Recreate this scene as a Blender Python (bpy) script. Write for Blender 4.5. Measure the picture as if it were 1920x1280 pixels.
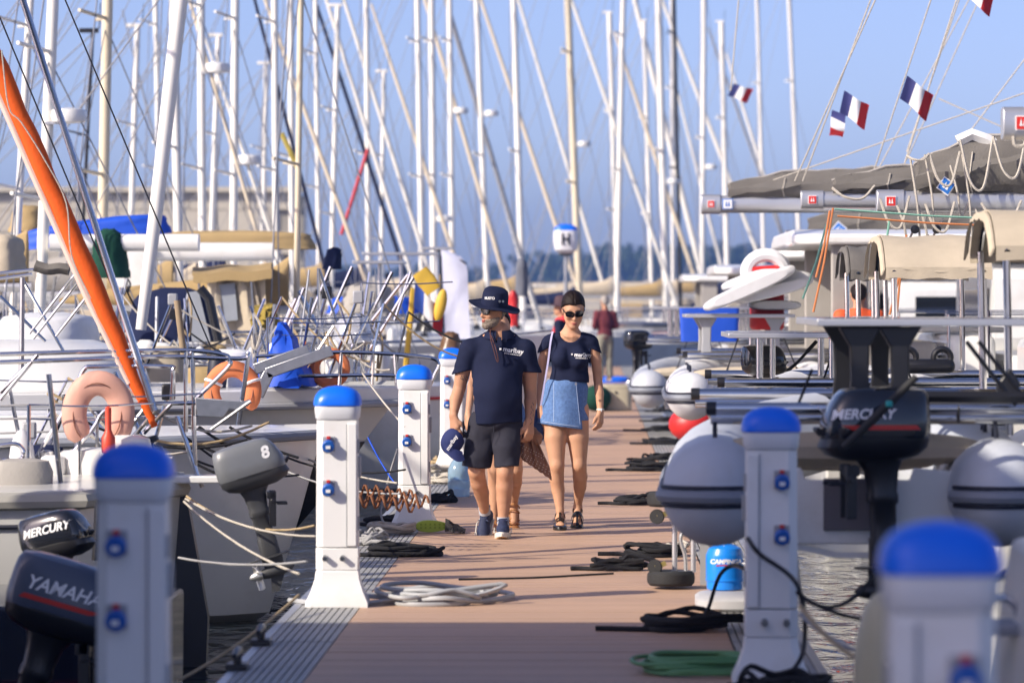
import bpy, bmesh, math, random
import numpy as np
from mathutils import Vector, Matrix, noise as mnoise
from mathutils.bvhtree import BVHTree
random.seed(7)
for o in list(bpy.data.objects): bpy.data.objects.remove(o)
scn = bpy.context.scene
COL = scn.collection
# ---------------------------------------------------------------- camera, world, sun, exposure
FPX, VX, VY, HC = 7200.0, 1114.0, 565.0, 1.75      # focal length in photo pixels, vanishing point of the pontoon, eye height
cam = bpy.data.cameras.new('camera'); camo = bpy.data.objects.new('camera', cam); COL.objects.link(camo)
camo.location = (0, 0, HC); camo.rotation_euler = (math.pi/2, 0, 0)
cam.sensor_width = 36.0; cam.lens = FPX/1920*36
cam.shift_x = (960-VX)/1920; cam.shift_y = (VY-640)/1920
cam.clip_start = 0.5; cam.clip_end = 6000
cam.dof.use_dof = True; cam.dof.focus_distance = 28.7; cam.dof.aperture_fstop = 3.0
scn.camera = camo
SUN_EL, SUN_DX, SUN_DY = math.radians(31), 1.0, 0.62     # light travels towards +X and away from the camera
w = bpy.data.worlds.new('World'); scn.world = w; w.use_nodes = True
nt = w.node_tree; bg = nt.nodes['Background']
sky = nt.nodes.new('ShaderNodeTexSky'); sky.sky_type = 'NISHITA'; sky.sun_disc = False
sky.sun_elevation = SUN_EL; sky.sun_rotation = math.atan2(-SUN_DX, -SUN_DY)
sky.altitude = 0; sky.air_density = 0.5; sky.dust_density = 1.3; sky.ozone_density = 3.0
hsv = nt.nodes.new('ShaderNodeMix'); hsv.data_type = 'RGBA'; hsv.blend_type = 'MULTIPLY'; hsv.inputs[0].default_value = 1
hsv.inputs[7].default_value = (1.15, .97, 1.01, 1)
nt.links.new(sky.outputs[0], hsv.inputs[6]); nt.links.new(hsv.outputs[2], bg.inputs[0])
bg.inputs[1].default_value = 0.145
sl = bpy.data.lights.new('sun', 'SUN'); sl.energy = 4.2; sl.angle = math.radians(0.53); sl.color = (1.0, 0.90, 0.76)
so = bpy.data.objects.new('sun', sl); COL.objects.link(so)
_hl = math.hypot(SUN_DX, SUN_DY)
so.rotation_euler = Vector((SUN_DX/_hl*math.cos(SUN_EL), SUN_DY/_hl*math.cos(SUN_EL), -math.sin(SUN_EL))).to_track_quat('-Z', 'Y').to_euler()
so.location = (-40, -25, 40)
scn.view_settings.view_transform = 'Standard'; scn.view_settings.look = 'None'
scn.view_settings.exposure = 0.55; scn.view_settings.gamma = 1.0
WATER = -0.62
# ---------------------------------------------------------------- helpers
def P(px, py, Y): return Vector(((px-VX)/FPX*Y, Y, HC-(py-VY)/FPX*Y))
def X_(px, Y): return (px-VX)/FPX*Y
def Z_(py, Y): return HC-(py-VY)/FPX*Y
MATS = {}
def mat(name, col, rough=0.5, metal=0.0, var=0.12, scale=6.0, bump=0.0, bscale=80.0, coat=0.0, trans=0.0, emit=None, alpha=1.0, stretch=(1,1,1), dirt=None, dscale=2.0, island=0.0, spec=0.5):
    if name in MATS: return MATS[name]
    m = bpy.data.materials.new(name); m.use_nodes = True
    n = m.node_tree; b = n.nodes['Principled BSDF']; L = n.links.new
    c = tuple(col)+(1,)
    tc = n.nodes.new('ShaderNodeTexCoord'); mp = n.nodes.new('ShaderNodeMapping'); mp.inputs['Scale'].default_value = stretch
    L(tc.outputs['Object'], mp.inputs[0])
    nz = n.nodes.new('ShaderNodeTexNoise'); nz.inputs['Scale'].default_value = scale; nz.inputs['Detail'].default_value = 5
    L(mp.outputs[0], nz.inputs['Vector'])
    mx = n.nodes.new('ShaderNodeMix'); mx.data_type = 'RGBA'
    mx.inputs[6].default_value = tuple(x*(1-var) for x in col)+(1,); mx.inputs[7].default_value = tuple(min(1, x*(1+var)) for x in col)+(1,)
    L(nz.outputs[0], mx.inputs[0]); out = mx.outputs[2]
    if island:
        g = n.nodes.new('ShaderNodeNewGeometry'); mr = n.nodes.new('ShaderNodeMapRange')
        mr.inputs[3].default_value = 1-island; mr.inputs[4].default_value = 1+island; L(g.outputs['Random Per Island'], mr.inputs[0])
        m2 = n.nodes.new('ShaderNodeMix'); m2.data_type = 'RGBA'; m2.blend_type = 'MULTIPLY'; m2.inputs[0].default_value = 1
        L(out, m2.inputs[6]); L(mr.outputs[0], m2.inputs[7]); out = m2.outputs[2]
    if dirt:
        n2 = n.nodes.new('ShaderNodeTexNoise'); n2.inputs['Scale'].default_value = dscale; n2.inputs['Detail'].default_value = 8; n2.inputs['Roughness'].default_value = .7
        L(mp.outputs[0], n2.inputs['Vector'])
        cr = n.nodes.new('ShaderNodeMapRange'); cr.inputs[1].default_value = .52; cr.inputs[2].default_value = .75; cr.inputs[4].default_value = .6
        L(n2.outputs[0], cr.inputs[0])
        m3 = n.nodes.new('ShaderNodeMix'); m3.data_type = 'RGBA'; m3.inputs[7].default_value = tuple(dirt)+(1,)
        L(cr.outputs[0], m3.inputs[0]); L(out, m3.inputs[6]); out = m3.outputs[2]
    L(out, b.inputs['Base Color'])
    b.inputs['Roughness'].default_value = rough; b.inputs['Metallic'].default_value = metal
    b.inputs['Specular IOR Level'].default_value = spec
    if coat: b.inputs['Coat Weight'].default_value = coat; b.inputs['Coat Roughness'].default_value = .08
    if trans: b.inputs['Transmission Weight'].default_value = trans
    if alpha < 1: b.inputs['Alpha'].default_value = alpha
    if bump:
        bn = n.nodes.new('ShaderNodeTexNoise'); bn.inputs['Scale'].default_value = bscale; bn.inputs['Detail'].default_value = 3
        L(mp.outputs[0], bn.inputs['Vector'])
        bp = n.nodes.new('ShaderNodeBump'); bp.inputs['Strength'].default_value = bump; bp.inputs['Distance'].default_value = .01
        L(bn.outputs[0], bp.inputs['Height']); L(bp.outputs[0], b.inputs['Normal'])
    m.diffuse_color = c
    MATS[name] = m; return m
def tag(o, label, cat, group=None, kind=None):
    if label: o['label'] = label
    if cat: o['category'] = cat
    if group: o['group'] = group
    if kind: o['kind'] = kind
    return o
def thing(name, label, cat, loc=(0,0,0), rz=0, group=None):
    o = bpy.data.objects.new(name, None); COL.objects.link(o); o.location = loc; o.rotation_euler = (0,0,rz)
    o.empty_display_size = .2
    return tag(o, label, cat, group)
def kids(o): return [c for c in bpy.data.objects if c.parent == o]
def dup(o, loc=None, rz=None, label=None, group=None, parent=None):
    src = list(bpy.data.objects)
    def rec(a, p):
        c = a.copy(); COL.objects.link(c); c.parent = p
        for k in src:
            if k.parent == a: rec(k, c)
        return c
    r = rec(o, parent)
    if loc is not None: r.location = loc
    if rz is not None: r.rotation_euler = (0,0,rz)
    if label: r['label'] = label
    if group: r['group'] = group
    return r
def frame(d):
    d = Vector(d).normalized(); u = Vector((0,0,1)) if abs(d.z) < .95 else Vector((0,1,0))
    a = d.cross(u).normalized(); return a, a.cross(d).normalized()      # side, up
class MB:
    def __init__(s): s.v = []; s.f = []
    def add(s, vs, fs):
        k = len(s.v); s.v += [tuple(v) for v in vs]; s.f += [tuple(i+k for i in f) for f in fs]; return s
    def box(s, c, d, rot=None):
        c = Vector(c); vs = []
        for x in (-.5,.5):
            for y in (-.5,.5):
                for z in (-.5,.5):
                    p = Vector((x*d[0], y*d[1], z*d[2])); vs.append(c+(rot@p if rot else p))
        return s.add(vs, [(0,1,3,2),(4,6,7,5),(0,4,5,1),(2,3,7,6),(0,2,6,4),(1,5,7,3)])
    def beam(s, p, q, w, h):
        p, q = Vector(p), Vector(q); a, u = frame(q-p); r = []
        for e in (p, q): r.append([e-a*w/2-u*h/2, e+a*w/2-u*h/2, e+a*w/2+u*h/2, e-a*w/2+u*h/2])
        return s.loft(r)
    def cyl(s, p, q, r, r2=None, n=10):
        return s.tube([p, q], [r, r if r2 is None else r2], n)
    def tube(s, pts, r, n=6, closed=False):
        pts = [Vector(p) for p in pts]; N = len(pts)
        if not hasattr(r, '__len__'): r = [r]*N
        rings = []; pa = None
        for i in range(N):
            if closed: t = pts[(i+1)%N]-pts[i-1]
            else: t = pts[min(i+1,N-1)]-pts[max(i-1,0)]
            if t.length < 1e-9: t = Vector((0,0,1))
            t.normalize()
            if pa is None: a, u = frame(t)
            else:
                a = pa-t*pa.dot(t)
                if a.length < 1e-6: a, u = frame(t)
                a.normalize(); u = a.cross(t)
            pa = a
            rings.append([pts[i]+(a*math.cos(2*math.pi*j/n)+u*math.sin(2*math.pi*j/n))*r[i] for j in range(n)])
        return s.loft(rings, closed=closed)
    def loft(s, rings, cap=True, closed=False):
        n = len(rings[0]); k = len(s.v); N = len(rings)
        for r in rings: s.v += [tuple(p) for p in r]
        for i in range(N if closed else N-1):
            a = k+i*n; b = k+((i+1)%N)*n
            for j in range(n):
                j2 = (j+1)%n; s.f.append((a+j, a+j2, b+j2, b+j))
        if cap and not closed:
            s.f.append(tuple(range(k+n-1, k-1, -1))); s.f.append(tuple(range(k+(N-1)*n, k+N*n)))
        return s
    def lathe(s, prof, c=(0,0,0), n=20, d=(0,0,1)):
        c = Vector(c); d = Vector(d).normalized(); a, u = frame(d)
        return s.loft([[c+d*z+(a*math.cos(2*math.pi*j/n)+u*math.sin(2*math.pi*j/n))*max(r,1e-4) for j in range(n)] for r, z in prof])
    def ell(s, c, r, rot=None, n=14, m=9):
        rings = []
        for i in range(m+1):
            t = math.pi*i/m; z = -math.cos(t); q = max(math.sin(t), 1e-3); ring = []
            for j in range(n):
                p = Vector((q*math.cos(2*math.pi*j/n)*r[0], q*math.sin(2*math.pi*j/n)*r[1], z*r[2]))
                ring.append(Vector(c)+(rot@p if rot else p))
            rings.append(ring)
        return s.loft(rings)
    def torus(s, c, R, r, d=(0,0,1), n=28, m=8, a0=0, a1=2*math.pi):
        c = Vector(c); a, u = frame(d); full = abs(a1-a0-2*math.pi) < 1e-6; N = n if full else n+1
        return s.tube([c+(a*math.cos(a0+(a1-a0)*i/n)+u*math.sin(a0+(a1-a0)*i/n))*R for i in range(N)], r, m, closed=full)
    def prism(s, pts, d):           # 3-D outline swept by vector d
        d = Vector(d); return s.loft([[Vector(p) for p in pts], [Vector(p)+d for p in pts]])
    def grid(s, g, th=None):        # grid of points -> sheet, with thickness along th
        R, C = len(g), len(g[0]); k = len(s.v)
        for row in g: s.v += [tuple(p) for p in row]
        if th is None:
            for i in range(R-1):
                for j in range(C-1): s.f.append((k+i*C+j, k+i*C+j+1, k+(i+1)*C+j+1, k+(i+1)*C+j))
            return s
        th = Vector(th); k2 = len(s.v)
        for row in g: s.v += [tuple(Vector(p)+th) for p in row]
        for i in range(R-1):
            for j in range(C-1):
                q = (i*C+j, i*C+j+1, (i+1)*C+j+1, (i+1)*C+j)
                s.f.append(tuple(k+a for a in q)); s.f.append(tuple(k2+a for a in reversed(q)))
        bd = [j for j in range(C)]+[i*C+C-1 for i in range(1,R)]+[(R-1)*C+j for j in range(C-2,-1,-1)]+[i*C for i in range(R-2,0,-1)]
        for a, b in zip(bd, bd[1:]+bd[:1]): s.f.append((k+b, k+a, k2+a, k2+b))
        return s
    def mesh(s, name, sm=35):
        me = bpy.data.meshes.new(name); me.from_pydata(s.v, [], s.f)
        b = bmesh.new(); b.from_mesh(me); bmesh.ops.recalc_face_normals(b, faces=b.faces[:]); b.to_mesh(me); b.free()
        me.shade_smooth(); me.set_sharp_from_angle(angle=math.radians(sm)); return me
    def build(s, name, m, parent=None, bevel=0, sm=35, loc=None, sub=0, seg=2):
        o = bpy.data.objects.new(name, s.mesh(name, sm)); COL.objects.link(o); o.data.materials.append(m)
        o.parent = parent
        if loc is not None: o.location = loc
        if bevel:
            md = o.modifiers.new('bevel', 'BEVEL'); md.width = bevel; md.segments = seg; md.limit_method = 'ANGLE'; md.angle_limit = math.radians(40); md.harden_normals = False
        if sub:
            md = o.modifiers.new('sub', 'SUBSURF'); md.levels = sub; md.render_levels = sub
        return o
def sel(cx, cy, a, b, z, e=4.0, n=20, ax='z'):     # superellipse ring
    r = []
    for j in range(n):
        t = 2*math.pi*j/n; c, q = math.cos(t), math.sin(t)
        x = cx+a*math.copysign(abs(c)**(2/e), c); y = cy+b*math.copysign(abs(q)**(2/e), q)
        r.append(Vector((x,y,z)) if ax == 'z' else Vector((x,z,y)) if ax == 'y' else Vector((z,x,y)))
    return r
def bez(p, n=8):            # Catmull-Rom through points
    p = [Vector(a) for a in p]; out = []
    q = [p[0]*2-p[1]]+p+[p[-1]*2-p[-2]]
    for i in range(1, len(q)-2):
        for k in range(n):
            t = k/n; a, b, c, d = q[i-1], q[i], q[i+1], q[i+2]
            out.append(.5*((2*b)+(c-a)*t+(2*a-5*b+4*c-d)*t*t+(3*b-a-3*c+d)*t**3))
    out.append(p[-1]); return out
def sag(p, q, s, n=10):     # hanging rope
    p, q = Vector(p), Vector(q)
    return [p.lerp(q, i/n)-Vector((0,0,4*s*(i/n)*(1-i/n))) for i in range(n+1)]
def text_mesh(body, size, shear=0.0, bold=0.0, ex=0.0, font=None, align='CENTER', sx=1.0):
    cu = bpy.data.curves.new('text', 'FONT'); cu.body = body; cu.size = size; cu.shear = shear; cu.offset = bold; cu.extrude = ex
    cu.align_x = align; cu.align_y = 'CENTER'
    o = bpy.data.objects.new('text_tmp', cu); COL.objects.link(o)
    dg = bpy.context.evaluated_depsgraph_get(); me = bpy.data.meshes.new_from_object(o.evaluated_get(dg))
    bpy.data.objects.remove(o)
    for v in me.vertices: v.co.x *= sx
    return me
def text_on(name, body, size, m, parent, origin, right, up, shear=0.0, bold=0.0, bvh=None, gap=.002, sx=1.0):
    me = text_mesh(body, size, shear, bold, 0 if bvh else .0015, sx=sx); r = Vector(right).normalized(); u = Vector(up).normalized(); nrm = r.cross(u)
    og = Vector(origin)
    for v in me.vertices:
        p = og+r*v.co.x+u*v.co.y+nrm*v.co.z
        if bvh:
            h = bvh.ray_cast(p+nrm*.3, -nrm, .8)
            if h[0] is not None: p = h[0]+nrm*gap
        v.co = p
    o = bpy.data.objects.new(name, me); COL.objects.link(o); me.materials.clear(); me.materials.append(m); o.parent = parent
    return o
def bvh_of(o):
    me = o.data; return BVHTree.FromPolygons([v.co.copy() for v in me.vertices], [tuple(p.vertices) for p in me.polygons])
# ---------------------------------------------------------------- signed distance modelling for bodies, clothes and soft shapes
class SDF:
    def __init__(s, lo, hi, h):
        s.lo = np.array(lo, np.float32); s.h = h
        s.n = np.ceil((np.array(hi)-np.array(lo))/h).astype(int)+1
        s.ax = [s.lo[i]+h*np.arange(s.n[i], dtype=np.float32) for i in range(3)]
        s.D = np.full(tuple(s.n), .2, np.float32)
    def copy(s):
        c = SDF.__new__(SDF); c.lo, c.h, c.n, c.ax = s.lo, s.h, s.n, s.ax; c.D = s.D.copy(); return c
    def sl(s, lo, hi, pad=.07):
        r = []
        for i in range(3):
            a = int(np.clip((lo[i]-pad-s.lo[i])/s.h, 0, s.n[i]-1)); b = int(np.clip((hi[i]+pad-s.lo[i])/s.h+2, a+1, s.n[i])); r.append(slice(a, b))
        return tuple(r)
    def co(s, q=None):
        q = q or (slice(None),)*3
        return s.ax[0][q[0]][:,None,None], s.ax[1][q[1]][None,:,None], s.ax[2][q[2]][None,None,:]
    def put(s, q, d, k, sub=False):
        a = s.D[q]
        if sub: d = -d; h = np.maximum(k-np.abs(a-d), 0)/k; s.D[q] = np.maximum(a, d)+h*h*k/4
        else: h = np.maximum(k-np.abs(a-d), 0)/k; s.D[q] = np.minimum(a, d)-h*h*k/4
    def cap(s, p, r, q, r2, k=.03, flat=None, sub=False):   # tapered capsule; flat=(axis vector, factor) squashes
        p = np.array(p, float); q_ = np.array(q, float); R = max(r, r2)
        sl = s.sl(np.minimum(p,q_)-R*1.2, np.maximum(p,q_)+R*1.2); x, y, z = s.co(sl)
        d = q_-p; L2 = float(d@d)+1e-9
        px, py, pz = x-p[0], y-p[1], z-p[2]
        t = np.clip((px*d[0]+py*d[1]+pz*d[2])/L2, 0, 1)
        ex, ey, ez = px-t*d[0], py-t*d[1], pz-t*d[2]
        if flat:
            a = np.array(flat[0], float); a /= np.linalg.norm(a); f = flat[1]
            m = (ex*a[0]+ey*a[1]+ez*a[2])*(1/f-1); ex, ey, ez = ex+m*a[0], ey+m*a[1], ez+m*a[2]
        s.put(sl, np.sqrt(ex*ex+ey*ey+ez*ez)-(r+(r2-r)*t), k, sub); return s
    def ch(s, pts, k=.03, flat=None):                        # chain of (x,y,z,r)
        for i, (a, b) in enumerate(zip(pts, pts[1:])): s.cap(a[:3], a[3], b[:3], b[3], k if i == 0 else .009, flat)
        return s
    def ell(s, c, r, k=.03, rot=None, sub=False):
        c = np.array(c, float); R = max(r); sl = s.sl(c-R, c+R); x, y, z = s.co(sl)
        x, y, z = x-c[0], y-c[1], z-c[2]
        if rot is not None:
            m = np.array(rot.transposed()); x, y, z = (m[0][0]*x+m[0][1]*y+m[0][2]*z, m[1][0]*x+m[1][1]*y+m[1][2]*z, m[2][0]*x+m[2][1]*y+m[2][2]*z)
        k0 = np.sqrt((x/r[0])**2+(y/r[1])**2+(z/r[2])**2); k1 = np.sqrt((x/r[0]**2)**2+(y/r[1]**2)**2+(z/r[2]**2)**2)+1e-6
        s.put(sl, (k0*(k0-1)/k1).astype(np.float32), k, sub); return s
    def clip(s, f):                                          # keep where f(x,y,z) < 0
        x, y, z = s.co(); s.D = np.maximum(s.D, f(x,y,z).astype(np.float32)+np.zeros_like(s.D)); return s
    def grow(s, f):
        x, y, z = s.co(); s.D = s.D-(f(x,y,z) if callable(f) else f); s.D = s.D.astype(np.float32); return s
    def mesh(s):
        D = s.D.copy(); D[0]=D[-1]=.2; D[:,0]=D[:,-1]=.2; D[:,:,0]=D[:,:,-1]=.2
        I = D < 0; nx, ny, nz = D.shape
        c = np.zeros((nx-1,ny-1,nz-1), np.int8)
        for i in (0,1):
            for j in (0,1):
                for k in (0,1): c += I[i:nx-1+i, j:ny-1+j, k:nz-1+k]
        idx = np.argwhere((c > 0)&(c < 8)); N = len(idx)
        cid = np.full(c.shape, -1, np.int32); cid[tuple(idx.T)] = np.arange(N)
        offs = [(i,j,k) for i in (0,1) for j in (0,1) for k in (0,1)]
        V = {o: D[tuple((idx+o).T)] for o in offs}
        acc = np.zeros((N,3)); cnt = np.zeros(N)
        for o in offs:
            for a in range(3):
                if o[a] == 0:
                    e = list(o); e[a] = 1; e = tuple(e); v0, v1 = V[o], V[e]; m = (v0 < 0) != (v1 < 0)
                    t = np.where(m, v0/(v0-v1+1e-12), 0); p = np.tile(np.array(o, float), (N,1)); p[:,a] += t
                    acc[m] += p[m]; cnt[m] += 1
        vs = (idx+acc/cnt[:,None])*s.h+s.lo
        F = []
        for a in range(3):
            b, d = (a+1)%3, (a+2)%3
            A = [slice(1,-1)]*3; A[a] = slice(0,-1); B = [slice(1,-1)]*3; B[a] = slice(1,None)
            i0, i1 = I[tuple(A)], I[tuple(B)]; e = np.argwhere(i0 != i1)
            if not len(e): continue
            fl = i0[tuple(e.T)]; base = e.copy(); base[:,b] += 1; base[:,d] += 1
            def cc(db, dd):
                q = base.copy(); q[:,b] -= db; q[:,d] -= dd; return cid[tuple(q.T)]
            q = np.stack([cc(1,1), cc(0,1), cc(0,0), cc(1,0)], 1); q[~fl] = q[~fl][:,::-1]; F.append(q)
        return vs, np.concatenate(F)
    def build(s, name, m, parent=None, smooth=1, loc=None):
        vs, F = s.mesh(); F = F[(F >= 0).all(1)]
        for _ in range(smooth):
            acc = np.zeros_like(vs); cnt = np.zeros(len(vs))
            for i in range(4):
                np.add.at(acc, F[:,i], vs[F[:,(i+1)%4]]+vs[F[:,(i+3)%4]]); np.add.at(cnt, F[:,i], 2)
            vs = vs*.5+.5*acc/np.maximum(cnt,1)[:,None]
        me = bpy.data.meshes.new(name)
        me.vertices.add(len(vs)); me.vertices.foreach_set('co', vs.astype(np.float32).ravel())
        me.loops.add(len(F)*4); me.loops.foreach_set('vertex_index', F.astype(np.int32).ravel())
        me.polygons.add(len(F)); me.polygons.foreach_set('loop_start', np.arange(0,len(F)*4,4,dtype=np.int32))
        me.update(calc_edges=True); me.validate(); me.shade_smooth()
        o = bpy.data.objects.new(name, me); COL.objects.link(o); me.materials.append(m); o.parent = parent
        if loc is not None: o.location = loc
        return o
# ---------------------------------------------------------------- common materials
WHITE = mat('white gelcoat', (.78,.78,.75), .28, var=.05, scale=2, coat=.3, dirt=(.55,.52,.45), dscale=1.3)
WPLAST = mat('white moulded plastic', (.80,.80,.78), .38, var=.04, scale=3, dirt=(.66,.63,.56), dscale=2.2)
BLUEP = mat('blue plastic', (.004,.15,.86), .33, var=.08, scale=4)
BLUESOCK = mat('blue socket plastic', (.015,.11,.45), .35)
REDP = mat('red plastic', (.55,.03,.02), .4)
GREYP = mat('grey plastic', (.35,.36,.38), .45)
BLACKP = mat('black plastic', (.013,.013,.015), .35, var=.2)
BLACKG = mat('glossy black paint', (.010,.011,.014), .12, var=.1, coat=.8)
RUBBER = mat('black rubber', (.02,.02,.02), .75, bump=.2)
CHROME = mat('polished stainless steel', (.62,.62,.63), .12, 1.0, var=.08, scale=15)
GALV = mat('galvanised steel', (.42,.43,.44), .42, 1.0, var=.25, scale=20)
ALU = mat('anodised aluminium', (.62,.62,.62), .38, .75, var=.06, scale=3)
MASTW = mat('white painted mast', (.80,.78,.72), .4, var=.05, scale=1.5)
MASTC = mat('cream mast', (.66,.58,.42), .45, var=.08, scale=1.5)
BLACKROPE = mat('black rope', (.010,.010,.012), .9, bump=.8, bscale=120)
WHITEROPE = mat('off white rope', (.50,.46,.39), .9, bump=.8, bscale=120, var=.2, scale=30)
TANROPE = mat('tan rope', (.45,.34,.19), .9, bump=.8, bscale=120, var=.2, scale=30)
GREYROPE = mat('grey rope', (.33,.33,.33), .85, bump=.6, bscale=120, var=.2)
# ---------------------------------------------------------------- water, seabed side
wm = bpy.data.materials.new('harbour water'); wm.use_nodes = True
n = wm.node_tree; b = n.nodes['Principled BSDF']; b.inputs['Base Color'].default_value = (.006,.010,.013,1); b.inputs['Roughness'].default_value = .04; b.inputs['IOR'].default_value = 1.33
tc = n.nodes.new('ShaderNodeTexCoord'); mp = n.nodes.new('ShaderNodeMapping'); mp.inputs['Scale'].default_value = (1.0,.55,1); n.links.new(tc.outputs['Object'], mp.inputs[0])
n1 = n.nodes.new('ShaderNodeTexNoise'); n1.inputs['Scale'].default_value = 3.2; n1.inputs['Detail'].default_value = 4; n1.inputs['Distortion'].default_value = .6
n.links.new(mp.outputs[0], n1.inputs['Vector'])
bp = n.nodes.new('ShaderNodeBump'); bp.inputs['Strength'].default_value = .6; bp.inputs['Distance'].default_value = .16
n.links.new(n1.outputs[0], bp.inputs['Height']); n.links.new(bp.outputs[0], b.inputs['Normal'])
water = MB().add([(-900,-60,WATER),(900,-60,WATER),(900,1500,WATER),(-900,1500,WATER)], [(0,1,2,3)]).build('water', wm)
water['kind'] = 'structure'; water['label'] = 'dark rippled harbour water'
# ---------------------------------------------------------------- the pontoon
DX0, DX1 = -1.337, .703
DECKM = mat('brown composite deck boards', (.50,.325,.215), .62, var=.10, scale=1.2, island=.06, bump=.15, bscale=60, dirt=(.36,.24,.19), dscale=.9)
dm = MATS['brown composite deck boards']
GRATE = mat('grey anti slip grating', (.34,.34,.33), .6, var=.15, scale=5, dirt=(.22,.21,.19))
FLOAT = mat('weathered concrete float', (.22,.22,.21), .85, var=.2, scale=4)
dock = MB()
dock.box(((DX0+DX1)/2, 50, -.20), (2.7, 106, .30))
dock = dock.build('pontoon', FLOAT); dock['kind'] = 'structure'; dock['label'] = 'floating pontoon with brown board deck and grey grating edges'
def boards(y0, y1, step, name):
    m = MB(); y = y0; i = 0
    while y < y1:
        for xa, xb in ((DX0, DX1),):
            dz = random.uniform(-.0012,.0012)
            m.box(((xa+xb)/2, y+step/2, -.020+dz), (xb-xa, step-.006, .040))
        y += step
    return m.build(name, DECKM, dock, sm=30)
o = boards(-3, 103, .145, 'deck_boards'); o['kind'] = 'stuff'
sl0 = MB().box((0,0,0), (.030, 2.36, .03)).mesh('slat')
sl0.materials.append(GRATE)
rest = MB()
for side, xa in ((-1, DX0-.35), (1, DX1+.008)):
    for k in range(-1, 43):
        y0 = k*2.4+.6
        for j in range(9):
            x = xa+.019+j*.0385
            if 17 < y0+2.4 and y0 < 34:
                s_ = bpy.data.objects.new('grating_slat', sl0); COL.objects.link(s_); s_.parent = dock; s_.location = (x, y0+1.2, -.016)
            else: rest.box((x, y0+1.2, -.016), (.030, 2.36, .03))
o = rest.build('grating_slats', GRATE, dock); o['kind'] = 'stuff'
# aluminium edge profile
for x in (DX0-.375, DX1+.378):
    MB().box((x, 50, -.06), (.045, 106, .12)).build('edge_profile', ALU, dock)
# ---------------------------------------------------------------- service pedestals
def pedestal(mirror=1):
    t = thing('service_pedestal', '', 'pedestal')
    def octo(w, d, c, z):
        return [Vector((x*mirror, y, z)) for x, y in ((-w/2+c,-d/2),(w/2-.0,-d/2),(w/2,-d/2+.0),(w/2,d/2-c),(w/2-c,d/2),(-w/2+c,d/2),(-w/2,d/2-c),(-w/2,-d/2+c*.8))]
    b = MB(); b.loft([octo(.36,.30,.03,0), octo(.355,.295,.03,.03), octo(.30,.26,.035,.09), octo(.255,.225,.04,.16), octo(.243,.215,.04,.21)])
    b.build('base', WPLAST, t, bevel=.006)
    MB().loft([octo(.243,.215,.04,.212), octo(.243,.215,.04,.338)]).build('lower_shaft', WPLAST, t, bevel=.004)
    MB().loft([octo(.240,.212,.04,.343), octo(.232,.205,.04,1.07)]).build('shaft', WPLAST, t, bevel=.004)
    dr = MB().box((.088*mirror,-.106,.70), (.052,.014,.70)).build('door', WPLAST, t, bevel=.004)
    MB().box((.058*mirror,-.1105,.70), (.006,.004,.70)).build('seam', GREYP, dr)
    for z in (.48,.92): MB().cyl((.121*mirror,-.07,z-.04), (.121*mirror,-.07,z+.04), .008).build('hinge', GREYP, dr)
    MB().box((.124*mirror, 0, .80), (.02,.05,.12)).build('latch', GREYP, t, bevel=.004)
    for i in (0, 1):
        x = (-.045+.10*i)*mirror
        q = MB(); q.lathe([(.012,0),(.016,0),(.016,.035),(.011,.035),(.011,.005)], (x-.02*mirror,-.108,.285), 12, (0,-1,-.15)); q.build('pipe_stub', GALV, t)
    for z in (.935,.685):
        x = -.045*mirror
        s_ = MB().box((x, -.110, z), (.072,.012,.085)).build('socket', GREYP, t, bevel=.004)
        q = MB(); q.lathe([(.0,0),(.034,0),(.036,.01),(.036,.035),(.030,.042),(0,.042)], (x,-.116,z-.006), 18, (0,-1,-.25)); q.build('socket_lid', BLUESOCK, s_)
        MB().box((x,-.128,z+.036), (.022,.02,.018)).build('lid_tab', REDP, s_, bevel=.003)
        MB().box((x,-.161,z-.018), (.026,.004,.018)).build('rating_plate', WPLAST, s_)
    col = [sel(0,0,.118,.107,1.072,5,28), sel(0,0,.126,.115,1.085,5,28), sel(0,0,.131,.120,1.135,4.5,28), sel(0,0,.130,.119,1.149,4.5,28)]
    MB().loft(col).build('light_collar', mat('frosted lamp collar', (.72,.74,.76), .5, var=.03), t)
    cp = [sel(0,0,.131,.120,1.150,4.2,32), sel(0,0,.137,.126,1.154,4.0,32), sel(0,0,.138,.127,1.170,3.6,32), sel(0,0,.135,.124,1.192,3.3,32), sel(0,0,.126,.116,1.216,3.0,32), sel(0,0,.110,.101,1.236,2.8,32), sel(0,0,.086,.079,1.251,2.6,32), sel(0,0,.055,.050,1.261,2.4,32), sel(0,0,.02,.018,1.266,2,32), sel(0,0,.004,.004,1.2665,2,32)]
    MB().loft(cp).build('cap', BLUEP, t)
    return t
PL = pedestal(1); PR = pedestal(-1)
tag(PL, 'white power pedestal with blue cap beside the low grey outboard and dark outboard cowls', None, 'pedestals along the pontoon'); PL.location = (-1.57, 13.1, 0)
dup(PL, (-1.475, 22.1, 0), 0, 'white blue-capped power pedestal with a coiled grey hose at its base')
dup(PL, (-1.385, 29.6, 0), -.05, 'white blue-capped power pedestal with a green sandal lying at its base')
dup(PL, (-1.49, 40.2, 0), 0, 'white blue-capped power pedestal half hidden behind the man in the hat')
tag(PR, 'white blue-capped power pedestal beside the hanging dinghy and the green hose', None, 'pedestals along the pontoon'); PR.location = (.815, 17.7, 0)
dup(PR, (.765, 8.5, 0), 0, 'strongly blurred white power pedestal with blue cap near the hanging ropes over open water')
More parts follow.
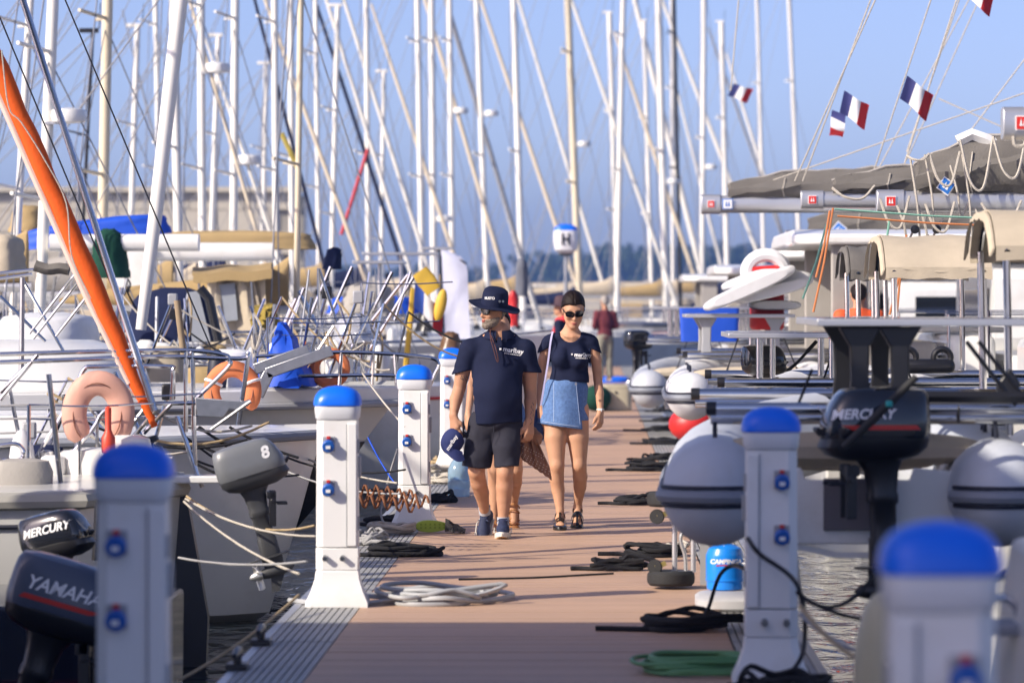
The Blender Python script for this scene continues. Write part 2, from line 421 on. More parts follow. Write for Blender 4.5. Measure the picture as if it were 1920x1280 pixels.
# ---------------------------------------------------------------- people
SKIN = mat('tanned skin', (.50,.265,.16), .62, var=.14, scale=14, bump=.12, bscale=150, spec=.3)
SKIN2 = mat('lightly tanned skin', (.54,.30,.185), .6, var=.12, scale=12, bump=.05, bscale=150, spec=.3)
for s_ in (SKIN, SKIN2):
    b = s_.node_tree.nodes['Principled BSDF']; b.inputs['Subsurface Weight'].default_value = .12; b.inputs['Subsurface Radius'].default_value = (.012,.005,.003); b.inputs['Subsurface Scale'].default_value = 1.0
LIPS = mat('lips', (.45,.12,.10), .45)
NAVY = mat('navy jersey', (.010,.014,.040), .85, var=.15, scale=30, bump=.25, bscale=300, spec=.2)
CHAR = mat('charcoal cotton', (.030,.030,.042), .85, var=.15, scale=30, bump=.25, bscale=300, spec=.2)
DENIM = mat('faded denim', (.115,.21,.43), .85, var=.45, scale=55, dirt=(.22,.34,.56), dscale=9, bump=.4, bscale=400, spec=.2)
DENIMD = mat('dark denim', (.05,.10,.26), .85, var=.22, scale=40, bump=.4, bscale=400, spec=.2)
HAIRB = mat('dark brown hair', (.012,.006,.004), .55, var=.5, scale=60, stretch=(3,3,.5), bump=.25, bscale=160, spec=.18)
BEARD = mat('grey beard', (.23,.185,.145), .85, var=.6, scale=70, bump=.8, bscale=160)
LENS = mat('dark sunglass lens', (.004,.004,.005), .08, coat=.5)
SHOE = mat('navy trainer mesh', (.018,.028,.075), .7, var=.2, scale=60, bump=.4, bscale=300)
SOLEW = mat('off white sole', (.65,.62,.55), .6)
GUM = mat('gum sole', (.42,.24,.10), .6)
LEATHB = mat('black leather', (.012,.011,.011), .38)
WPRINT = mat('white print', (.82,.82,.82), .7, var=.02)
INK = mat('tattoo ink', (.10,.075,.07), .6)
def rotm(ax, deg): return Matrix.Rotation(math.radians(deg), 3, ax)
def hand(S, wrist, d, side, palm_n, L=.185, curl=.35, k=.010):
    """wrist point, d pointing to the fingertips, side = direction of the thumb, palm_n = palm normal"""
    w = Vector(wrist); d = Vector(d).normalized(); s_ = (Vector(side)-d*Vector(side).dot(d)).normalized(); n_ = Vector(palm_n); n_ = (n_-d*n_.dot(d)-s_*n_.dot(s_)).normalized()
    m = w+d*L*.46
    S.cap(w, .026, m, .030, .02, flat=(n_, .55))
    S.cap(w+s_*.012, .020, m+s_*.024, .018, .015); S.cap(w-s_*.012, .018, m-s_*.026, .016, .015)
    for i, (off, ln) in enumerate(((.030,.46),(.010,.52),(-.011,.48),(-.030,.38))):
        p = m+s_*off; q = p+(d*(1-.3*curl)+n_*curl*.6+s_*off*2).normalized()*L*ln*.5
        r = q+(d*(1-curl)+n_*curl*1.6).normalized()*L*ln*.5
        S.cap(p, .0105, q, .0095, k); S.cap(q, .0095, r, .008, k)
    t0 = w+d*L*.15+s_*.022; t1 = t0+(d*.75+s_*.6+n_*.3).normalized()*.045; t2 = t1+(d*.95+s_*.1+n_*.35).normalized()*.038
    S.cap(t0, .016, t1, .0125, .012); S.cap(t1, .0125, t2, .0095, k)
def face(S, c, f, u, sc=1.0, male=True):
    """head centre c, facing f, up u"""
    c = Vector(c); f = Vector(f).normalized(); u = (Vector(u)-f*Vector(u).dot(f)).normalized(); r = f.cross(u)
    M3 = Matrix((r, f, u)).transposed()
    def p(x, y, z): return c+r*x*sc+f*y*sc+u*z*sc
    S.ell(p(0,-.012,.035), (.074*sc,.094*sc,.090*sc), .03, M3)                    # skull
    S.ell(p(0,.030,-.035), (.058*sc,.062*sc,.080*sc), .04, M3)                    # face mass
    jw = .052 if male else .045
    S.cap(p(-jw,.0,-.055), .022*sc, p(-.014,.072,-.100), .019*sc, .03); S.cap(p(jw,.0,-.055), .022*sc, p(.014,.072,-.100), .019*sc, .03)
    S.ell(p(0,.078,-.098), (.022*sc,.017*sc,.017*sc), .02, M3)                    # chin
    S.cap(p(-.038,.072,.028), .012*sc, p(.038,.072,.028), .012*sc, .025)           # brow
    S.cap(p(0,.090,.018), .008*sc, p(0,.112,-.026), .0125*sc, .012); S.ell(p(-.013,.098,-.030), (.009*sc,.011*sc,.008*sc), .008, M3); S.ell(p(.013,.098,-.030), (.009*sc,.011*sc,.008*sc), .008, M3)
    for q in (-1, 1):
        S.ell(p(q*.042,.070,-.022), (.020*sc,.018*sc,.018*sc), .025, M3)            # cheek
        S.ell(p(q*.032,.090,.010), (.017*sc,.016*sc,.011*sc), .014, M3, sub=True)     # eye socket
        S.ell(p(q*.030,.074,.008), (.013*sc,.013*sc,.011*sc), .004, M3)               # eyeball
        S.ell(p(q*.076,-.008,-.008), (.009*sc,.020*sc,.033*sc), .008, M3)             # ear
    S.ell(p(0,.088,-.062), (.024*sc,.014*sc,.012*sc), .012, M3)                    # mouth mass
    return p, M3
def glasses(parent, p, sc=1.0, w=.030, h=.022, m=LENS):
    g = MB()
    for q in (-1,1):
        ring = lambda y, s_: [p(q*.034+math.copysign(abs(math.cos(t))**.7,math.cos(t))*w*s_, y-abs(q*.034+math.cos(t)*w)*.35, .008+math.copysign(abs(math.sin(t))**.7,math.sin(t))*h*s_) for t in [2*math.pi*i/18 for i in range(18)]]
        g.loft([ring(.104,.9), ring(.112,1), ring(.114,.93)])
        g.tube([p(q*.062,.088,.014), p(q*.076,.05,.012), p(q*.080,-.01,.010), p(q*.078,-.03,.0)], .0045, 6)
    g.tube([p(-.010,.108,.012), p(0,.110,.016), p(.010,.108,.012)], .004, 6)
    return g.build('sunglasses', m, parent)
def folds(S, amp, f=1.0, seed=0.0):
    x, y, z = S.co()
    w_ = np.sin((x*31+z*9+y*13)*f+seed)*np.sin((z*17-x*11)*f+1.3*seed)+.6*np.sin((x*14-z*33+y*21)*f+seed*2)
    S.D = (S.D+amp*w_).astype(np.float32); return S
def strokes(parent, c, slope, n, step, bv):
    m = MB(); c = Vector(c)
    for i in range(n):
        x = (i-n/2)*step*.8; q = c+Vector((x,0,x*slope)); h = bv.ray_cast(q, Vector((0,1,0)), .8)
        if h[0] is not None: m.box(h[0]-Vector((0,.002,0)), (step*.62,.003,.006))
    o = m.build('small_print', WPRINT, parent); o['kind'] = 'stuff'
def shoe(parent, ankle, toe_dir, up, L=.29, lift=0.0, name='trainer'):
    """low shoe: ankle is where the leg enters, toe_dir along the sole, up the sole's normal"""
    a = Vector(ankle); f = Vector(toe_dir).normalized(); u = (Vector(up)-f*Vector(up).dot(f)).normalized(); r = f.cross(u)
    K = 1.16
    def p(x, y, z): return a+r*x*K*1.08+f*y*K+u*z*K
    lo = [min(p(x,y,z)[i] for x in (-.08,.08) for y in (-.12,.26) for z in (-.13,.07)) for i in range(3)]
    hi = [max(p(x,y,z)[i] for x in (-.08,.08) for y in (-.12,.26) for z in (-.13,.07)) for i in range(3)]
    S = SDF([q-.02 for q in lo], [q+.02 for q in hi], .006)
    S.cap(p(0,-.055,-.060), .036, p(0,.10,-.070), .040, .03, flat=(u,.9)); S.cap(p(-.006,.09,-.075), .043, p(0,.175,-.085), .035, .03, flat=(u,.62))
    S.cap(p(0,-.035,-.06), .036, p(0,-.01,.02), .040, .03); S.cap(p(0,.0,.0), .034, p(0,.09,-.06), .034, .03)
    x, y, z = S.co(); h_ = (x-a.x)*u.x+(y-a.y)*u.y+(z-a.z)*u.z; al = (x-a.x)*f.x+(y-a.y)*f.y+(z-a.z)*f.z
    body = S.copy(); body.D = np.maximum(body.D, np.maximum(-.112-h_, h_+.004-al*.10)).astype(np.float32)
    t = body.build(name, SHOE, parent)
    def outl(s_, z, lift_): return [p(math.sin(q)*(.047 if math.cos(q) > 0 else .040)*s_, .06+math.cos(q)*.155*s_, z+lift_*max(0, math.cos(q))**3) for q in [2*math.pi*i/26 for i in range(26)]]
    MB().loft([outl(.97,-.128,.012), outl(1.02,-.122,.008), outl(1.03,-.100,.004), outl(.98,-.090,.004)]).build('sole', SOLEW, t)
    MB().loft([outl(.93,-.134,.014), outl(.97,-.1275,.012)]).build('outsole', GUM, t)
    lm = MB()
    for i in range(5):
        y_ = .045+i*.024; z_ = -.018-i*.0125+.003
        lm.tube([p(-.026,y_,z_-.010), p(0,y_+.004,z_+.008), p(.026,y_,z_-.010)], .004, 5)
    lm.tube([p(0,.045,-.008), p(.03,.06,-.012), p(.038,.045,-.03)], .003, 5); lm.tube([p(0,.045,-.008), p(-.03,.06,-.012), p(-.04,.05,-.035)], .003, 5)
    lm.build('laces', mat('navy laces', (.05,.07,.15), .8), t)
    st = MB()
    for q in (-1,1): st.tube([p(q*.044,-.02,-.07), p(q*.050,.04,-.06), p(q*.050,.09,-.088), p(q*.046,.14,-.088)], .0045, 5)
    st.build('stripe', SOLEW, t)
    return t
# ---- the man in the hat
def man():
    t = thing('person', 'man in navy polo shirt, wide-brimmed navy hat, sunglasses and charcoal shorts, holding a cap', 'person', (-.711, 28.6, 0))
    c = Vector
    S = SDF((-.50,-.32,-.01), (.42,.42,1.88), .0065)
    # torso
    S.ell((.0,.02,1.28), (.185,.125,.20), .06); S.ell((-.01,-.02,1.05), (.178,.150,.19), .08); S.ell((-.025,.01,.86), (.165,.125,.13), .06)
    S.cap((-.20,.02,1.405), .058, (.19,.02,1.40), .058, .04); S.cap((0,.03,1.40), .085, (.008,.02,1.54), .062, .06)
    S.cap((-.10,.03,1.465), .035, (.0,.03,1.50), .05, .06); S.cap((.10,.03,1.465), .035, (.0,.03,1.50), .05, .06)
    # arms (image left = his right)
    S.ch([(-.222,.02,1.395,.062), (-.262,.03,1.26,.058), (-.295,.045,1.10,.046), (-.318,.0,1.02,.047), (-.335,-.05,.905,.030)], .03)
    hand(S, (-.336,-.055,.90), (.15,-.10,-1), (.75,-.5,0), (.6,.3,.1), L=.185, curl=.55)
    S.ch([(.205,.02,1.39,.062), (.232,.04,1.25,.058), (.236,.055,1.08,.046), (.236,.03,1.0,.047), (.232,-.02,.865,.031)], .03)
    hand(S, (.232,-.025,.86), (-.05,-.08,-1), (-.8,-.6,0), (-.4,.8,.1), L=.190, curl=.5)
    # legs: image-left leg trails with heel lifted, image-right leg steps forward
    S.ch([(-.115,.02,.84,.098), (-.155,-.01,.66,.086), (-.165,-.03,.49,.062), (-.150,.02,.40,.060), (-.130,.09,.32,.056), (-.112,.17,.20,.038), (-.108,.20,.16,.040)], .035)
    S.ch([(.065,.01,.84,.098), (.055,-.06,.66,.085), (.048,-.09,.48,.062), (.045,-.08,.37,.063), (.040,-.07,.28,.055), (.036,-.08,.14,.038), (.036,-.085,.09,.040)], .035)
    S.ell((.047,-.125,.475), (.040,.035,.045), .03); S.ell((-.165,-.065,.485), (.040,.035,.045), .03)
    p, M3 = face(S, (-.035,-.015,1.672), (-.80,-.60,-.05), (0,-.02,1), 1.0)
    body = S.build('body', SKIN, t, 2)
    # beard
    B = SDF((-.20,-.18,1.50), (.10,.12,1.75), .006)
    f_ = Vector((-.80,-.60,-.05)).normalized()
    face(B, (-.035,-.015,1.672), (-.80,-.60,-.05), (0,-.02,1), 1.0); B.grow(.0035)
    cx, cy, cz = -.035,-.015,1.672
    fr = (f_.x, f_.y)
    B.clip(lambda x,y,z: (z-(cz-.040))+((x-cx)*fr[0]+(y-cy)*fr[1]-.02)*.22)
    B.clip(lambda x,y,z: -((x-cx)*fr[0]+(y-cy)*fr[1]+.0)+0*z)
    # leave the mouth free
    mq = p(0,.104,-.063); B.ell(mq, (.022,.022,.008), .006, M3, sub=True)
    folds(B, .0018, 7)
    B.build('beard', BEARD, t, 1)
    lp = MB(); lp.ell(p(0,.099,-.058), (.020,.010,.0045), M3); lp.ell(p(0,.098,-.067), (.018,.010,.005), M3); lp.build('lips', LIPS, t)
    hs = SDF((-.20,-.18,1.55), (.12,.16,1.80), .006); face(hs, (-.035,-.015,1.672), (-.80,-.60,-.05), (0,-.02,1), 1.0); hs.grow(.007)
    hs.clip(lambda x,y,z: ((x-cx)*fr[0]+(y-cy)*fr[1]+.012)+0*z); hs.clip(lambda x,y,z: -(z-1.615)+0*x+0*y); folds(hs, .002, 7)
    hs.build('hair', mat('grey brown hair', (.17,.14,.11), .7, var=.4, scale=80), t)
    glasses(t, p, 1.0, .033, .024)
    # lanyard cord of the hat
    MB().tube(bez([p(-.055,.03,-.06), p(-.035,.06,-.13), (-.055,-.135,1.47), (-.035,-.150,1.40), (-.01,-.158,1.31), (.0,-.155,1.32), (-.02,-.15,1.41), p(.05,.03,-.10)], 5), .004, 6).build('hat_cord', mat('brown cord', (.09,.03,.025), .8), t)
    # hat
    h = MB(); hc = p(0,-.008,.062); hat = None
    ux, uy, uz = Vector((.98,0,-.15)), Vector((0,.97,.20)), Vector((.14,-.17,.97))
    def ring(a, b, z, droop=0): 
        r = []
        for i in range(40):
            q = 2*math.pi*i/40; x = a*math.cos(q); y = b*math.sin(q)
            r.append(hc+ux*x+uy*y+uz*(z-droop*(.5+.5*math.cos(2*q))*.6-droop*.6+droop*.5*max(0,-math.sin(q))+.006*math.sin(4*q+1)*(1 if droop else 0)+(.02 if droop > .015 else .006 if droop > .005 else 0)*max(0,-math.cos(q))))
        return r
    crown = [ring(.100,.116,-.012), ring(.101,.117,.03), ring(.098,.113,.070), ring(.089,.103,.100), ring(.068,.08,.116), ring(.035,.04,.122), ring(.005,.005,.123)]
    hm = MB().loft(crown).build('hat', NAVY, t)
    br = MB(); inner = ring(.098,.114,-.010); g_ = [ring(.1,.116,-.006), ring(.13,.146,-.010,.002), ring(.165,.18,-.012,.010), ring(.196,.205,-.006,.020)]
    lowr = [[v-Vector((0,0,.006)) for v in r] for r in g_]
    br.loft(g_+lowr[::-1], cap=False, closed=True); br.build('brim', NAVY, hm)
    MB().loft([ring(.1015,.1175,-.006), ring(.1015,.1175,.020)], cap=False).build('band', NAVY, hm)
    bv = bvh_of(hm)
    for q in (.35,.62):
        e = hc+ux*.102*math.cos(-math.pi/2+q)+uy*.118*math.sin(-math.pi/2+q)+uz*.045
        MB().lathe([(.004,0),(.009,0),(.009,.004),(.004,.004)], e, 12, (math.sin(q),-math.cos(q),0)).build('eyelet', GALV, hm)
    text_on('lettering', 'MUSTO', .026, WPRINT, hm, hc+ux*-.050+uy*-.11+uz*.055, (.86,-.5,-.03), (0,0,1), 0, .0006, bv, .002)
    # polo shirt
    C = S.copy()
    mask = lambda x,y,z: -(z-.845-.012*np.sin(x*9))+0*y
    T = SDF(S.lo, S.lo+(S.n-1)*S.h, S.h)
    T.ell((.0,.02,1.28), (.195,.140,.21), .06); T.ell((-.01,-.025,1.06), (.192,.168,.20), .09); T.ell((-.022,.008,.90), (.192,.152,.15), .08)
    T.cap((-.195,.02,1.402), .064, (.185,.02,1.397), .064, .04); T.cap((0,.03,1.38), .085, (.008,.025,1.48), .072, .05)
    T.cap((-.17,.03,1.425), .045, (.0,.03,1.490), .055, .04); T.cap((.17,.03,1.42), .045, (.0,.03,1.490), .055, .04)
    T.cap((-.218,.02,1.385), .070, (-.278,.03,1.20), .078, .03); T.cap((.200,.02,1.38), .070, (.240,.04,1.20), .078, .03)
    T.cap((-.03,.0,.80), .200, (-.02,.0,.92), .188, .05, flat=((0,1,0),.76))
    folds(T, .0060, .8, .4); T.D = np.minimum(T.D, S.D-.010)
    x, y, z = T.co()
    sl_ = ((x < -.205)&(z > 1.0)&(z < 1.30))|((x > .165)&(z > 1.0)&(z < 1.30))
    dsl = np.where(x < 0, -(z-1.222-.25*(x+.28)), -(z-1.222+.05*(x-.23)))
    dhem = -(z-.845-.008*np.sin(x*11))
    split = np.where(((x < -.205+(z-1.22)*-.1)|(x > .178))&(z < 1.27), dsl, dhem)
    T.D = np.maximum(T.D, split+0*y).astype(np.float32)
    # hollow neck opening with placket
    T.D = np.maximum(T.D, (z-1.505-np.where(y > .03, .02, (y-.03)*.45))+0*x).astype(np.float32)
    shirt = T.build('polo_shirt', NAVY, t, 2)
    # collar
    cl = MB()
    for q in (-1,1):
        pts_o = []; 
        g = []
        for i in range(9):
            a = math.radians(-90+q*(14+i*20)); rx, ry = .082,.082
            top = Vector((.004+rx*math.cos(a), .024+ry*math.sin(a), 1.525+.018*i/8)); ln = .062-.02*i/8
            bot = Vector((.004+(rx+.040)*math.cos(a-q*.05), .020+(ry+.040)*math.sin(a-q*.05), 1.525-ln+.018*i/8+ (.0 if i else -.012)))
            g.append([top, top.lerp(bot,.5)+Vector((0,0,.008)), bot])
        cl.grid(g, (0,0,.006))
    cl.build('collar', NAVY, shirt)
    MB().box((.008,-.118,1.435), (.030,.012,.10), rotm('X',-18)).build('placket', NAVY, shirt)
    [MB().lathe([(0,0),(.006,0),(.006,.003),(0,.003)], (.008,-.128-.010*i,1.465-.045*i), 8, (0,-1,.3)).build('button', BLACKP, shirt) for i in range(2)]
    bv = bvh_of(shirt)
    text_on('lettering', 'marlbay', .048, WPRINT, shirt, (.110,-.12,1.385), (1,0,-.16), (.16,0,1), 0, .0012, bv, .003)
    MB().box((.016,-.155,1.398), (.015,.004,.015)).build('emblem', WPRINT, shirt)
    strokes(shirt, (.110,-.3,1.357), -.16, 9, .0165, bv)
    # shorts
    Q = SDF(S.lo, S.lo+(S.n-1)*S.h, S.h)
    Q.ell((-.022,.01,.86), (.183,.145,.13), .05)
    Q.cap((-.118,.02,.82), .112, (-.172,-.025,.48), .106, .03); Q.cap((.070,.005,.82), .108, (.060,-.085,.48), .092, .03)
    folds(Q, .0065, 1.0, 2.1); x, y, z = Q.co(); Q.D = np.minimum(Q.D, np.where((x < .15)&(x > -.27), S.D-.011, .2)).astype(np.float32)
    Q.clip(lambda x,y,z: -(z-.520-.010*np.sin(x*16))+0*y); Q.clip(lambda x,y,z: (z-.93)+0*x+0*y)
    q_ = Q.build('shorts', CHAR, t, 2)
    for sx, sy in ():
        MB().tube([(sx+.1005*math.cos(a), sy+.1005*math.sin(a), .531+.01*math.sin((sx+.1*math.cos(a))*16)) for a in [2*math.pi*i/28 for i in range(28)]], .0035, 5, True).build('hem', CHAR, q_)
    MB().tube([(-.03,-.135,.85),(-.035,-.145,.78),(-.045,-.125,.70)], .003, 5).build('fly_seam', CHAR, q_)
    # socks and trainers
    for a, b_ in (((-.108,.20,.16),(-.112,.175,.215)), ((.036,-.085,.09),(.036,-.085,.150))):
        MB().cyl(a, b_, .044, .046, 16).build('sock', mat('grey sock', (.45,.46,.5), .9), t)
    shoe(t, (-.108,.195,.165), (-.20,-.72,-.62), (-.1,-.55,.75))
    shoe(t, (.036,-.09,.140), (-.02,-1,.06), (0,.06,1))
    # tattoos and ring
    bb = bvh_of(body)
    tm = MB(); 
    for i in range(16):
        z_ = 1.00-.018*i*.6; x_ = .250+.012*math.sin(i*1.7)
        hq = bb.ray_cast(Vector((x_,-.3,z_)), Vector((0,1,0)), .6)
        hr = bb.ray_cast(Vector((x_+.008*math.cos(i*2.1),-.3,z_-.016)), Vector((0,1,0)), .6)
        if hq[0] and hr[0]: tm.tube([hq[0], hr[0]], .0022, 4)
    for i in range(9):
        x_ = -.285+.006*i; z_ = 1.185+.014*math.sin(i*1.9)
        hq = bb.ray_cast(Vector((x_,-.3,z_)), Vector((0,1,0)), .6); hr = bb.ray_cast(Vector((x_+.008,-.3,z_-.012)), Vector((0,1,0)), .6)
        if hq[0] and hr[0]: tm.tube([hq[0], hr[0]], .003, 4)
    if tm.v: tm.build('tattoo', INK, t)['kind'] = 'stuff'
    return t
man_o = man()
# the cap held in his hand
cp = thing('baseball_cap', 'navy baseball cap with white lettering held in the hand of the man with the hat', 'cap', (-1.045, 28.49, .66))
cs = SDF((-.16,-.16,-.18), (.16,.16,.20), .006)
rc = Matrix.Rotation(math.radians(28),3,'Y')@Matrix.Rotation(math.radians(10),3,'X')
cs.ell((-.005,0,.055), (.085,.072,.105), .01, rc); cs.ell((.045,.02,.115), (.072,.060,.09), .01, rc, sub=True)
cs.build('crown', mat('navy cap cloth', (.012,.022,.11), .8, bump=.3, bscale=300), cp)
MB().grid([[Vector((-.075+.14*u_, -.045-.02*math.sin(math.pi*u_), .0+.055*(1-u_)-.02))+Vector((.028+.01*u_, -.01, -.10))*v_*(.35+.65*math.sin(math.pi*(.12+.76*u_))) for v_ in (0,.25,.5,.75,1)] for u_ in [i/8 for i in range(9)]], (0,.006,.002)).build('visor', MATS['navy cap cloth'], cp)
text_on('lettering', 'marlbay', .040, WPRINT, cp, (-.008,-.078,.045), (.55,0,.83), (-.83,0,.55), 0, .0008)
# ---- the woman in the denim skirt
def woman():
    t = thing('person', 'woman in navy t-shirt, denim wrap skirt, sunglasses and black sandals, looking down', 'person', (-.20, 29.6, 0))
    S = SDF((-.36,-.30,-.01), (.36,.40,1.86), .0065)
    S.ell((.015,.02,1.33), (.135,.095,.17), .06); S.ell((.01,.01,1.12), (.125,.095,.14), .08); S.ell((-.03,.02,.93), (.172,.125,.15), .08)
    S.cap((-.13,.02,1.445), .040, (.16,.02,1.445), .040, .03); S.cap((-.10,.03,1.465), .03, (.02,.025,1.505), .035, .04); S.cap((.13,.03,1.465), .03, (.02,.025,1.505), .035, .04); S.cap((.012,.03,1.44), .062, (.028,.005,1.585), .047, .05)
    for q in (-1,1):
        S.ell((.015+q*.068,-.075,1.31), (.062,.060,.062), .05); S.cap((.015+q*.02,-.045,1.475), .013, (.015+q*.13,-.01,1.475), .012, .03)
    S.ch([(-.155,.02,1.432,.044), (-.190,.04,1.30,.042), (-.205,.06,1.15,.034), (-.215,.03,1.05,.034), (-.215,-.02,.93,.023)], .03)
    hand(S, (-.215,-.025,.925), (.05,-.12,-1), (.4,-.9,0), (.9,.3,0), L=.165, curl=.6)
    S.ch([(.182,.02,1.432,.044), (.215,.04,1.30,.042), (.228,.055,1.15,.034), (.240,.02,1.04,.035), (.248,-.03,.905,.023)], .03)
    hand(S, (.249,-.032,.90), (-.06,-.14,-1), (-.5,-.85,0), (-.85,.5,0), L=.165, curl=.45)
    S.ch([(-.105,.02,.90,.100), (-.100,-.05,.70,.084), (-.085,-.09,.49,.056), (-.088,-.06,.38,.055), (-.078,-.05,.30,.050), (-.062,-.085,.15,.031), (-.062,-.09,.09,.033)], .035)
    S.ch([(.060,.02,.90,.100), (.075,-.02,.70,.084), (.085,-.03,.49,.056), (.092,.03,.40,.056), (.090,.09,.32,.050), (.075,.17,.185,.031), (.072,.185,.145,.033)], .035)
    S.ell((-.085,-.115,.49), (.036,.032,.042), .03); S.ell((.085,-.062,.495), (.036,.032,.042), .03)
    # feet in sandals
    S.ch([(-.062,-.08,.085,.032), (-.062,-.15,.065,.032), (-.060,-.20,.052,.026)], .03, flat=((0,0,1),.8))
    S.ch([(.072,.185,.14,.032), (.070,.125,.09,.032), (.068,.085,.048,.026)], .03)
    for i in range(5):
        S.cap((-.082+.011*i,-.205,.048), .011, (-.086+.0125*i,-.238+.005*abs(i-3),.043), .009, .006); S.cap((.048+.011*i,.080,.045), .011, (.044+.0125*i,.048+.004*abs(i-1),.030), .009, .006)
    p, M3 = face(S, (.040,-.045,1.690), (.10,-.89,-.44), (0,-.3,1), 1.06, False)
    body = S.build('body', SKIN2, t, 2)
    # hair, parted and tied back
    f_ = Vector((.10,-.89,-.44)).normalized(); u_ = Vector((0,-.3,1)); u_ = (u_-f_*u_.dot(f_)).normalized(); c0 = Vector((.040,-.045,1.690))
    H = SDF((-.12,-.20,1.50), (.20,.20,1.86), .005)
    
    r_ = f_.cross(u_)
    H.D[:] = .2; H.ell(c0+f_*-.016+u_*.040, (.091,.112,.104), .02, M3); H.ell(c0+f_*-.030+u_*-.025, (.089,.086,.090), .03, M3)
    H.cap(c0+f_*-.10+u_*.0, .032, c0+f_*-.13+u_*-.10, .022, .03)
    x, y, z = H.co(); a = (x-c0.x)*f_.x+(y-c0.y)*f_.y+(z-c0.z)*f_.z; b_ = (x-c0.x)*u_.x+(y-c0.y)*u_.y+(z-c0.z)*u_.z; s_ = (x-c0.x)*r_.x+(y-c0.y)*r_.y+(z-c0.z)*r_.z
    H.D = np.maximum(H.D, np.where(b_ > -.2, (a-.062+np.abs(s_)*.38)-(b_-.050)*1.0, 0)*.6).astype(np.float32)
    H.D = (H.D+.0010*np.sin(s_*200+a*90)+np.where(np.abs(s_) < .004, .004*(b_ > .06), 0)).astype(np.float32)
    H.build('hair', HAIRB, t, 1)
    MB().ell(p(0,.095,-.064), (.021,.010,.0055), M3).ell(p(0,.092,-.076), (.018,.010,.006), M3).build('lips', LIPS, t)
    glasses(t, p, 1.06, .032, .024)
    MB().tube([(.012+.062*math.cos(a), -.005-.075*max(0,math.sin(a))-.0, 1.505-.035*math.sin(a)) for a in [math.pi*i/12 for i in range(13)]], .0014, 5).build('necklace', mat('gold', (.8,.5,.15), .25, 1.0), t)
    # T-shirt with a wide neck and cap sleeves
    T = SDF(S.lo, S.lo+(S.n-1)*S.h, S.h)
    T.ell((.015,.02,1.33), (.146,.106,.18), .06); T.ell((.01,.01,1.13), (.142,.110,.15), .08); T.cap((.005,.01,1.02), .150, (.005,.01,1.12), .140, .05, flat=((0,1,0),.75))
    T.cap((-.130,.02,1.445), .044, (.16,.02,1.445), .044, .03); T.cap((.012,.03,1.43), .066, (.02,.02,1.49), .060, .04)
    for q in (-1,1): T.ell((.015+q*.068,-.078,1.312), (.068,.068,.070), .05)
    T.cap((-.152,.02,1.428), .050, (-.19,.035,1.33), .054, .025); T.cap((.178,.02,1.428), .050, (.218,.035,1.33), .054, .025)
    folds(T, .0045, 1.1, 1.0); T.D = np.minimum(T.D, S.D-.009); T.clip(lambda x,y,z: z-1.515+0*x+0*y)
    x, y, z = T.co()
    hem = -(z-1.122-.012*np.sin(x*13+1)); sl_ = np.where(x < 0, -(z-1.372-.5*(x+.19)), -(z-1.372+.5*(x-.21)))
    T.D = np.maximum(T.D, np.where((x < -.150)|(x > .176), sl_, hem)+0*y).astype(np.float32)
    T.ell((.018,-.06,1.535), (.090,.15,.098), .01, sub=True); T.cap((.02,.02,1.50), .065, (.02,.02,1.60), .07, .01, sub=True)
    T.D = np.maximum(T.D, -(np.where(True, S.D, 0)+.0)-.012).astype(np.float32)
    sh = T.build('t_shirt', NAVY, t, 2); bv = bvh_of(sh)
    text_on('lettering', 'marlbay', .042, WPRINT, sh, (.115,-.12,1.338), (1,0,-.05), (.05,0,1), 0, .001, bv, .003)
    strokes(sh, (.110,-.3,1.314), -.05, 8, .0150, bv)
    MB().box((.030,-.130,1.345), (.012,.02,.012)).build('emblem', WPRINT, sh)
    # wrap skirt
    def skirt(lo_fn, amp, seed, grow=0):
        Q = SDF(S.lo, S.lo+(S.n-1)*S.h, S.h)
        Q.ell((-.005,.015,1.10), (.150,.115,.10), .05); Q.cap((-.025,.02,1.0), .172, (-.035,.0,.80), .198, .05, flat=((0,1,0),.74)); folds(Q, amp, .8, seed); Q.grow(grow)
        Q.clip(lambda x,y,z: -(z-lo_fn(x))+0*y); Q.clip(lambda x,y,z: (z-1.150)+0*x+0*y); return Q
    sk = skirt(lambda x: .835+.0*x, .003, 3.0).build('skirt', DENIM, t, 2)
    W = skirt(lambda x: .795-.14*(x+.1), .003, 3.0, .010); W.clip(lambda x,y,z: (x-.075+(z-1.13)*.10)+0*y); W.clip(lambda x,y,z: y-.03+0*x+0*z)
    wr = W.build('wrap_panel', DENIM, sk, 2)
    st = MB(); bw = bvh_of(wr)
    def onw(x_, z_):
        h = bw.ray_cast(Vector((x_,-.4,z_)), Vector((0,1,0)), .8); return h[0] if h[0] else None
    for pth in ([(-.2+.02*i, .815-.14*(-.1+.02*i)) for i in range(15)], [(.060-(z_-1.13)*.10, z_) for z_ in [1.13-.025*i for i in range(14)]], [(-.11, 1.13-.03*i) for i in range(11)]):
        q = [onw(*a) for a in pth]; q = [a for a in q if a]
        if len(q) > 2: st.tube(q, .0022, 4)
    st.build('stitching', mat('pale denim thread', (.42,.52,.70), .9), wr)
    MB().lathe([(0,0),(.010,0),(.010,.005),(0,.005)], (.060,-.142,1.118), 12, (0,-1,0)).build('button', GALV, sk)
    # watch
    MB().torus((.247,-.028,.918), .025, .006, (-.02,.15,1), 20, 6).build('watch_strap', mat('pale watch strap', (.66,.74,.70), .5), t)
    MB().box((.247,-.056,.915), (.03,.008,.026)).build('watch', mat('watch face', (.75,.78,.78), .2), t, bevel=.003)
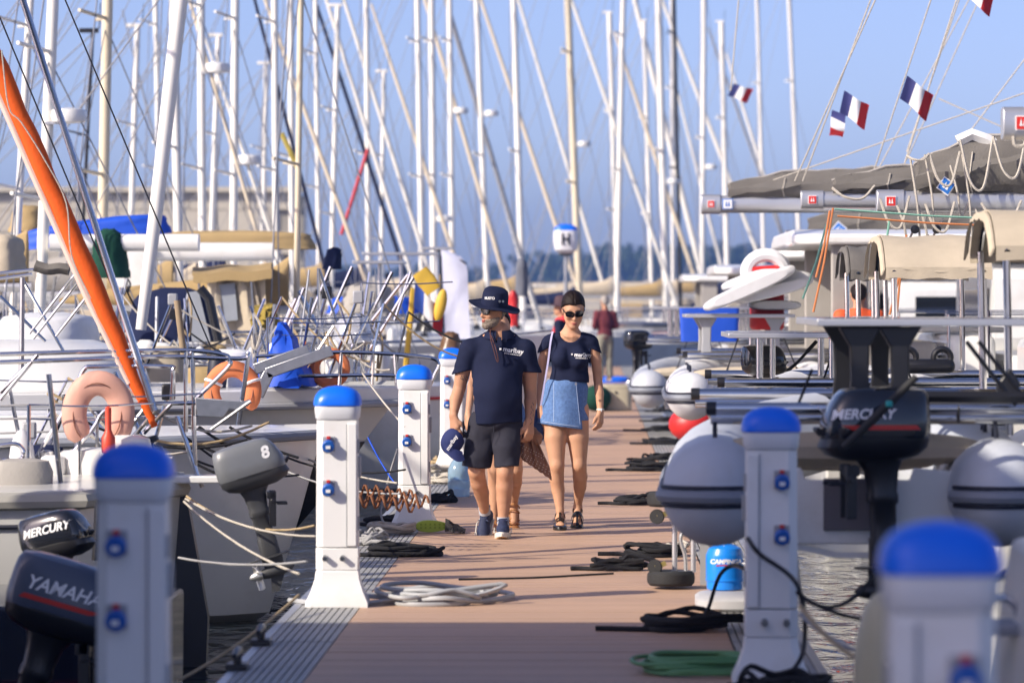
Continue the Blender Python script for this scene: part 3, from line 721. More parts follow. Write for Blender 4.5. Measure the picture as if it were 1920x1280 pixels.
    # sandals
    for (a, f, u, fl) in (((-.062,-.095,.045), (0,-1,-.03), (0,-.03,1), 0), ((.070,.125,.055), (-.03,-.74,-.66), (0,-.66,.74), 1)):
        a = Vector(a); f = Vector(f).normalized(); u = Vector(u).normalized(); r = f.cross(u)
        def q(x,y,z): return a+r*x+f*y+u*z
        z0 = -.012 if not fl else -.028
        def outl(s_, z): return [q(math.sin(k_)*(.054 if math.cos(k_) > 0 else .045)*s_, .03+math.cos(k_)*.138*s_, z) for k_ in [2*math.pi*i/24 for i in range(24)]]
        sd = MB().loft([outl(.97,z0-.032), outl(1,z0-.028), outl(1,z0-.006), outl(.97,z0)]).build('sandal', LEATHB, t)
        sp = MB()
        for y_, hgt in ((.105,.050),(.065,.066),(-.005,.115)):
            sp.grid([[q(math.cos(b_)*.050, y_+d_, z0-.004+hgt*math.sin(b_)) for d_ in (-.015,.015)] for b_ in [math.pi*i/12 for i in range(13)]], u*.004)
        sp.grid([[q(x_, y_, z_) for x_ in (-.008,.008)] for y_, z_ in ((.105,z0+.050),(.065,z0+.066),(.03,z0+.09),(-.005,z0+.114))], u*.005)
        sp.grid([[q(math.sin(b_)*.040, -.06-math.cos(b_)*.030, z0+.05+d_) for d_ in (0,.03)] for b_ in [-2.0+.4*i for i in range(11)]], -f*.004)
        sp.build('strap', LEATHB, sd)
    return t
woman_o = woman()
# bag strap and bag on her shoulder, with the brown shawl
bg_ = thing('shoulder_bag', 'pale lavender strap bag hanging from the shoulder of the woman in the skirt', 'bag', (-.43, 29.62, 0))
MB().grid([[Vector((x,y,z))+Vector((d_,0,0)) for d_ in (-.007,.007)] for x, y, z in [tuple(v) for v in bez([(.105,.075,1.50),(.11,-.03,1.515),(.095,-.09,1.44),(.075,-.12,1.28),(.045,-.12,1.10),(.02,-.09,.95)], 5)]], (0,-.004,.001)).build('strap', mat('lavender strap', (.52,.50,.74), .8), bg_)
bs = SDF((-.14,-.12,.62), (.14,.16,.98), .007); bs.ell((.01,.0,.80), (.07,.055,.13), .03); folds(bs, .006, 1.6, 2); bs.build('bag_body', DENIMD, bg_)
SHAWL = mat('brown eyelet cotton', (.30,.16,.10), .9, var=.2, scale=20, bump=.3, bscale=200)
sw = thing('shawl', 'brown eyelet shawl hanging in folds beside the denim skirt', 'shawl', (-.47, 28.72, .42))
g = []
for i in range(21):
    u_ = i/20; row = []
    for j in range(15):
        v_ = j/14; w_ = .03+.085*min(1,v_*1.3)
        row.append(Vector((-.03+(u_-.5)*2*w_+.07*v_, -.02+.020*math.sin(u_*17+v_*2)*(1-.4*v_)+.01*math.sin(u_*31), .40-v_*(.24+.16*u_)-.010*abs(math.sin(u_*18))*(v_ > .95))))
    g.append(row)
so_ = MB().grid(g, (0,.008,0)).build('shawl_cloth', SHAWL, sw)
ey = MB()
for i in range(1,20):
    for j in (8,9,11,12,13):
        if (i+j)%2: ey.lathe([(0,0),(.004,0),(.004,.002),(0,.002)], g[i][j]-Vector((0,.002,0)), 6, (0,-1,0))
ey.build('eyelets', mat('pale eyelet light', (.75,.62,.48), .8), so_)['kind'] = 'stuff'
kn = SDF((-.12,-.12,.24), (.14,.10,.46), .007); kn.ell((-.01,-.01,.36), (.05,.04,.06), .03); kn.cap((-.04,-.03,.30), .022, (.06,-.02,.33), .026, .02); kn.cap((.0,-.03,.37), .02, (.05,.0,.28), .03, .02); folds(kn, .005, 2.4, 1); kn.build('gathered_cloth', SHAWL, sw)
# ---- a third walker hidden behind the man
def walker():
    t = thing('person', 'walker almost hidden behind the man with the hat, bare legs and tan sandals showing', 'person', (-.72, 29.5, 0))
    S = SDF((-.36,-.25,-.01), (.34,.45,1.68), .011)
    S.ell((0,.02,1.18), (.15,.10,.18), .06); S.ell((0,.02,.92), (.16,.115,.15), .08); S.cap((-.15,.02,1.33), .045, (.15,.02,1.33), .045, .06); S.cap((0,.02,1.32), .055, (0,0,1.46), .046, .05)
    S.ch([(-.16,.02,1.32,.045), (-.22,.06,1.10,.036), (-.25,.0,.87,.025)], .03); S.ch([(.16,.02,1.32,.045), (.21,.06,1.10,.036), (.22,.0,.87,.025)], .03)
    hand(S, (-.25,-.005,.87), (0,-.1,-1), (.5,-.8,0), (.8,.4,0), .16, .5); hand(S, (.22,-.005,.87), (0,-.1,-1), (-.5,-.8,0), (-.8,.4,0), .16, .5)
    S.ch([(-.075,.02,.84,.09), (-.062,-.04,.64,.07), (-.045,-.06,.46,.052), (-.045,-.02,.34,.05), (-.048,-.03,.12,.032), (-.05,-.04,.07,.03)], .035)
    S.ch([(.075,.02,.84,.09), (.10,.0,.64,.07), (.12,.02,.46,.052), (.115,.08,.36,.05), (.10,.20,.20,.032), (.10,.22,.15,.03)], .035)
    S.ch([(-.05,-.03,.06,.03), (-.06,-.14,.04,.028)], .02); S.ch([(.10,.22,.14,.03), (.10,.17,.05,.028)], .02)
    face(S, (0,-.02,1.56), (0,-1,-.1), (0,0,1), .93, False); S.build('body', SKIN2, t, 1)
    T = SDF((-.30,-.25,.75), (.30,.3,1.42), .011); T.ell((0,.02,1.18), (.165,.115,.20), .06); T.cap((0,.02,1.0), .16, (0,.02,.85), .18, .05, flat=((0,1,0),.72)); T.cap((-.15,.02,1.33), .056, (.15,.02,1.33), .056, .06); T.clip(lambda x,y,z: (z-1.385)+0*x+0*y); T.clip(lambda x,y,z: .98-z+0*x+0*y); T.build('top', NAVY, t)
    T = SDF((-.30,-.25,.55), (.30,.3,1.1), .011); T.cap((0,.02,.96), .165, (.02,.02,.85), .185, .05, flat=((0,1,0),.74)); T.cap((-.075,.02,.84), .10, (-.066,-.02,.70), .095, .04); T.cap((.075,.02,.84), .10, (.095,.0,.70), .095, .04); T.clip(lambda x,y,z: .72-z+0*x+0*y); T.clip(lambda x,y,z: z-1.0+0*x+0*y); T.build('shorts', DENIM, t)
    H = SDF((-.14,-.2,1.4), (.14,.2,1.72), .01); H.ell((0,.0,1.60), (.08,.095,.09), .02); H.ell((0,.04,1.53), (.075,.07,.09), .02); H.clip(lambda x,y,z: -(y+.045)-(z-1.60)*.9+0*x); H.build('hair', HAIRB, t)
    TANL = mat('tan leather', (.42,.20,.08), .5)
    for a, f, u in (((-.055,-.06,.030), Vector((0,-1,0)), Vector((0,0,1))), ((.10,.225,.105), Vector((0,-.35,-.93)), Vector((0,-.93,.35)))):
        a = Vector(a); r = f.cross(u)
        outl = lambda s_, z: [a+r*math.sin(k)*.042*s_+f*(.03+math.cos(k)*.12*s_)+u*z for k in [2*math.pi*i/20 for i in range(20)]]
        sd = MB().loft([outl(.97,-.026), outl(1,-.02), outl(1,-.008), outl(.97,-.004)]).build('sandal', TANL, t)
        sp = MB()
        for y_, hg in ((.11,.036),(.08,.045),(.05,.055),(-.01,.085),(-.05,.11)): sp.tube([a+r*math.cos(b)*.042+f*y_+u*(hg*math.sin(b)-.004) for b in [math.pi*i/8 for i in range(9)]], .006, 5)
        sp.build('strap', TANL, sd)
walker()
# ---- people further along the pontoon
def far_person(label, loc, rz, top, trousers, hairm, short=False, hat=None, vest=None, h=.016, arms='front', shoes=None, apron=None):
    t = thing('person', label, 'person', loc, rz)
    S = SDF((-.40,-.40,-.01), (.40,.40,1.85), h)
    S.ell((0,.02,1.25), (.165,.11,.21), .06); S.ell((0,.02,.95), (.15,.115,.16), .08); S.cap((-.18,.02,1.41), .05, (.18,.02,1.41), .05, .06); S.cap((0,.02,1.4), .06, (0,0,1.55), .052, .05)
    for q in (-1,1):
        if arms == 'front': S.ch([(q*.19,.02,1.40,.055), (q*.25,.05,1.15,.042), (q*.14,-.20,1.10,.03)], .03); hand(S, (q*.14,-.20,1.10), (-q*.6,-.7,.1), (0,0,1), (-q,.2,0), .17, .6)
        else: S.ch([(q*.20,.02,1.40,.055), (q*.25,.07,1.14,.042), (q*.24,-.06,.93,.03)], .03); hand(S, (q*.24,-.06,.93), (0,-.3,-1), (-q*.3,-1,0), (-q,0,0), .17, .5)
        S.ch([(q*.09,.02,.86,.095), (q*.10,-.02,.48,.06), (q*.10,.03,.10,.045)], .04); S.ch([(q*.10,.03,.06,.04), (q*.11,-.12,.04,.04)], .03)
    face(S, (0,-.02,1.665), (0,-1,-.05), (0,0,1), 1); S.build('body', SKIN, t, 1)
    T = SDF((-.42,-.42,.7), (.42,.42,1.6), h); T.ell((0,.02,1.25), (.18,.125,.22), .06); T.cap((0,.02,1.0), .165, (0,.02,.9), .175, .05, flat=((0,1,0),.75)); T.cap((-.18,.02,1.41), .062, (.18,.02,1.41), .062, .06); T.cap((0,.02,1.40), .075, (0,.02,1.48), .07, .05)
    for q in (-1,1):
        if short: T.cap((q*.19,.02,1.40), .066, (q*.235,.04,1.22), .062, .04)
        elif arms == 'front': T.ch([(q*.19,.02,1.40,.066), (q*.25,.05,1.15,.056), (q*.15,-.17,1.10,.042)], .04)
        else: T.ch([(q*.20,.02,1.40,.066), (q*.25,.07,1.14,.055), (q*.24,-.04,.97,.042)], .04)
    folds(T, .004, .9, 1); T.clip(lambda x,y,z: .88-z-.3*(np.abs(x) > .2)+0*y); T.clip(lambda x,y,z: z-1.49+0*x+0*y); T.build('top', top, t)
    T = SDF((-.3,-.3,.0), (.3,.3,1.1), h); T.ell((0,.02,.93), (.165,.13,.14), .05)
    for q in (-1,1): T.ch([(q*.09,.02,.86,.105), (q*.10,-.02,.48,.08), (q*.10,.03,.12,.07)], .04)
    zc = .50 if trousers[1] else .08
    T.clip(lambda x,y,z: zc-z+0*x+0*y); T.clip(lambda x,y,z: z-1.0+0*x+0*y); folds(T, .004, .9, 2); T.build('trousers', trousers[0], t)
    H = SDF((-.15,-.2,1.5), (.15,.2,1.85), h); H.ell((0,.0,1.71), (.084,.10,.088), .02); H.ell((0,.045,1.65), (.076,.065,.08), .02); H.clip(lambda x,y,z: -(y+.05)-(z-1.70)*1.0+0*x); H.build('hair', hairm, t)
    for q in (-1,1): MB().ell((q*.105,-.05,.035), (.05,.14,.045)).build('shoe', shoes or SOLEW, t)
    if hat:
        r = lambda a, z: [Vector((a*math.cos(k), a*1.12*math.sin(k), z)) for k in [2*math.pi*i/24 for i in range(24)]]
        hh = MB().loft([r(.10,1.70), r(.10,1.76), r(.088,1.82), r(.05,1.845), r(.01,1.845)]).build('hat', hat, t)
        MB().loft([r(.10,1.715), r(.17,1.69), r(.172,1.683), r(.10,1.70)]).build('brim', hat, hh)
    if vest:
        V = SDF((-.3,-.3,1.0), (.3,.3,1.62), h); V.torus = None
        V.cap((-.10,-.09,1.20), .05, (-.075,-.03,1.46), .045, .03); V.cap((.10,-.09,1.20), .05, (.075,-.03,1.46), .045, .03); V.cap((-.08,.09,1.49), .05, (.08,.09,1.49), .05, .04); V.cap((-.075,-.03,1.46), .045, (-.08,.09,1.49), .05, .03); V.cap((.075,-.03,1.46), .045, (.08,.09,1.49), .05, .03)
        V.build('lifejacket', vest, t)
    return t
BURG = mat('burgundy jersey', (.14,.022,.030), .85, var=.15, scale=20); OLIVE = mat('grey olive cotton', (.24,.23,.18), .85)
GREYH = mat('grey hair', (.32,.29,.26), .7, var=.3, scale=60); REDV = mat('red lifejacket cloth', (.55,.02,.03), .7)
far_person('man in burgundy jumper and grey trousers standing with his back turned by the beige box', (X_(1134,80), 80, .09), math.pi+.35, BURG, (OLIVE, False), GREYH)
far_person('man in dark hat, navy shirt and red lifejacket behind the woman in the skirt', (X_(1053,58), 58, 0), -1.9, NAVY, (DENIMD, False), GREYH, True, mat('faded plum hat', (.07,.035,.045), .8), REDV)
# ---------------------------------------------------------------- builders for boats and their gear
HYPA = mat('light grey inflatable fabric', (.50,.53,.58), .5, var=.08, scale=6, dirt=(.42,.42,.42), dscale=3)
HYPW = mat('white inflatable fabric', (.68,.69,.70), .5, var=.06, scale=6, dirt=(.5,.5,.48), dscale=3)
BANDG = mat('grey rubbing strip', (.22,.24,.28), .6); BANDN = mat('dark navy rubbing strip', (.012,.015,.03), .55)
BEIGE = mat('beige marine canvas', (.50,.43,.32), .85, var=.12, scale=9, bump=.3, bscale=120, spec=.2)
TAUPE = mat('taupe grey canvas', (.155,.145,.130), .85, var=.2, scale=5, bump=.35, bscale=60, spec=.2)
GREYC = mat('pale grey canvas', (.36,.34,.31), .85, var=.15, scale=5, bump=.3, bscale=60, spec=.2)
SOLAR = mat('solar cells', (.012,.018,.055), .12, var=.3, scale=14, coat=.6)
WINDOW = mat('smoked acrylic window', (.012,.014,.018), .08, coat=.4)
ORANGE = mat('orange sailcloth', (.72,.11,.015), .75, var=.12, scale=4, bump=.3, bscale=40, spec=.2)
ORANGEP = mat('orange foam cover', (.68,.20,.07), .7, var=.15, scale=8)
PINKP = mat('sun faded salmon vinyl', (.66,.36,.27), .6, var=.10, scale=8)
REDF = mat('red vinyl', (.55,.02,.018), .45); YELL = mat('yellow vinyl', (.65,.42,.04), .6)
BLUET = mat('bright blue tarpaulin', (.006,.075,.55), .6, var=.15, scale=3, bump=.4, bscale=12)
NAVYC = mat('navy canvas', (.012,.018,.055), .85, var=.25, scale=5, bump=.4, bscale=20, spec=.2)
TANC = mat('tan canvas', (.40,.29,.14), .85, var=.15, scale=4, bump=.3, bscale=30, spec=.2)
GREENC = mat('dark green canvas', (.010,.055,.035), .85, var=.25, scale=6, bump=.4, bscale=30, spec=.2)
STICKW = mat('white sticker', (.8,.8,.8), .4); STICKB = mat('blue sticker', (.02,.16,.55), .4); STICKR = mat('red sticker', (.65,.03,.02), .4)
FB = mat('flag blue', (.045,.05,.19), .8); FW = mat('flag white', (.75,.74,.74), .8); FR = mat('flag red', (.60,.02,.02), .8)
def lerp(a, b, t): return a+(b-a)*t
def outboard(name, label, loc, rz, body, leg, text=None, textm=WPRINT, size=1.0, tilt=0, accent=None, tiller=True, big8=False, group=None, tx=0, ts=.085):
    """origin at the middle of the powerhead base; +x is the front of the motor (towards the boat)"""
    t = thing(name, label, 'outboard', loc, rz, group); k = size
    ex = Matrix.Rotation(math.radians(tilt), 3, 'Y')
    def W(m):
        m.v = [tuple(ex@Vector(v)) for v in m.v]; return m
    pan = MB().loft([sel(.01*k,0,.15*k,.085*k,-.05*k,3,26), sel(.015*k,0,.225*k,.120*k,-.025*k,3.4,26), sel(.012*k,0,.262*k,.145*k,.015*k,3.6,26), sel(0,0,.256*k,.148*k,.055*k,4,26)])
    W(pan).build('lower_cowl', leg, t)
    cw = MB().loft([sel(0,0,.255*k,.149*k,.058*k,4,30), sel(0,0,.262*k,.154*k,.085*k,4.2,30), sel(-.004*k,0,.258*k,.152*k,.14*k,4.4,30), sel(-.018*k,0,.240*k,.142*k,.215*k,4.4,30), sel(-.030*k,0,.222*k,.130*k,.262*k,4,30), sel(-.038*k,0,.200*k,.112*k,.288*k,3.6,30), sel(-.045*k,0,.13*k,.07*k,.302*k,3,30), sel(-.05*k,0,.01,.01,.306*k,2,30)])
    cowl = W(cw).build('cowl', body, t)
    W(MB().loft([sel(0,0,.258*k,.152*k,.052*k,3.2,26), sel(0,0,.258*k,.152*k,.062*k,3.2,26)])).build('seal', RUBBER, t)
    W(MB().tube([(.258*k,-.04*k,.07*k),(.285*k,-.04*k,.10*k),(.285*k,.04*k,.10*k),(.258*k,.04*k,.07*k)], .012*k, 6)).build('latch', BLACKP, t)
    W(MB().loft([sel(-.17*k,0,.03*k,.06*k,.262*k,3,14), sel(-.18*k,0,.028*k,.055*k,.268*k,3,14)])).build('vent', BLACKP, cowl)
    W(MB().loft([sel(-.02*k,0,.115*k,.075*k,-.045*k,3,18), sel(-.03*k,0,.085*k,.060*k,-.10*k,3,18), sel(-.035*k,0,.072*k,.052*k,-.20*k,2.8,18), sel(-.035*k,0,.078*k,.056*k,-.215*k,2.8,18), sel(-.037*k,0,.078*k,.055*k,-.25*k,2.8,18), sel(-.038*k,0,.066*k,.045*k,-.265*k,2.8,18), sel(-.042*k,0,.064*k,.040*k,-.42*k,2.8,18), sel(-.042*k,0,.072*k,.042*k,-.43*k,2.8,18), sel(-.045*k,0,.074*k,.032*k,-.56*k,2.6,18)])).build('midsection', leg, t)
    W(MB().loft([sel(-.07*k,0,.17*k,.075*k,-.562*k,2.6,22), sel(-.07*k,0,.17*k,.075*k,-.574*k,2.6,22)])).build('cavitation_plate', leg, t)
    gc = MB().loft([sel(-.045*k,0,.080*k,.028*k,-.575*k,2.4,18), sel(-.045*k,0,.075*k,.026*k,-.65*k,2.4,18)])
    gc.lathe([(.004*k,-.15*k),(.03*k,-.12*k),(.043*k,-.05*k),(.043*k,.06*k),(.034*k,.10*k)], (-.05*k,0,-.68*k), 16, (-1,0,0))
    gc.prism([(.02*k,-.006*k,-.70*k),(-.09*k,-.006*k,-.70*k),(-.12*k,-.006*k,-.83*k),(-.06*k,-.006*k,-.83*k)], (0,.012*k,0)); 
    g = W(gc).build('gearcase', leg, t); g['kind'] = 'part'; del g['kind']
    pr = MB(); pr.lathe([(.034*k,0),(.036*k,.02*k),(.034*k,.06*k),(.018*k,.09*k),(.004*k,.10*k)], (-.15*k,0,-.68*k), 14, (-1,0,0))
    prop = W(pr).build('propeller', ALU, t)
    for i in range(3):
        a = 2*math.pi*i/3+.5; r = lambda q: Vector((0, math.cos(q), math.sin(q)))
        c = Vector((-.185*k,0,-.68*k)); bl = MB()
        bl.grid([[c+r(a+da*(1-.2*rr))*(.03+.085*rr)*k+Vector((da*.05*k,0,0)) for da in (-.45,-.2,.05,.3,.5)] for rr in (0,.35,.7,.95)], (.005*k,0,0)); W(bl).build('blade', ALU, prop)
    br = MB(); br.box((.13*k,-.07*k,-.20*k), (.05*k,.03*k,.26*k)); br.box((.13*k,.07*k,-.20*k), (.05*k,.03*k,.26*k)); br.box((.12*k,0,-.10*k), (.06*k,.17*k,.05*k)); br.cyl((.13*k,-.10*k,-.14*k), (.13*k,.10*k,-.14*k), .018*k)
    br.cyl((.16*k,-.07*k,-.16*k), (.24*k,-.07*k,-.16*k), .010*k); br.cyl((.16*k,.07*k,-.16*k), (.24*k,.07*k,-.16*k), .010*k)
    br.build('clamp_bracket', BLACKP, t, bevel=.004)
    if tiller:
        th = MB().tube([(.20*k,-.05*k,-.01*k),(.30*k,-.07*k,.02*k),(.40*k,-.08*k,.10*k),(.52*k,-.08*k,.22*k)], [.02*k,.022*k,.018*k,.018*k], 10).build('tiller', BLACKP, t)
        MB().tube([(.52*k,-.08*k,.22*k),(.64*k,-.08*k,.34*k)], [.024*k,.022*k], 12).build('grip', RUBBER, th)
    bv = bvh_of(cowl)
    for sd in ((-1,1) if text else ()):
        text_on('lettering', text, ts*k, textm, cowl, ex@Vector((tx,sd*.16*k,.175*k)), ex@Vector((-sd,0,0)) if sd > 0 else ex@Vector((1,0,0)), ex@Vector((0,-sd*.12,1)), .25, .002, bv, .002)
        if accent:
            W(MB().prism([(-.19*k,sd*.156*k,.10*k),(.14*k,sd*.156*k,.10*k),(.20*k,sd*.156*k,.122*k),(-.17*k,sd*.156*k,.122*k)], (0,sd*.003,0))).build('accent_stripe', accent, cowl)
    if big8: text_on('lettering', '8', .12*k, textm, cowl, ex@Vector((.13*k,-.16*k,.19*k)), ex@Vector((1,0,0)), ex@Vector((0,0,1)), .1, .004, bv, .002)
    return t
def dinghy(label, loc, rz=0, L=3.0, beam=1.40, R=.24, m=HYPA, seat=BEIGE, group='dinghies hung from davits', cover=False):
    """origin between the stern cones, +y towards the bow"""
    t = thing('inflatable_dinghy', label, 'dinghy', loc, rz, group); hb = beam/2
    def path(side):
        return bez([(side*hb,.0,0),(side*hb,L*.35,.0),(side*hb*.96,L*.62,.05),(side*hb*.66,L*.85,.13),(side*.12,L*.98,.20)], 6)
    for s_ in (-1,1):
        pts = path(s_); pre = [Vector((s_*hb, -R*1.05*math.sin(a), 0)) for a in (1.52,1.35,1.1,.8,.5,.25)]; rr = [R*math.cos(a) for a in (1.52,1.35,1.1,.8,.5,.25)]
        n_ = len(pts); tb = MB().tube(pre+pts, rr+[lerp(R, R*.86, (i/(n_-1))**2) for i in range(n_)], 20).build('tube', m, t, sm=60)
        for h, th, mm, off in ((.035,.011,BANDN,1.0),(-.055,.011,BANDN,1.0),(-.010,.036,BANDG,.985)):
            q = math.sqrt(max(R*R-h*h, .01))*off
            arc = [Vector((s_*hb-s_*math.cos(a)*q, -math.sin(a)*q*1.04, h)) for a in [math.pi*(.12+.88*i/16) for i in range(17)]]
            rest_ = [Vector((s_*(abs(p.x)+q*.99) if i < len(pts)*.55 else p.x+s_*q*.9, p.y, p.z+h)) for i, p in enumerate(pts[1:-3])]
            MB().tube(arc+rest_, th, 8).build('rub_strake', mm, tb)
        for y_ in (.45, 1.25, 2.0):
            MB().tube(bez([(s_*hb,y_-.10,R-.005),(s_*hb,y_-.05,R+.05),(s_*hb,y_+.05,R+.05),(s_*hb,y_+.10,R-.005)], 4), .012, 6).build('grab_handle', BANDN, tb)
        MB().tube(bez([(s_*(hb+R*.8),.2,R*.55),(s_*(hb+R*.85),.8,R*.4),(s_*(hb+R*.8),1.4,R*.55),(s_*(hb+R*.8),2.0,R*.5)], 5), .009, 6).build('grab_line', BLACKROPE, tb)
    w_ = hb-R*.8
    tr = MB().prism([(-w_,.10,-.26),(w_,.10,-.26),(w_+.03,.10,.10),(.28,.10,.12),(.26,.10,.06),(-.26,.10,.06),(-.28,.10,.12),(-w_-.03,.10,.10)], (0,.05,0)).build('transom', WHITE, t, bevel=.008)
    MB().box((0,.085,-.06), (.34,.02,.26)).build('motor_pad', mat('grey motor pad', (.13,.12,.13), .6), tr, bevel=.005)
    MB().grid([[Vector((x*w_*.98, y_, -.22-.10*(1-abs(x))+(y_/L)**3*.28)) for x in (-1,-.6,-.2,.2,.6,1)] for y_ in [.12+i*(L*.84-.12)/8 for i in range(9)]], (0,0,-.03)).build('floor', WHITE, t)
    MB().loft([sel(0,.16,w_*1.02,.05,1.05,3,16,'y')]+[sel(0,.16,w_*1.02,.10,1.05+a,3,16,'y') for a in (.02,.24,.26)]).build('seat', seat, t, bevel=.02)
    MB().loft([sel(0,.19,w_*1.3,.03,.28,2.6,18,'y'), sel(0,.20,w_*1.35,.085,.34,2.6,18,'y'), sel(0,.20,w_*1.35,.085,.62,2.6,18,'y'), sel(0,.19,w_*1.3,.03,.68,2.6,18,'y')]).build('stern_cushion', seat, t)
    for s_ in (-1,1):
        MB().tube([(s_*hb*.5,.3,R), (s_*hb*.3,.6,.6)], .008, 5).build('lifting_sling', BLACKROPE, t)
    return t
def davit(parent, x0, x1, y, z, drop=.0, double=True, m=CHROME):
    d = MB().cyl((x0,y,z), (x1,y,z), .032, n=14).build('davit_beam', m, parent)
    if double: MB().cyl((x0+.03,y+.25,z-.055), (x1,y+.25,z-.055), .032, n=14).build('davit_beam', m, parent)
    MB().lathe([(.034,0),(.036,.01),(.036,.05)], (x0,y,z), 14, (1,0,0)).build('end_cap', BLACKP, d)
    return d
def solar(parent, x0, x1, y0, y1, z, tiltz=0.0, m=SOLAR):
    p = MB().box(((x0+x1)/2,(y0+y1)/2,z), (x1-x0,y1-y0,.035), rotm('X', tiltz)).build('solar_panel', ALU, parent, bevel=.004)
    nx, ny = max(2, int((x1-x0)/.42)), max(2, int((y1-y0)/.42)); ww, hh = (x1-x0-.06)/nx, (y1-y0-.06)/ny
    for i in range(nx):
        for j in range(ny):
            q = MB().box((x0+.03+(i+.5)*ww, y0+.03+(j+.5)*hh, z+.019), (ww-.012,hh-.012,.004)).build('cell', m, p)
    return p
def bimini(parent, x0, x1, y0, y1, z, drop=.26, m=BEIGE, posts=True, zb=.8):
    g = []; N = 16
    for i in range(N+1):
        u = i/N; row = []
        for j in range(7):
            v = j/6; a = math.pi*u; yy = lerp(y0, y1, u); hgt = z-drop*(abs(2*u-1)**4)
            row.append(Vector((lerp(x0,x1,v), yy, hgt-.02*math.sin(math.pi*v)*0+.012*math.sin(v*9+u*5))))
        g.append(row)
    g = [[p+Vector((0,-.02 if k == 0 else 0,-drop*.9)) for p in g[0]]]*1+g+[[p+Vector((0,.02,-drop*.9)) for p in g[-1]]] if False else g
    c = MB().grid(g, (0,0,-.012)).build('bimini_canopy', m, parent)
    for yy, s_ in ((y0,-1),(y1,1)):
        MB().grid([[Vector((lerp(x0,x1,j/10), yy+s_*.006*math.sin(j*2.1), z-drop*.93-.085*i+.008*math.sin(j*1.7)*i)) for j in range(11)] for i in range(2)], (0,-s_*.012,0)).build('valance', m, c)
    # end flap facing the pontoon
    MB().grid([[Vector((x0-.02-.03*i/3, lerp(y0,y1,j/16), z-drop*(abs(2*j/16-1)**4)-.022*i+.004*math.sin(j*2.3)*i)) for j in range(17)] for i in range(3)], (.012,0,0)).build('end_flap', m, c)
    if posts:
        for x in (x0+.06, x1-.06):
            for y in (y0+.03, y1-.03): MB().cyl((x,y,z-drop), (x+.02,y,zb), .022, n=10).build('post', CHROME, parent)
            MB().tube([(x, lerp(y0,y1,i/10), z-.02-drop*(abs(2*i/10-1)**4)) for i in range(11)], .018, 8).build('bow', CHROME, parent)
    return c
def flag3(name, label, hoist_top, hoist_bot, fly, cols, wave=.05, group='national flags on the rigging', names=('blue_band','white_band','red_band')):
    t = thing(name, label, 'flag', hoist_bot, 0, group); o = Vector(hoist_bot); ht, hb, f = Vector(hoist_top)-o, Vector((0,0,0)), Vector(fly)
    for k in range(3):
        g = []
        for i in range(7):
            u = (k+i/6)/3; row = []
            for j in range(6):
                v = j/5; p = hb.lerp(ht, v)+f*u+Vector((0, wave*math.sin(u*7+v*1.5)*u, wave*.5*math.sin(u*6+v*2)*u-.10*u*u*f.length))
                row.append(p)
            g.append(row)
        MB().grid(g, (0,.004,0)).build(names[k], cols[k], t)
    return t
def boom(parent, x0, x1, y, z, r=.10, bag=None, bagh=.38, capm=ALU, sticker=None, name='boom'):
    """boom running in +x from its outer end x0 with a stack-pack sail bag on top"""
    b = MB().loft([sel(y, z, r*.85, r, x0, 3, 18, 'x'), sel(y, z, r*.85, r, x1, 3, 18, 'x')]).build(name, capm, parent)
    e = MB().loft([sel(y, z, r*.95, r*1.12, x0-.02, 4, 18, 'x'), sel(y, z, r*.95, r*1.12, x0+.20, 4, 18, 'x')]).build('boom_end', ALU, b, bevel=.006)
    if bag:
        rings = []; n_ = 30
        for i in range(n_+1):
            u = i/n_; x = lerp(x0+.30, x1, u); h = bagh*(.55+.45*min(1,u*5)**.7)*(1+.10*math.sin(u*9)); w_ = .12+.10*min(1,u*3)
            rings.append([Vector((x+.02*math.sin(k), y+w_*math.cos(2*math.pi*k/20)*(1 if math.sin(2*math.pi*k/20) < .3 else .45)*(1+.10*math.sin(u*40+k)+.06*math.sin(u*71-k*2)), z+r*.7+h*(.5+.5*math.sin(2*math.pi*k/20))+.022*math.sin(u*37+k*2)+.012*math.sin(u*80+k))) for k in range(20)])
        bg2 = MB().loft(rings).build('sail_bag', bag, b)
        MB().tube([Vector((r_[5].x, r_[5].y, r_[5].z+.012)) for r_ in rings], .016, 6).build('zip', GREYC, bg2)
        for i in range(3, n_, 4): MB().tube([r_+Vector((0,-.010,0)) for r_ in rings[i][8:16]]+[Vector((rings[i][15].x,y-.03,z-r))], .007, 5).build('lacing', WHITEROPE, bg2)
    return b
def sticker(parent, c, s_, a=45, cols=(STICKW, STICKB), d=(0,-1,0)):
    q = Matrix.Rotation(math.radians(a), 3, 'Y'); o = MB().box(c, (s_,.004,s_), q).build('sticker', cols[0], parent)
    MB().box(Vector(c)-Vector((0,.004,0)), (s_*.84,.004,s_*.84), q).build('sticker_print', cols[1], o)
    for i in (-1,1): MB().prism([Vector(c)+q@Vector((x*s_*.3+i*s_*.12,-.008,z*s_*.3)) for x, z in ((0,1),(-.35,-.7),(.35,-.7))], (0,.002,0)).build('sail_mark', cols[0], o)
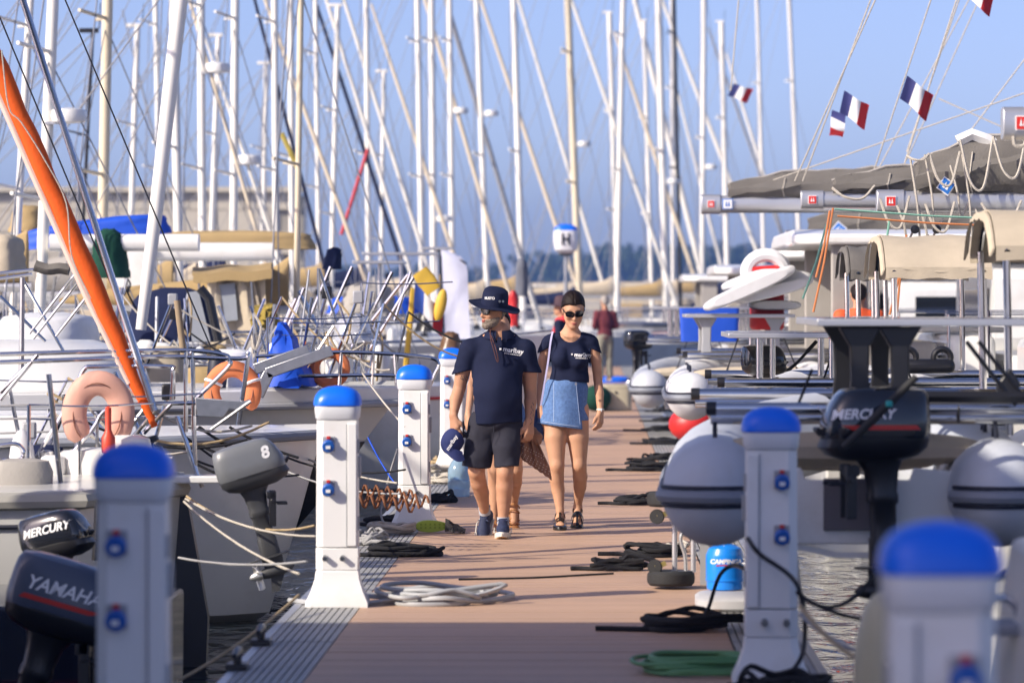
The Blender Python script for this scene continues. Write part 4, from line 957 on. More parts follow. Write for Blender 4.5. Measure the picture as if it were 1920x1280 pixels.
def rope_heap(name, label, c, lx, ly, m, n=7, r=.014, rz=0, seed=0, group=None, tail=None):
    rnd = random.Random(seed); pts = []; lv = 0
    for i in range(n):
        a_, b_ = lx*rnd.uniform(.22,.52), ly*rnd.uniform(.16,.5); cx, cy = (lx*.5-a_)*rnd.uniform(-.9,.9), (ly*.5-b_)*rnd.uniform(-1,1); tw = rnd.uniform(-.25,.25); ph = rnd.uniform(0,.6)
        for q in range(9):
            t_ = 2*math.pi*q/9+ph; x_, y_ = a_*math.cos(t_)*(1+rnd.uniform(-.10,.10)), b_*math.sin(t_)*(1+rnd.uniform(-.15,.15))
            pts.append(Vector((cx+x_*math.cos(tw)-y_*math.sin(tw), cy+x_*math.sin(tw)+y_*math.cos(tw), r*(1+.9*i*rnd.uniform(.5,1.1))+(r*rnd.uniform(0,3) if rnd.random() < .2 else 0))))
    pts += [Vector((-lx*.35, -ly*.3, r)), Vector((-lx*rnd.uniform(.55,.75), -ly*rnd.uniform(-.1,.35), r)), Vector((-lx*rnd.uniform(.75,.95), -ly*rnd.uniform(-.1,.35), r))]
    if tail: pts += [Vector(q) for q in tail]
    o = MB().tube([Vector((p.x,p.y,max(p.z,r))) for p in bez(pts, 4)], r, 6).build(name, m, None, sm=60); o.location = c; o.rotation_euler = (0,0,rz)
    return tag(o, label, 'rope', group)
def rope(name, label, pts, r, m, cat='rope', group=None):
    o = MB().tube(pts, r, 6).build(name, m, None, sm=60); return tag(o, label, cat, group)
def wire(pts, r, m, parent, name='stay'): return MB().tube(pts, r, 5).build(name, m, parent)
# ---------------------------------------------------------------- right-hand side: dinghies on davits behind moored catamarans
def catamaran(label, yc, xs=2.5, z0=1.0, roof=2.15, half=2.6, wins=True, L=9.0, over=0):
    t = thing('catamaran', label, 'catamaran', (0, yc, 0), 0, 'catamarans moored stern-to on the pontoon')
    for s_ in (-1,1):
        rings = []
        for u in (0,.03,.12,.25,.5,.8,.95,1):
            x = xs+u*L; zt = z0-.55*(1-min(1,u/.12)) if u < .12 else z0+.12*u; w_ = .62*(1 if u < .7 else 1-(u-.7)*2.2)
            y = s_*half
            rings.append([Vector((x,y-w_,zt)), Vector((x,y+w_,zt)), Vector((x,y+w_*.96,zt-.35)), Vector((x,y+w_*.7,WATER+.05)), Vector((x,y,WATER-.35)), Vector((x,y-w_*.7,WATER+.05)), Vector((x,y-w_*.96,zt-.35))])
        h = MB().loft(rings).build('hull', WHITE, t, bevel=.03)
        MB().box((xs+.35, s_*half, z0-.52), (.7,.8,.03)).build('swim_step', GREYP, h)
        for a in (0,1): MB().tube([(xs+.9+a*1.6,s_*(half+.5),z0+.02),(xs+.9+a*1.6,s_*(half+.5),z0+.62)], .013, 8).build('stanchion', CHROME, t)
        MB().tube([(xs+.9,s_*(half+.5),z0+.62),(xs+2.5,s_*(half+.5),z0+.62),(xs+5,s_*(half+.5),z0+.66)], .006, 5).build('guard_wire', CHROME, t)
    MB().box((xs+1.6+3.0, 0, z0-.25), (6.0, half*2-1.3, .9)).build('bridge_deck', WHITE, t, bevel=.06)
    MB().box((xs+1.25, 0, z0+.18), (.5, half*2-1.5, .45)).build('cockpit_coaming', WHITE, t, bevel=.08)
    cab = [sel(0,0,half+.05,(roof-z0)/2,0,5,24,'x')]
    rr = []
    for u, k, dz in ((0,1,0),(.05,1.0,0),(.55,1,0),(.85,.85,-.25),(1,.6,-.7)):
        rr.append([Vector((xs+2.6+u*4.6, v.y*k, z0+(roof-z0)/2+v.z*(1+dz)+dz*.3)) for v in cab[0]])
    cb = MB().loft(rr).build('saloon', WHITE, t)
    MB().box((xs+2.59, 0, z0+.55), (.02, half*1.5, .75)).build('saloon_door', WINDOW, cb, bevel=.01)
    for s_ in (-1,1):
        MB().box((xs+4.4, s_*(half+.045), z0+.62), (2.6,.03,.42)).build('side_window', WINDOW, cb, bevel=.01)
    x_a = xs+1.4-over; ro = MB().loft([[Vector((x, y, z)) for y, z in ((-half*w_,roof+.0),(-half*w_,roof+.10),(-half*w_*.8,roof+.16),(half*w_*.8,roof+.16),(half*w_,roof+.10),(half*w_,roof))] for x, w_ in ((x_a,.9),(x_a+.3,1.0),(xs+5,1.0))]).build('roof_overhang', WHITE, cb, bevel=.03)
    if over:
        for s_ in (-1,1): MB().loft([[Vector((x_a+.5+d_,s_*half*.93+e_,zz)) for d_, e_ in ((-.12,-.05),(.25,-.05),(.25,.05),(-.12,.05))] for zz in (z0-.1,roof+.01)]).build('roof_pillar', GREYC, cb, bevel=.02)
        MB().box((x_a+1.2,0,z0+.12), (.6,half*1.5,.45)).build('cockpit_seat', GREYC, t, bevel=.08); MB().box((x_a+1.9,.3,z0+.45), (.9,1.4,.06)).build('cockpit_table', WHITE, t, bevel=.02)
    return t
# nearest dinghy with its outboard, hanging over the pontoon edge
dinghy('grey dinghy with navy stripes and beige seat hanging above the blue gas bottle', (1.31, 19.05, .80), -.03, 3.1, 1.42, .265)
ob = outboard('outboard_motor', 'black raised outboard with white and red lettering on the grey dinghy with beige seat', (X_(1640,18.85), 18.85, Z_(835,18.85)-.02), math.pi+.15, BLACKG, BLACKP, 'MERCURY', accent=REDP, size=1.02, tiller=False, tx=.09, ts=.066)
tl = MB().tube([P(1582,838,18.6)-ob.location, P(1640,783,18.55)-ob.location, P(1718,706,18.5)-ob.location], [.020,.022,.018], 10)
tl.v = [tuple(Matrix.Rotation(-(math.pi+.15),3,'Z')@Vector(v)) for v in tl.v]; tlo = tl.build('tiller', RUBBER, ob)
MB().box((0,0,0),(.03,.03,.03)).build('kill_switch', mat('teal plastic', (.02,.35,.33), .5), ob, bevel=.006, loc=Matrix.Rotation(-(math.pi+.15),3,'Z')@(P(1667,757,18.5)-ob.location))
def davit_set(label, y, x0, z, zp=None, px0=None, px1=None, dep=1.5, legm=CHROME, second=3.0):
    t = thing('davit_arch', label, 'davit arch', (0,y,0), 0, 'davit arches with solar panels')
    for yy in (0, second): 
        davit(t, x0, 3.6, yy, z)
    if zp:
        xa, xb = px0, px1; solar(t, xa, xb, -.1, dep, zp)
        for xx in ((xa+.22, xa+.42) if legm is BLACKP else (xa+.22, min(xb-.2, xa+1.15))):
            for yy in (.02, second*.45):
                if legm is CHROME:
                    MB().cyl((xx,yy,z+.02), (xx,yy,zp-.02), .024, n=12).build('panel_post', legm, t); MB().cyl((xx+.09,yy,z+.02), (xx+.09,yy,zp-.02), .020, n=12).build('panel_post', legm, t)
                else:
                    MB().loft([[Vector((xx+a,yy+b,zz)) for a, b in ((-w,-.03),(w,-.03),(w,.03),(-w,.03))] for zz, w in ((z+.02,.055),(z+.15,.045),(zp-.12,.050),(zp-.02,.11))]).build('panel_bracket', legm, t, bevel=.01)
    return t
d1 = davit_set('chrome davits with black brackets under a thin solar panel above the black raised outboard', 19.2, .56, 1.215, 1.645, X_(1530,19.2), 3.6, 1.9, BLACKP)
wire([(1.62,-.2,1.28),(3.6,-.2,1.27)], .03, BLACKP, d1, 'black_rail')
for xx in (1.82, 2.32): MB().torus((xx,0,1.19), .045, .006, (1,0,0), 16, 6).build('strap', BLACKP, d1)
for a, b in (((1812,640),(1905,760)), ((1835,640),(1920,745))): MB().tube([P(a[0],a[1],19)-Vector((0,19.2,0)), P(b[0],b[1],19)-Vector((0,19.2,0))], .012, 6).build('lifting_tackle', BLACKP, d1)
MB().prism([P(x,y,19)-Vector((0,19.2,0)) for x, y in ((1868,720),(1895,690),(1915,720),(1905,742),(1870,742))], (0,.05,0)).build('tackle_block', BLACKP, d1, bevel=.01)
catamaran('white catamaran behind the nearest davits, with a beige helm bimini on chrome posts', 22.0)
dinghy('pale dinghy under the chrome framed solar panel, black outboard folded on it', (1.95, 27.0, .86), 0, 3.0, 1.4, .24, HYPW)
outboard('outboard_motor', 'small black outboard stowed under the chrome framed solar panel', (X_(1432,27.6), 27.6, Z_(695,27.6)), .4, BLACKG, BLACKP, None, size=.62)
d2 = davit_set('polished davits carrying a solar panel on two pairs of chrome posts', 26.6, X_(1345,26.6), 1.19, 1.515, X_(1365,26.6), X_(1615,26.6), 1.5)
q = MB(); q.box((2.3,.2,1.30), (.42,.3,.10)); blk = q.build('winch_box', BLACKP, d2, bevel=.04)
MB().torus((2.18,.1,1.36), .06, .022, (0,1,0), 18, 8).build('winch_wheel', BLACKP, d2); MB().torus((2.42,.1,1.36), .06, .022, (0,1,0), 18, 8).build('winch_wheel', BLACKP, d2)
solar(d2, X_(1690,26.6), X_(1812,26.6), 1.4, 2.6, 1.24)
catamaran('white catamaran with a beige helm canopy and orange sheets, second along the pontoon', 30.0, z0=1.05)
dinghy('pale grey dinghy with navy stripes above the red fender', (1.66, 37.6, .82), 0, 3.0, 1.42, .235, HYPW)
dinghy('grey dinghy with twin dark stripes between the red fender and the beige box', (1.42, 49.5, .62), 0, 3.0, 1.4, .245, HYPA)
d3 = davit_set('chrome davits with a grey bracket and dark solar panel above the red fender', 39.8, X_(1280,39.8), 1.20, 1.60, X_(1285,39.8), X_(1490,39.8), 1.5, GREYP)
d4 = davit_set('twin chrome davit beams over the dinghy beside the beige box', 52, X_(1208,52), 1.25, 1.66, X_(1228,52), 2.6, 1.5)
d5 = davit_set('far dark solar panel on davits behind the man in the burgundy jumper', 86, X_(1152,86), 1.25, 1.60, X_(1150,86), 2.7, 1.5)
for yc, lb in ((41.0,'white catamaran with a stack of white boards and a red banded ring on its stern'), (52.5,'white catamaran with grey sail bag beyond the orange jacket'), (66,'far white catamaran beside the pontoon end'), (88,'farthest white catamaran off the end of the pontoon')):
    catamaran(lb, yc, xs=2.6 if yc < 60 else 2.2, z0=1.0, roof=2.32 if yc < 60 else 2.2, over=2.0 if yc < 45 else 1.6)
outboard('outboard_motor', 'black outboard tilted on the grey dinghy beside the beige box', (X_(1196,55), 55, Z_(650,55)), .6, BLACKG, BLACKP, None, size=.8, tiller=False)
# helm biminis
b1 = thing('helm_bimini', 'beige helm bimini with dark underside on chrome posts, cut by the frame edge', 'bimini', (0,22,0), 0, 'helm biminis')
bimini(b1, X_(1868,21.5), 4.4, -.5, 1.0, Z_(392,21.5), .22, BEIGE, True, 1.0)
b2 = thing('helm_bimini', 'beige helm bimini with rounded ends beside the orange jacket', 'bimini', (0,29,0), 0, 'helm biminis')
bimini(b2, X_(1650,29), X_(1845,29), -.6, 1.2, Z_(442,29), .26, BEIGE, True, .9)
b3 = thing('helm_bimini', 'small grey helm bimini standing behind the rounded beige one', 'bimini', (0,33,0), 0, 'helm biminis')
bimini(b3, X_(1588,33), X_(1665,33), -.5, 1.0, Z_(462,33), .22, TAUPE, True, .9)
MB().box((X_(1640,31),0,0),(.4,.05,.62)).build('quilted_panel', GREYC, b2, bevel=.03).location = (0,2.0,Z_(665,31))
# booms with stack-pack bags
def boom_thing(label, Y, px_end, py_end, length, r, bagh, bag=TAUPE, st=True, slope=0.0):
    x0 = X_(px_end, Y); z = Z_(py_end, Y); t = thing('boom_with_sail_bag', label, 'boom', (x0, Y, z), 0, 'booms with sail bags over the catamarans')
    b = boom(t, 0, length, 0, 0, r, bag, bagh)
    sticker(t, (.09,-r*1.02,.0), .085, 0, (STICKW, STICKR))
    wire([(length,0,-.1),(length,0,9)], .09, ALU, t, 'mast'); wire([(length,0,-.1),(length,0,-z+.9)], .09, ALU, t, 'mast_foot')
    return t
m1 = boom_thing('large taupe sail bag on a boom with a blue diamond sticker, ropes hanging down', 31, 1648, 378, 4.6, .085, .46)
sticker(m1, P(1774,349,30.78)-m1.location, .115, 35)
for i, (px, top, bot) in enumerate(((1715,300,470),(1742,290,440),(1790,310,410),(1812,290,450),(1690,385,455),(1730,385,460),(1835,390,440))):
    wire(bez([P(px-8,top,30.75)-m1.location, P(px+5,(top+bot)/2,30.72)-m1.location, P(px+12,bot-5,30.75)-m1.location, P(px+26,bot-30,30.78)-m1.location], 6), .010, WHITEROPE, m1, 'hanging_line')
for px in (1716, 1757): MB().lathe([(.0,0),(.035,.01),(.035,.045),(0,.055)], P(px,430,30.7)-m1.location, 12, (0,1,0)).build('pulley_block', BLACKP, m1)
m2 = boom_thing('long low taupe sail bag on a pale boom ending over the white coachroof', 44, 1318, 383, 6.5, .10, .30)
sticker(m2, (.28,-.105,0), .12, 0, (STICKB, STICKW)); sticker(m2, P(1600,368,43.75)-m2.location, .15, 25)
m3 = boom_thing('taupe sail bag and grey boom hanging lower with a small blue diamond sticker', 52, 1475, 448, 7, .11, .36)
sticker(m3, P(1573,430,51.7)-m3.location, .16, 40)
m4 = boom_thing('grey boom end with a red sticker and a looped line above the biminis', 22, 1885, 232, 4.5, .085, .40)
wire(bez([P(1900,255,21.9)-m4.location, P(1903,272,21.9)-m4.location, P(1918,274,21.9)-m4.location, P(1935,262,21.9)-m4.location], 6), .012, WHITEROPE, m4, 'hanging_line')
m5 = boom_thing('short boom end box with white sticker in front of the low sail bag', 37, 1505, 375, 5.5, .08, .26)
# orange and green sheets down from the booms
for i, (a, b, mm) in enumerate((((1562,390,31),(1525,585,31),'o'), ((1556,395,31),(1530,520,31),'o'), ((1570,405,30),(1900,425,30),'o'), ((1700,440,30),(1668,590,30),'o'), ((1690,445,30),(1682,585,30),'o'), ((1550,420,32),(1505,560,32),'g'), ((1668,410,30.5),(1648,520,30.5),'g'), ((1565,392,30.5),(1920,412,30.5),'g'))):
    c_ = mat('orange rope', (.55,.20,.07), .85) if mm == 'o' else mat('pale green rope', (.20,.42,.32), .85)
    o = rope('mainsheet', ('orange' if mm == 'o' else 'pale green')+' sheet running down from the booms beside the helm biminis', [P(*a), P((a[0]+b[0])/2+2,(a[1]+b[1])/2+3,(a[2]+b[2])/2), P(*b)], .009, c_, group=('orange' if mm == 'o' else 'green')+' sheets under the booms')
# lines up to the flags and topping lifts
for i, (a, b) in enumerate((((1490,340),(1650,-20)), ((1505,340),(1640,-20)), ((1632,340),(1752,-20)), ((1695,310),(1800,-20)), ((1700,285),(1805,-20)), ((1450,338),(1920,175)), ((1790,285),(1960,60)), ((1760,185),(1905,250)), ((1822,-10),(1640,330)), ((1840,-10),(1700,300)), ((1385,0),(1370,170)))):
    Y_ = 36+i; rope('topping_lift', 'thin pale line slanting up from the booms on the right', [P(*a,Y_), P(*b,Y_)], .0085, WHITEROPE, 'line', 'lines above the catamaran booms')
flag3('french_flag', 'blue white red flag flying highest below the single red corner, beside a pale line', P(1701,142,38), P(1687,185,38), P(1752,165,38)-P(1701,142,38)+Vector((.0,.05,-.06)), (FB,FW,FR))
flag3('french_flag', 'blue white red flag on the paired lines, upper of two overlapping', P(1583,170,40), P(1574,211,40), P(1631,190,40)-P(1583,170,40)+Vector((0,.05,-.03)), (FB,FW,FR))
flag3('french_flag', 'blue white red flag drooping steeply, lower of two overlapping', P(1586,216,41), P(1560,206,41), P(1557,250,41)-P(1562,208,41), (FB,FW,FR), .06)
flag3('french_flag', 'small blurred blue white red flag beside a white mast', P(1376,157,70), P(1364,180,70), P(1413,176,70)-P(1376,157,70)+Vector((0,.05,.1)), (FB,FW,FR))
flag3('french_flag', 'flag showing only its red corner at the upper edge of the sky', P(1812,-50,38), P(1802,-12,38), P(1866,-14,38)-P(1812,-50,38), (FB,FW,FR))
# white coachroof clutter: boards, ring, raft canister
t = thing('horseshoe_buoy', 'white horseshoe buoy with a red band on the catamaran stern', 'life ring', P(1436,510,40.5))
MB().tube([Vector((.20*math.cos(a), 0, .18*math.sin(a))) for a in [math.radians(-50+i*14) for i in range(21)]], .075, 10).build('ring', HYPW, t); MB().tube([Vector((-.14+.07*i, -.02, -.02+.004*i)) for i in range(5)], .082, 10).build('red_band', REDF, t)
for i, (px, py, w_, h_, a, mm) in enumerate(((1405,540,190,26,-24,HYPW),(1448,545,150,24,-14,HYPW),(1470,520,110,30,4,HYPW),(1440,520,120,22,-8,WHITE),(1452,572,100,18,0,HYPW),(1395,525,90,20,-20,HYPW))):
    p_ = P(px,py,39.6+.12*i); k = p_.y/FPX; o = MB().loft([sel(0,0,w_/2*k*s_,h_/2*k*s_**.5,y_,3,24,'y') for y_, s_ in ((-.28,.8),(-.24,.97),(0,1),(.24,.97),(.28,.8))]).build('paddle_board', mm, None, bevel=.01)
    o.location = p_; o.rotation_euler = (0, math.radians(a), 0); tag(o, 'white board stacked slanting on the catamaran stern', 'board', 'white boards stacked on the catamaran stern')
o = MB().loft([sel(0,0,.16,.2,0,4,20), sel(0,0,.18,.22,.03,4,20), sel(0,0,.18,.22,.36,4,20), sel(0,0,.15,.2,.40,4,20)]).build('raft_canister', REDF, None); o.location = P(1438,618,40.2); tag(o, 'red canister strapped under the white boards on the catamaran stern', 'canister')
o = MB().loft([sel(0,0,.34,.02,0,3,20), sel(0,0,.36,.03,.4,3,20)]).build('blue_tarp', BLUET, None); o.location = P(1330,640,46); tag(o, 'blue cloth panel behind the grey davit bracket', 'tarp')
far_person('person in bright orange jacket standing in a catamaran cockpit behind the beige bimini', (X_(1610,38.4), 38.4, .46), math.pi, mat('bright orange jacket', (.75,.10,.02), .7), (DENIMD, False), HAIRB).scale = (1.0,1.0,.82)
far_person('person in dark clothes standing beside the orange jacket in the cockpit', (X_(1655,52), 52, .06), math.pi-.4, BLACKP, (DENIMD, False), HAIRB)
# white moored stern at the lower right corner
t = thing('motorboat', 'white boat stern with chrome rail and step at the corner beside the blurred pedestal', 'boat', (0,14,0))
MB().loft([[Vector((x,y,z)) for y, z in ((-.9,zt),(.5,zt),(.55,zt-.2),(.45,WATER-.2),(-.85,WATER-.2))] for x, zt in ((X_(1878,14),.15),(X_(1905,14),.62),(X_(1925,14),.86),(5.5,1.0))]).build('hull', WHITE, t, bevel=.03)
MB().tube(bez([P(1842,1130,14)-t.location, P(1880,1120,14)-t.location, P(1905,1135,14)-t.location, P(1915,1170,14)-t.location], 6), .016, 10).build('stern_rail', CHROME, t)
MB().box(P(1885,1175,14)-t.location, (.25,.3,.04)).build('teak_step', BANDG, t, bevel=.01)
o = MB().ell((0,0,0),(.11,.11,.30)).build('fender', mat('yellowed fender vinyl', (.55,.50,.33), .45), None); o.location = P(1655,1255,14.5); tag(o, 'yellowed white fender hanging low beside the blurred pedestal', 'fender')
# ---------------------------------------------------------------- things on the right edge of the pontoon
def hand_truck():
    t = thing('hand_truck', 'folding hand truck lying on its side with black tyres beside the blue gas bottle', 'hand truck', (X_(1270,23.5), 23.7, 0))
    q = lambda px, py, dy=0: P(px,py,23.45+dy)-t.location
    for py, nm in ((935,1),(1083,0)):
        c = q(1258,py); w_ = MB().lathe([(.07,-.045),(.128,-.045),(.144,-.028),(.147,0),(.144,.028),(.128,.045),(.07,.045)], c, 28, (0,0,1)).build('tyre', RUBBER, t)
        MB().lathe([(.02,-.036),(.085,-.034),(.085,.034),(.02,.036)], c, 20, (0,0,1)).build('rim', GALV, w_)
    for px, py in ((1232,968),(1228,1062)):
        c = q(px,py,-.05); w_ = MB().lathe([(.014,-.014),(.044,-.014),(.046,0),(.044,.014),(.014,.014)], c, 20, (.3,1,0)).build('castor', RUBBER, t); MB().box(c+Vector((.035,0,.01)), (.07,.03,.03), rotm('Y',-25)).build('castor_fork', mat('yellow zinc plate', (.55,.45,.15), .4, .8), w_)
    for px, r in ((1265,.016),(1300,.016)): MB().tube([q(px,955), q(px,1072)], r, 10).build('frame_tube', ALU, t)
    MB().tube(bez([q(1283,952), q(1284,985), q(1276,1010), q(1284,1040), q(1286,1070)], 5), .012, 8).build('bent_tube', ALU, t)
    MB().box(q(1328,1020,.25), (.10,.03,.50)).build('toe_plate', mat('dull aluminium plate', (.5,.5,.5), .5, .5), t)
    MB().box(q(1280,1072), (.14,.03,.02)).build('cross_bar', GALV, t)
hand_truck()
gb = thing('gas_bottle', 'bright blue gas bottle with white lettering standing on a pale board', 'gas bottle', (X_(1360,22.3), 22.35, .075))
cb = MB().lathe([(.085,0),(.098,.004),(.100,.02),(.100,.05),(.104,.055),(.104,.17),(.102,.185),(.088,.215),(.055,.232),(.03,.238),(.03,.255),(.0,.256)], (0,0,0), 30).build('cylinder', mat('blue enamel', (.006,.23,.80), .3, var=.08, coat=.4), gb)
MB().lathe([(.101,0),(.106,.004),(.106,.012),(.101,.016)], (0,0,.045), 30).build('foot_ring', MATS['blue enamel'], cb); MB().lathe([(.012,0),(.016,.01),(.016,.03),(.008,.035)], (0,0,.255), 12).build('valve', GALV, gb)
text_on('lettering', 'CAMPINGAZ', .033, WPRINT, gb, (.012,-.10,.150), (1,0,0), (0,0,1), .2, .001, bvh_of(cb), .002)
MB().tube([(.06,-.084,.136),(.0,-.104,.132),(-.05,-.093,.130)], .004, 5).build('red_line', REDP, gb)
gb.scale = (1.08,1.08,1.12)
o = MB().loft([sel(0,0,.19,.34,0,4,24), sel(0,0,.21,.36,.015,4,24), sel(0,0,.21,.36,.058,4,24), sel(0,0,.19,.34,.072,4,24)]).build('fender_board', mat('pale grey foam board', (.45,.45,.46), .8), None); o.location = (X_(1372,22.0), 22.0, .002); tag(o, 'pale grey board lying under the blue gas bottle', 'board')
gh = [Vector((.19*math.cos(a)*(1+.10*math.sin(a*.37))+.03*math.sin(a*.23), .36*math.sin(a)*(1-.03*k)+.02*math.cos(a*.31), .012+.006*k+.004*math.sin(a*3))) for k, a in [(i/14, i*2*math.pi/28) for i in range(28*6)]]
o = MB().tube([Vector((p.x*1.25,p.y,p.z)) for p in gh], .011, 7).build('hose_coil', mat('pale green hose', (.10,.26,.10), .5), None, sm=60); o.location = (X_(1302,18.1), 18.15, .0); tag(o, 'green hose coiled flat on the deck by the right pedestal', 'hose')
rope('power_cable', 'black power cable looping from the right pedestal socket down to the deck', bez([(.70,17.55,.67),(.755,17.50,.60),(.93,17.48,.45),(.95,17.5,.15),(.80,17.3,.03),(.60,17.35,.02)], 8), .011, BLACKP, 'cable')
rope('power_cable', 'black cable arching over the pale board to the rope pile', bez([(X_(1310,20.3),20.3,.03),(X_(1328,20.4),20.4,.12),(X_(1352,20.5),20.5,.30),(X_(1390,20.4),20.4,.34),(.93,20.2,.2),(.98,20.0,.0)], 8), .012, BLACKP, 'cable')
for i, (px, py, w_, d_) in enumerate(((1255,790,60,.5),(1240,808,80,.5),(1250,832,90,.6),(1240,862,80,.5),(1230,882,120,.5),(1195,946,85,.25),(1225,1042,110,.4),(1165,1069,110,.14),(1300,1180,200,.45),(1255,772,60,.5),(1240,752,60,.6))):
    Y_ = HC*FPX/(py-VY); rope_heap('mooring_line', 'black mooring line bunched on the right edge of the deck', (X_(px,Y_), Y_, 0), w_/FPX*Y_*1.0, d_, BLACKROPE, 6 if w_ > 90 else 5, .0145, 0, i, 'black mooring lines along the right edge')
o = MB().tube(bez([(X_(1150,24.6),24.62,.008),(X_(1100,24.5),24.5,.008),(X_(1000,24.2),24.25,.008),(X_(860,24.1),24.1,.008)], 5), .007, 6).build('loose_line', BLACKROPE, None); tag(o, 'thin black line lying right across the sunlit deck', 'rope')
rope_heap('mooring_line', 'white mooring line bunched behind the hand truck', (X_(1262,26.5), 26.9, 0), .22, .4, WHITEROPE, 4, .012, 0, 33)
rope_heap('mooring_line', 'black rope heaped around the foot of the right pedestal', (.86, 17.1, 0), .5, .5, BLACKROPE, 7, .013, 0, 41)
o = MB().ell((0,0,0), (.30,.28,.22)).build('ball_fender', REDF, None); o.location = (X_(1300,46), 46, .28); tag(o, 'red round fender under the pale grey dinghy', 'fender')
o = MB().loft([sel(0,0,.22,.22,0,5,24), sel(0,0,.235,.235,.02,5,24), sel(0,0,.235,.235,.36,5,24), sel(0,0,.24,.24,.365,5,24), sel(0,0,.24,.24,.41,5,24), sel(0,0,.23,.23,.42,5,24)]).build('dock_box', mat('beige plastic box', (.46,.42,.30), .5), None); o.location = (X_(1157,61.5), 61.6, 0); tag(o, 'beige dock box in front of the man in the burgundy jumper', 'box')
MB().lathe([(0,0),(.02,0),(.02,.012),(0,.012)], (-.02,-.24,.30), 10, (0,-1,0)).build('lock', BLACKP, o)
o = MB().ell((0,0,0), (.24,.24,.21)).build('ball_fender', GREENC, None); o.location = (X_(1118,61), 61.3, .21); tag(o, 'dark green round fender beside the beige dock box', 'fender')
o = MB().loft([sel(0,0,.34,.3,0,3,20), sel(0,0,.36,.32,.08,3,20), sel(0,0,.28,.24,.13,3,20)]).build('blue_bag', BLUEP, None); o.location = (X_(1150,82), 83, .0); tag(o, 'blue bag at the feet of the man in the burgundy jumper', 'bag')

for k, (x0_, x1_, yt, yb) in enumerate(((1700,1742,292,300),(1742,1800,288,345),(1800,1862,262,352),(1862,1925,256,330),(1650,1705,372,425),(1735,1790,382,432),(1840,1915,380,420),(1560,1640,352,372))):
    wire(bez([P(x0_,yt,30.7)-m1.location, P(lerp(x0_,x1_,.3),lerp(yt,yb,.85),30.66)-m1.location, P(lerp(x0_,x1_,.7),yb,30.66)-m1.location, P(x1_,yt-4,30.7)-m1.location], 6), .011, WHITEROPE, m1, 'lazy_line')
for k, (pts_) in enumerate((((1795,265),(1822,252),(1850,262),(1872,275)), ((1885,300),(1900,285),(1920,282)))):
    wire([P(x,y,31)-m1.location for x, y in pts_], .05, WHITE if k == 0 else TAUPE, m1, 'rolled_sail')
sc = MB().prism([P(x,y,31.1)-m1.location for x, y in ((1845,292),(1872,255),(1890,262),(1915,290),(1920,300),(1845,302))], (0,.12,0)).build('folded_sail', mat('dark folded sailcloth', (.06,.055,.06), .85), m1, bevel=.02)

for i, (a, b, s_, mm, lb) in enumerate((((1495,1110,16.8),(1650,1060,17.8),.12,BLACKROPE,'black rope sagging over the water behind the right pedestal'), ((1500,1150,16.6),(1680,1230,15.0),.05,GREYROPE,'thin grey rope slanting down to the water at the right pedestal'), ((1488,1000,18.4),(1502,1130,18.4),.0,WHITEROPE,'thin pale rope hanging straight down from the grey dinghy'), ((1505,1120,16.5),(1900,1060,16.0),.16,BLACKROPE,'long black rope running to the white boat stern'), ((1500,1135,16.4),(1620,1240,15.0),.03,TANROPE,'thin tan rope dropping to the water by the right pedestal'), ((1860,1090,15),(1960,1010,15),.03,BLACKROPE,'short black rope up from the white boat stern'))):
    rope('mooring_line', lb, sag(P(*a), P(*b), s_), .010, mm)
rope_heap('mooring_line', 'tangled black ropes hanging off the pontoon edge behind the right pedestal', (1.02, 17.0, -.12), .30, .9, BLACKROPE, 8, .014, .3, 77)
# ---------------------------------------------------------------- left-hand side: near boats moored bow-to
def hull_x(xb, L, y, beam, zb, zs, wl=WATER, flare=.25, rake=.9, n=12, full=2.4):
    """hull with its bow at x = xb, running to -x for L; returns rings"""
    rings = []
    for i in range(n+1):
        u = i/n; x = xb-u*L; w_ = beam/2*min(1, (u*full)**.62)*(1 if u < .7 else 1-(u-.7)*.45); w_ = max(w_, .03); zt = lerp(zb, zs, u**.8)
        dx = -rake*(1-min(1,u*3))
        ww = w_*(1-flare*(1-u)); kz = wl-.35*min(1,u*4)
        rings.append([Vector((x,y-w_,zt)), Vector((x,y,zt+.04)), Vector((x,y+w_,zt)), Vector((x+dx*.35,y+lerp(w_,ww,.6),lerp(zt,wl,.45))), Vector((x+dx*.8,y+ww*.8,wl+.06)), Vector((x+dx,y,kz)), Vector((x+dx*.8,y-ww*.8,wl+.06)), Vector((x+dx*.35,y-lerp(w_,ww,.6),lerp(zt,wl,.45)))])
    return rings
def rails(parent, Y, polys, r=.0135, m=CHROME, name='rail', dy=0):
    o = parent.location
    for k, pl in enumerate(polys):
        pts = [P(a[0], a[1], Y+(a[2] if len(a) > 2 else 0))-o for a in pl]
        MB().tube(bez(pts, 4) if len(pts) > 2 else pts, r, 8).build(name, m, parent)
HULLG = mat('pale grey gelcoat', (.60,.60,.57), .3, var=.05, coat=.3, dirt=(.42,.40,.34), dscale=1.5)
HULLN = mat('dark navy hull', (.010,.013,.028), .18, coat=.6); HULLK = mat('black hull paint', (.012,.012,.013), .3)
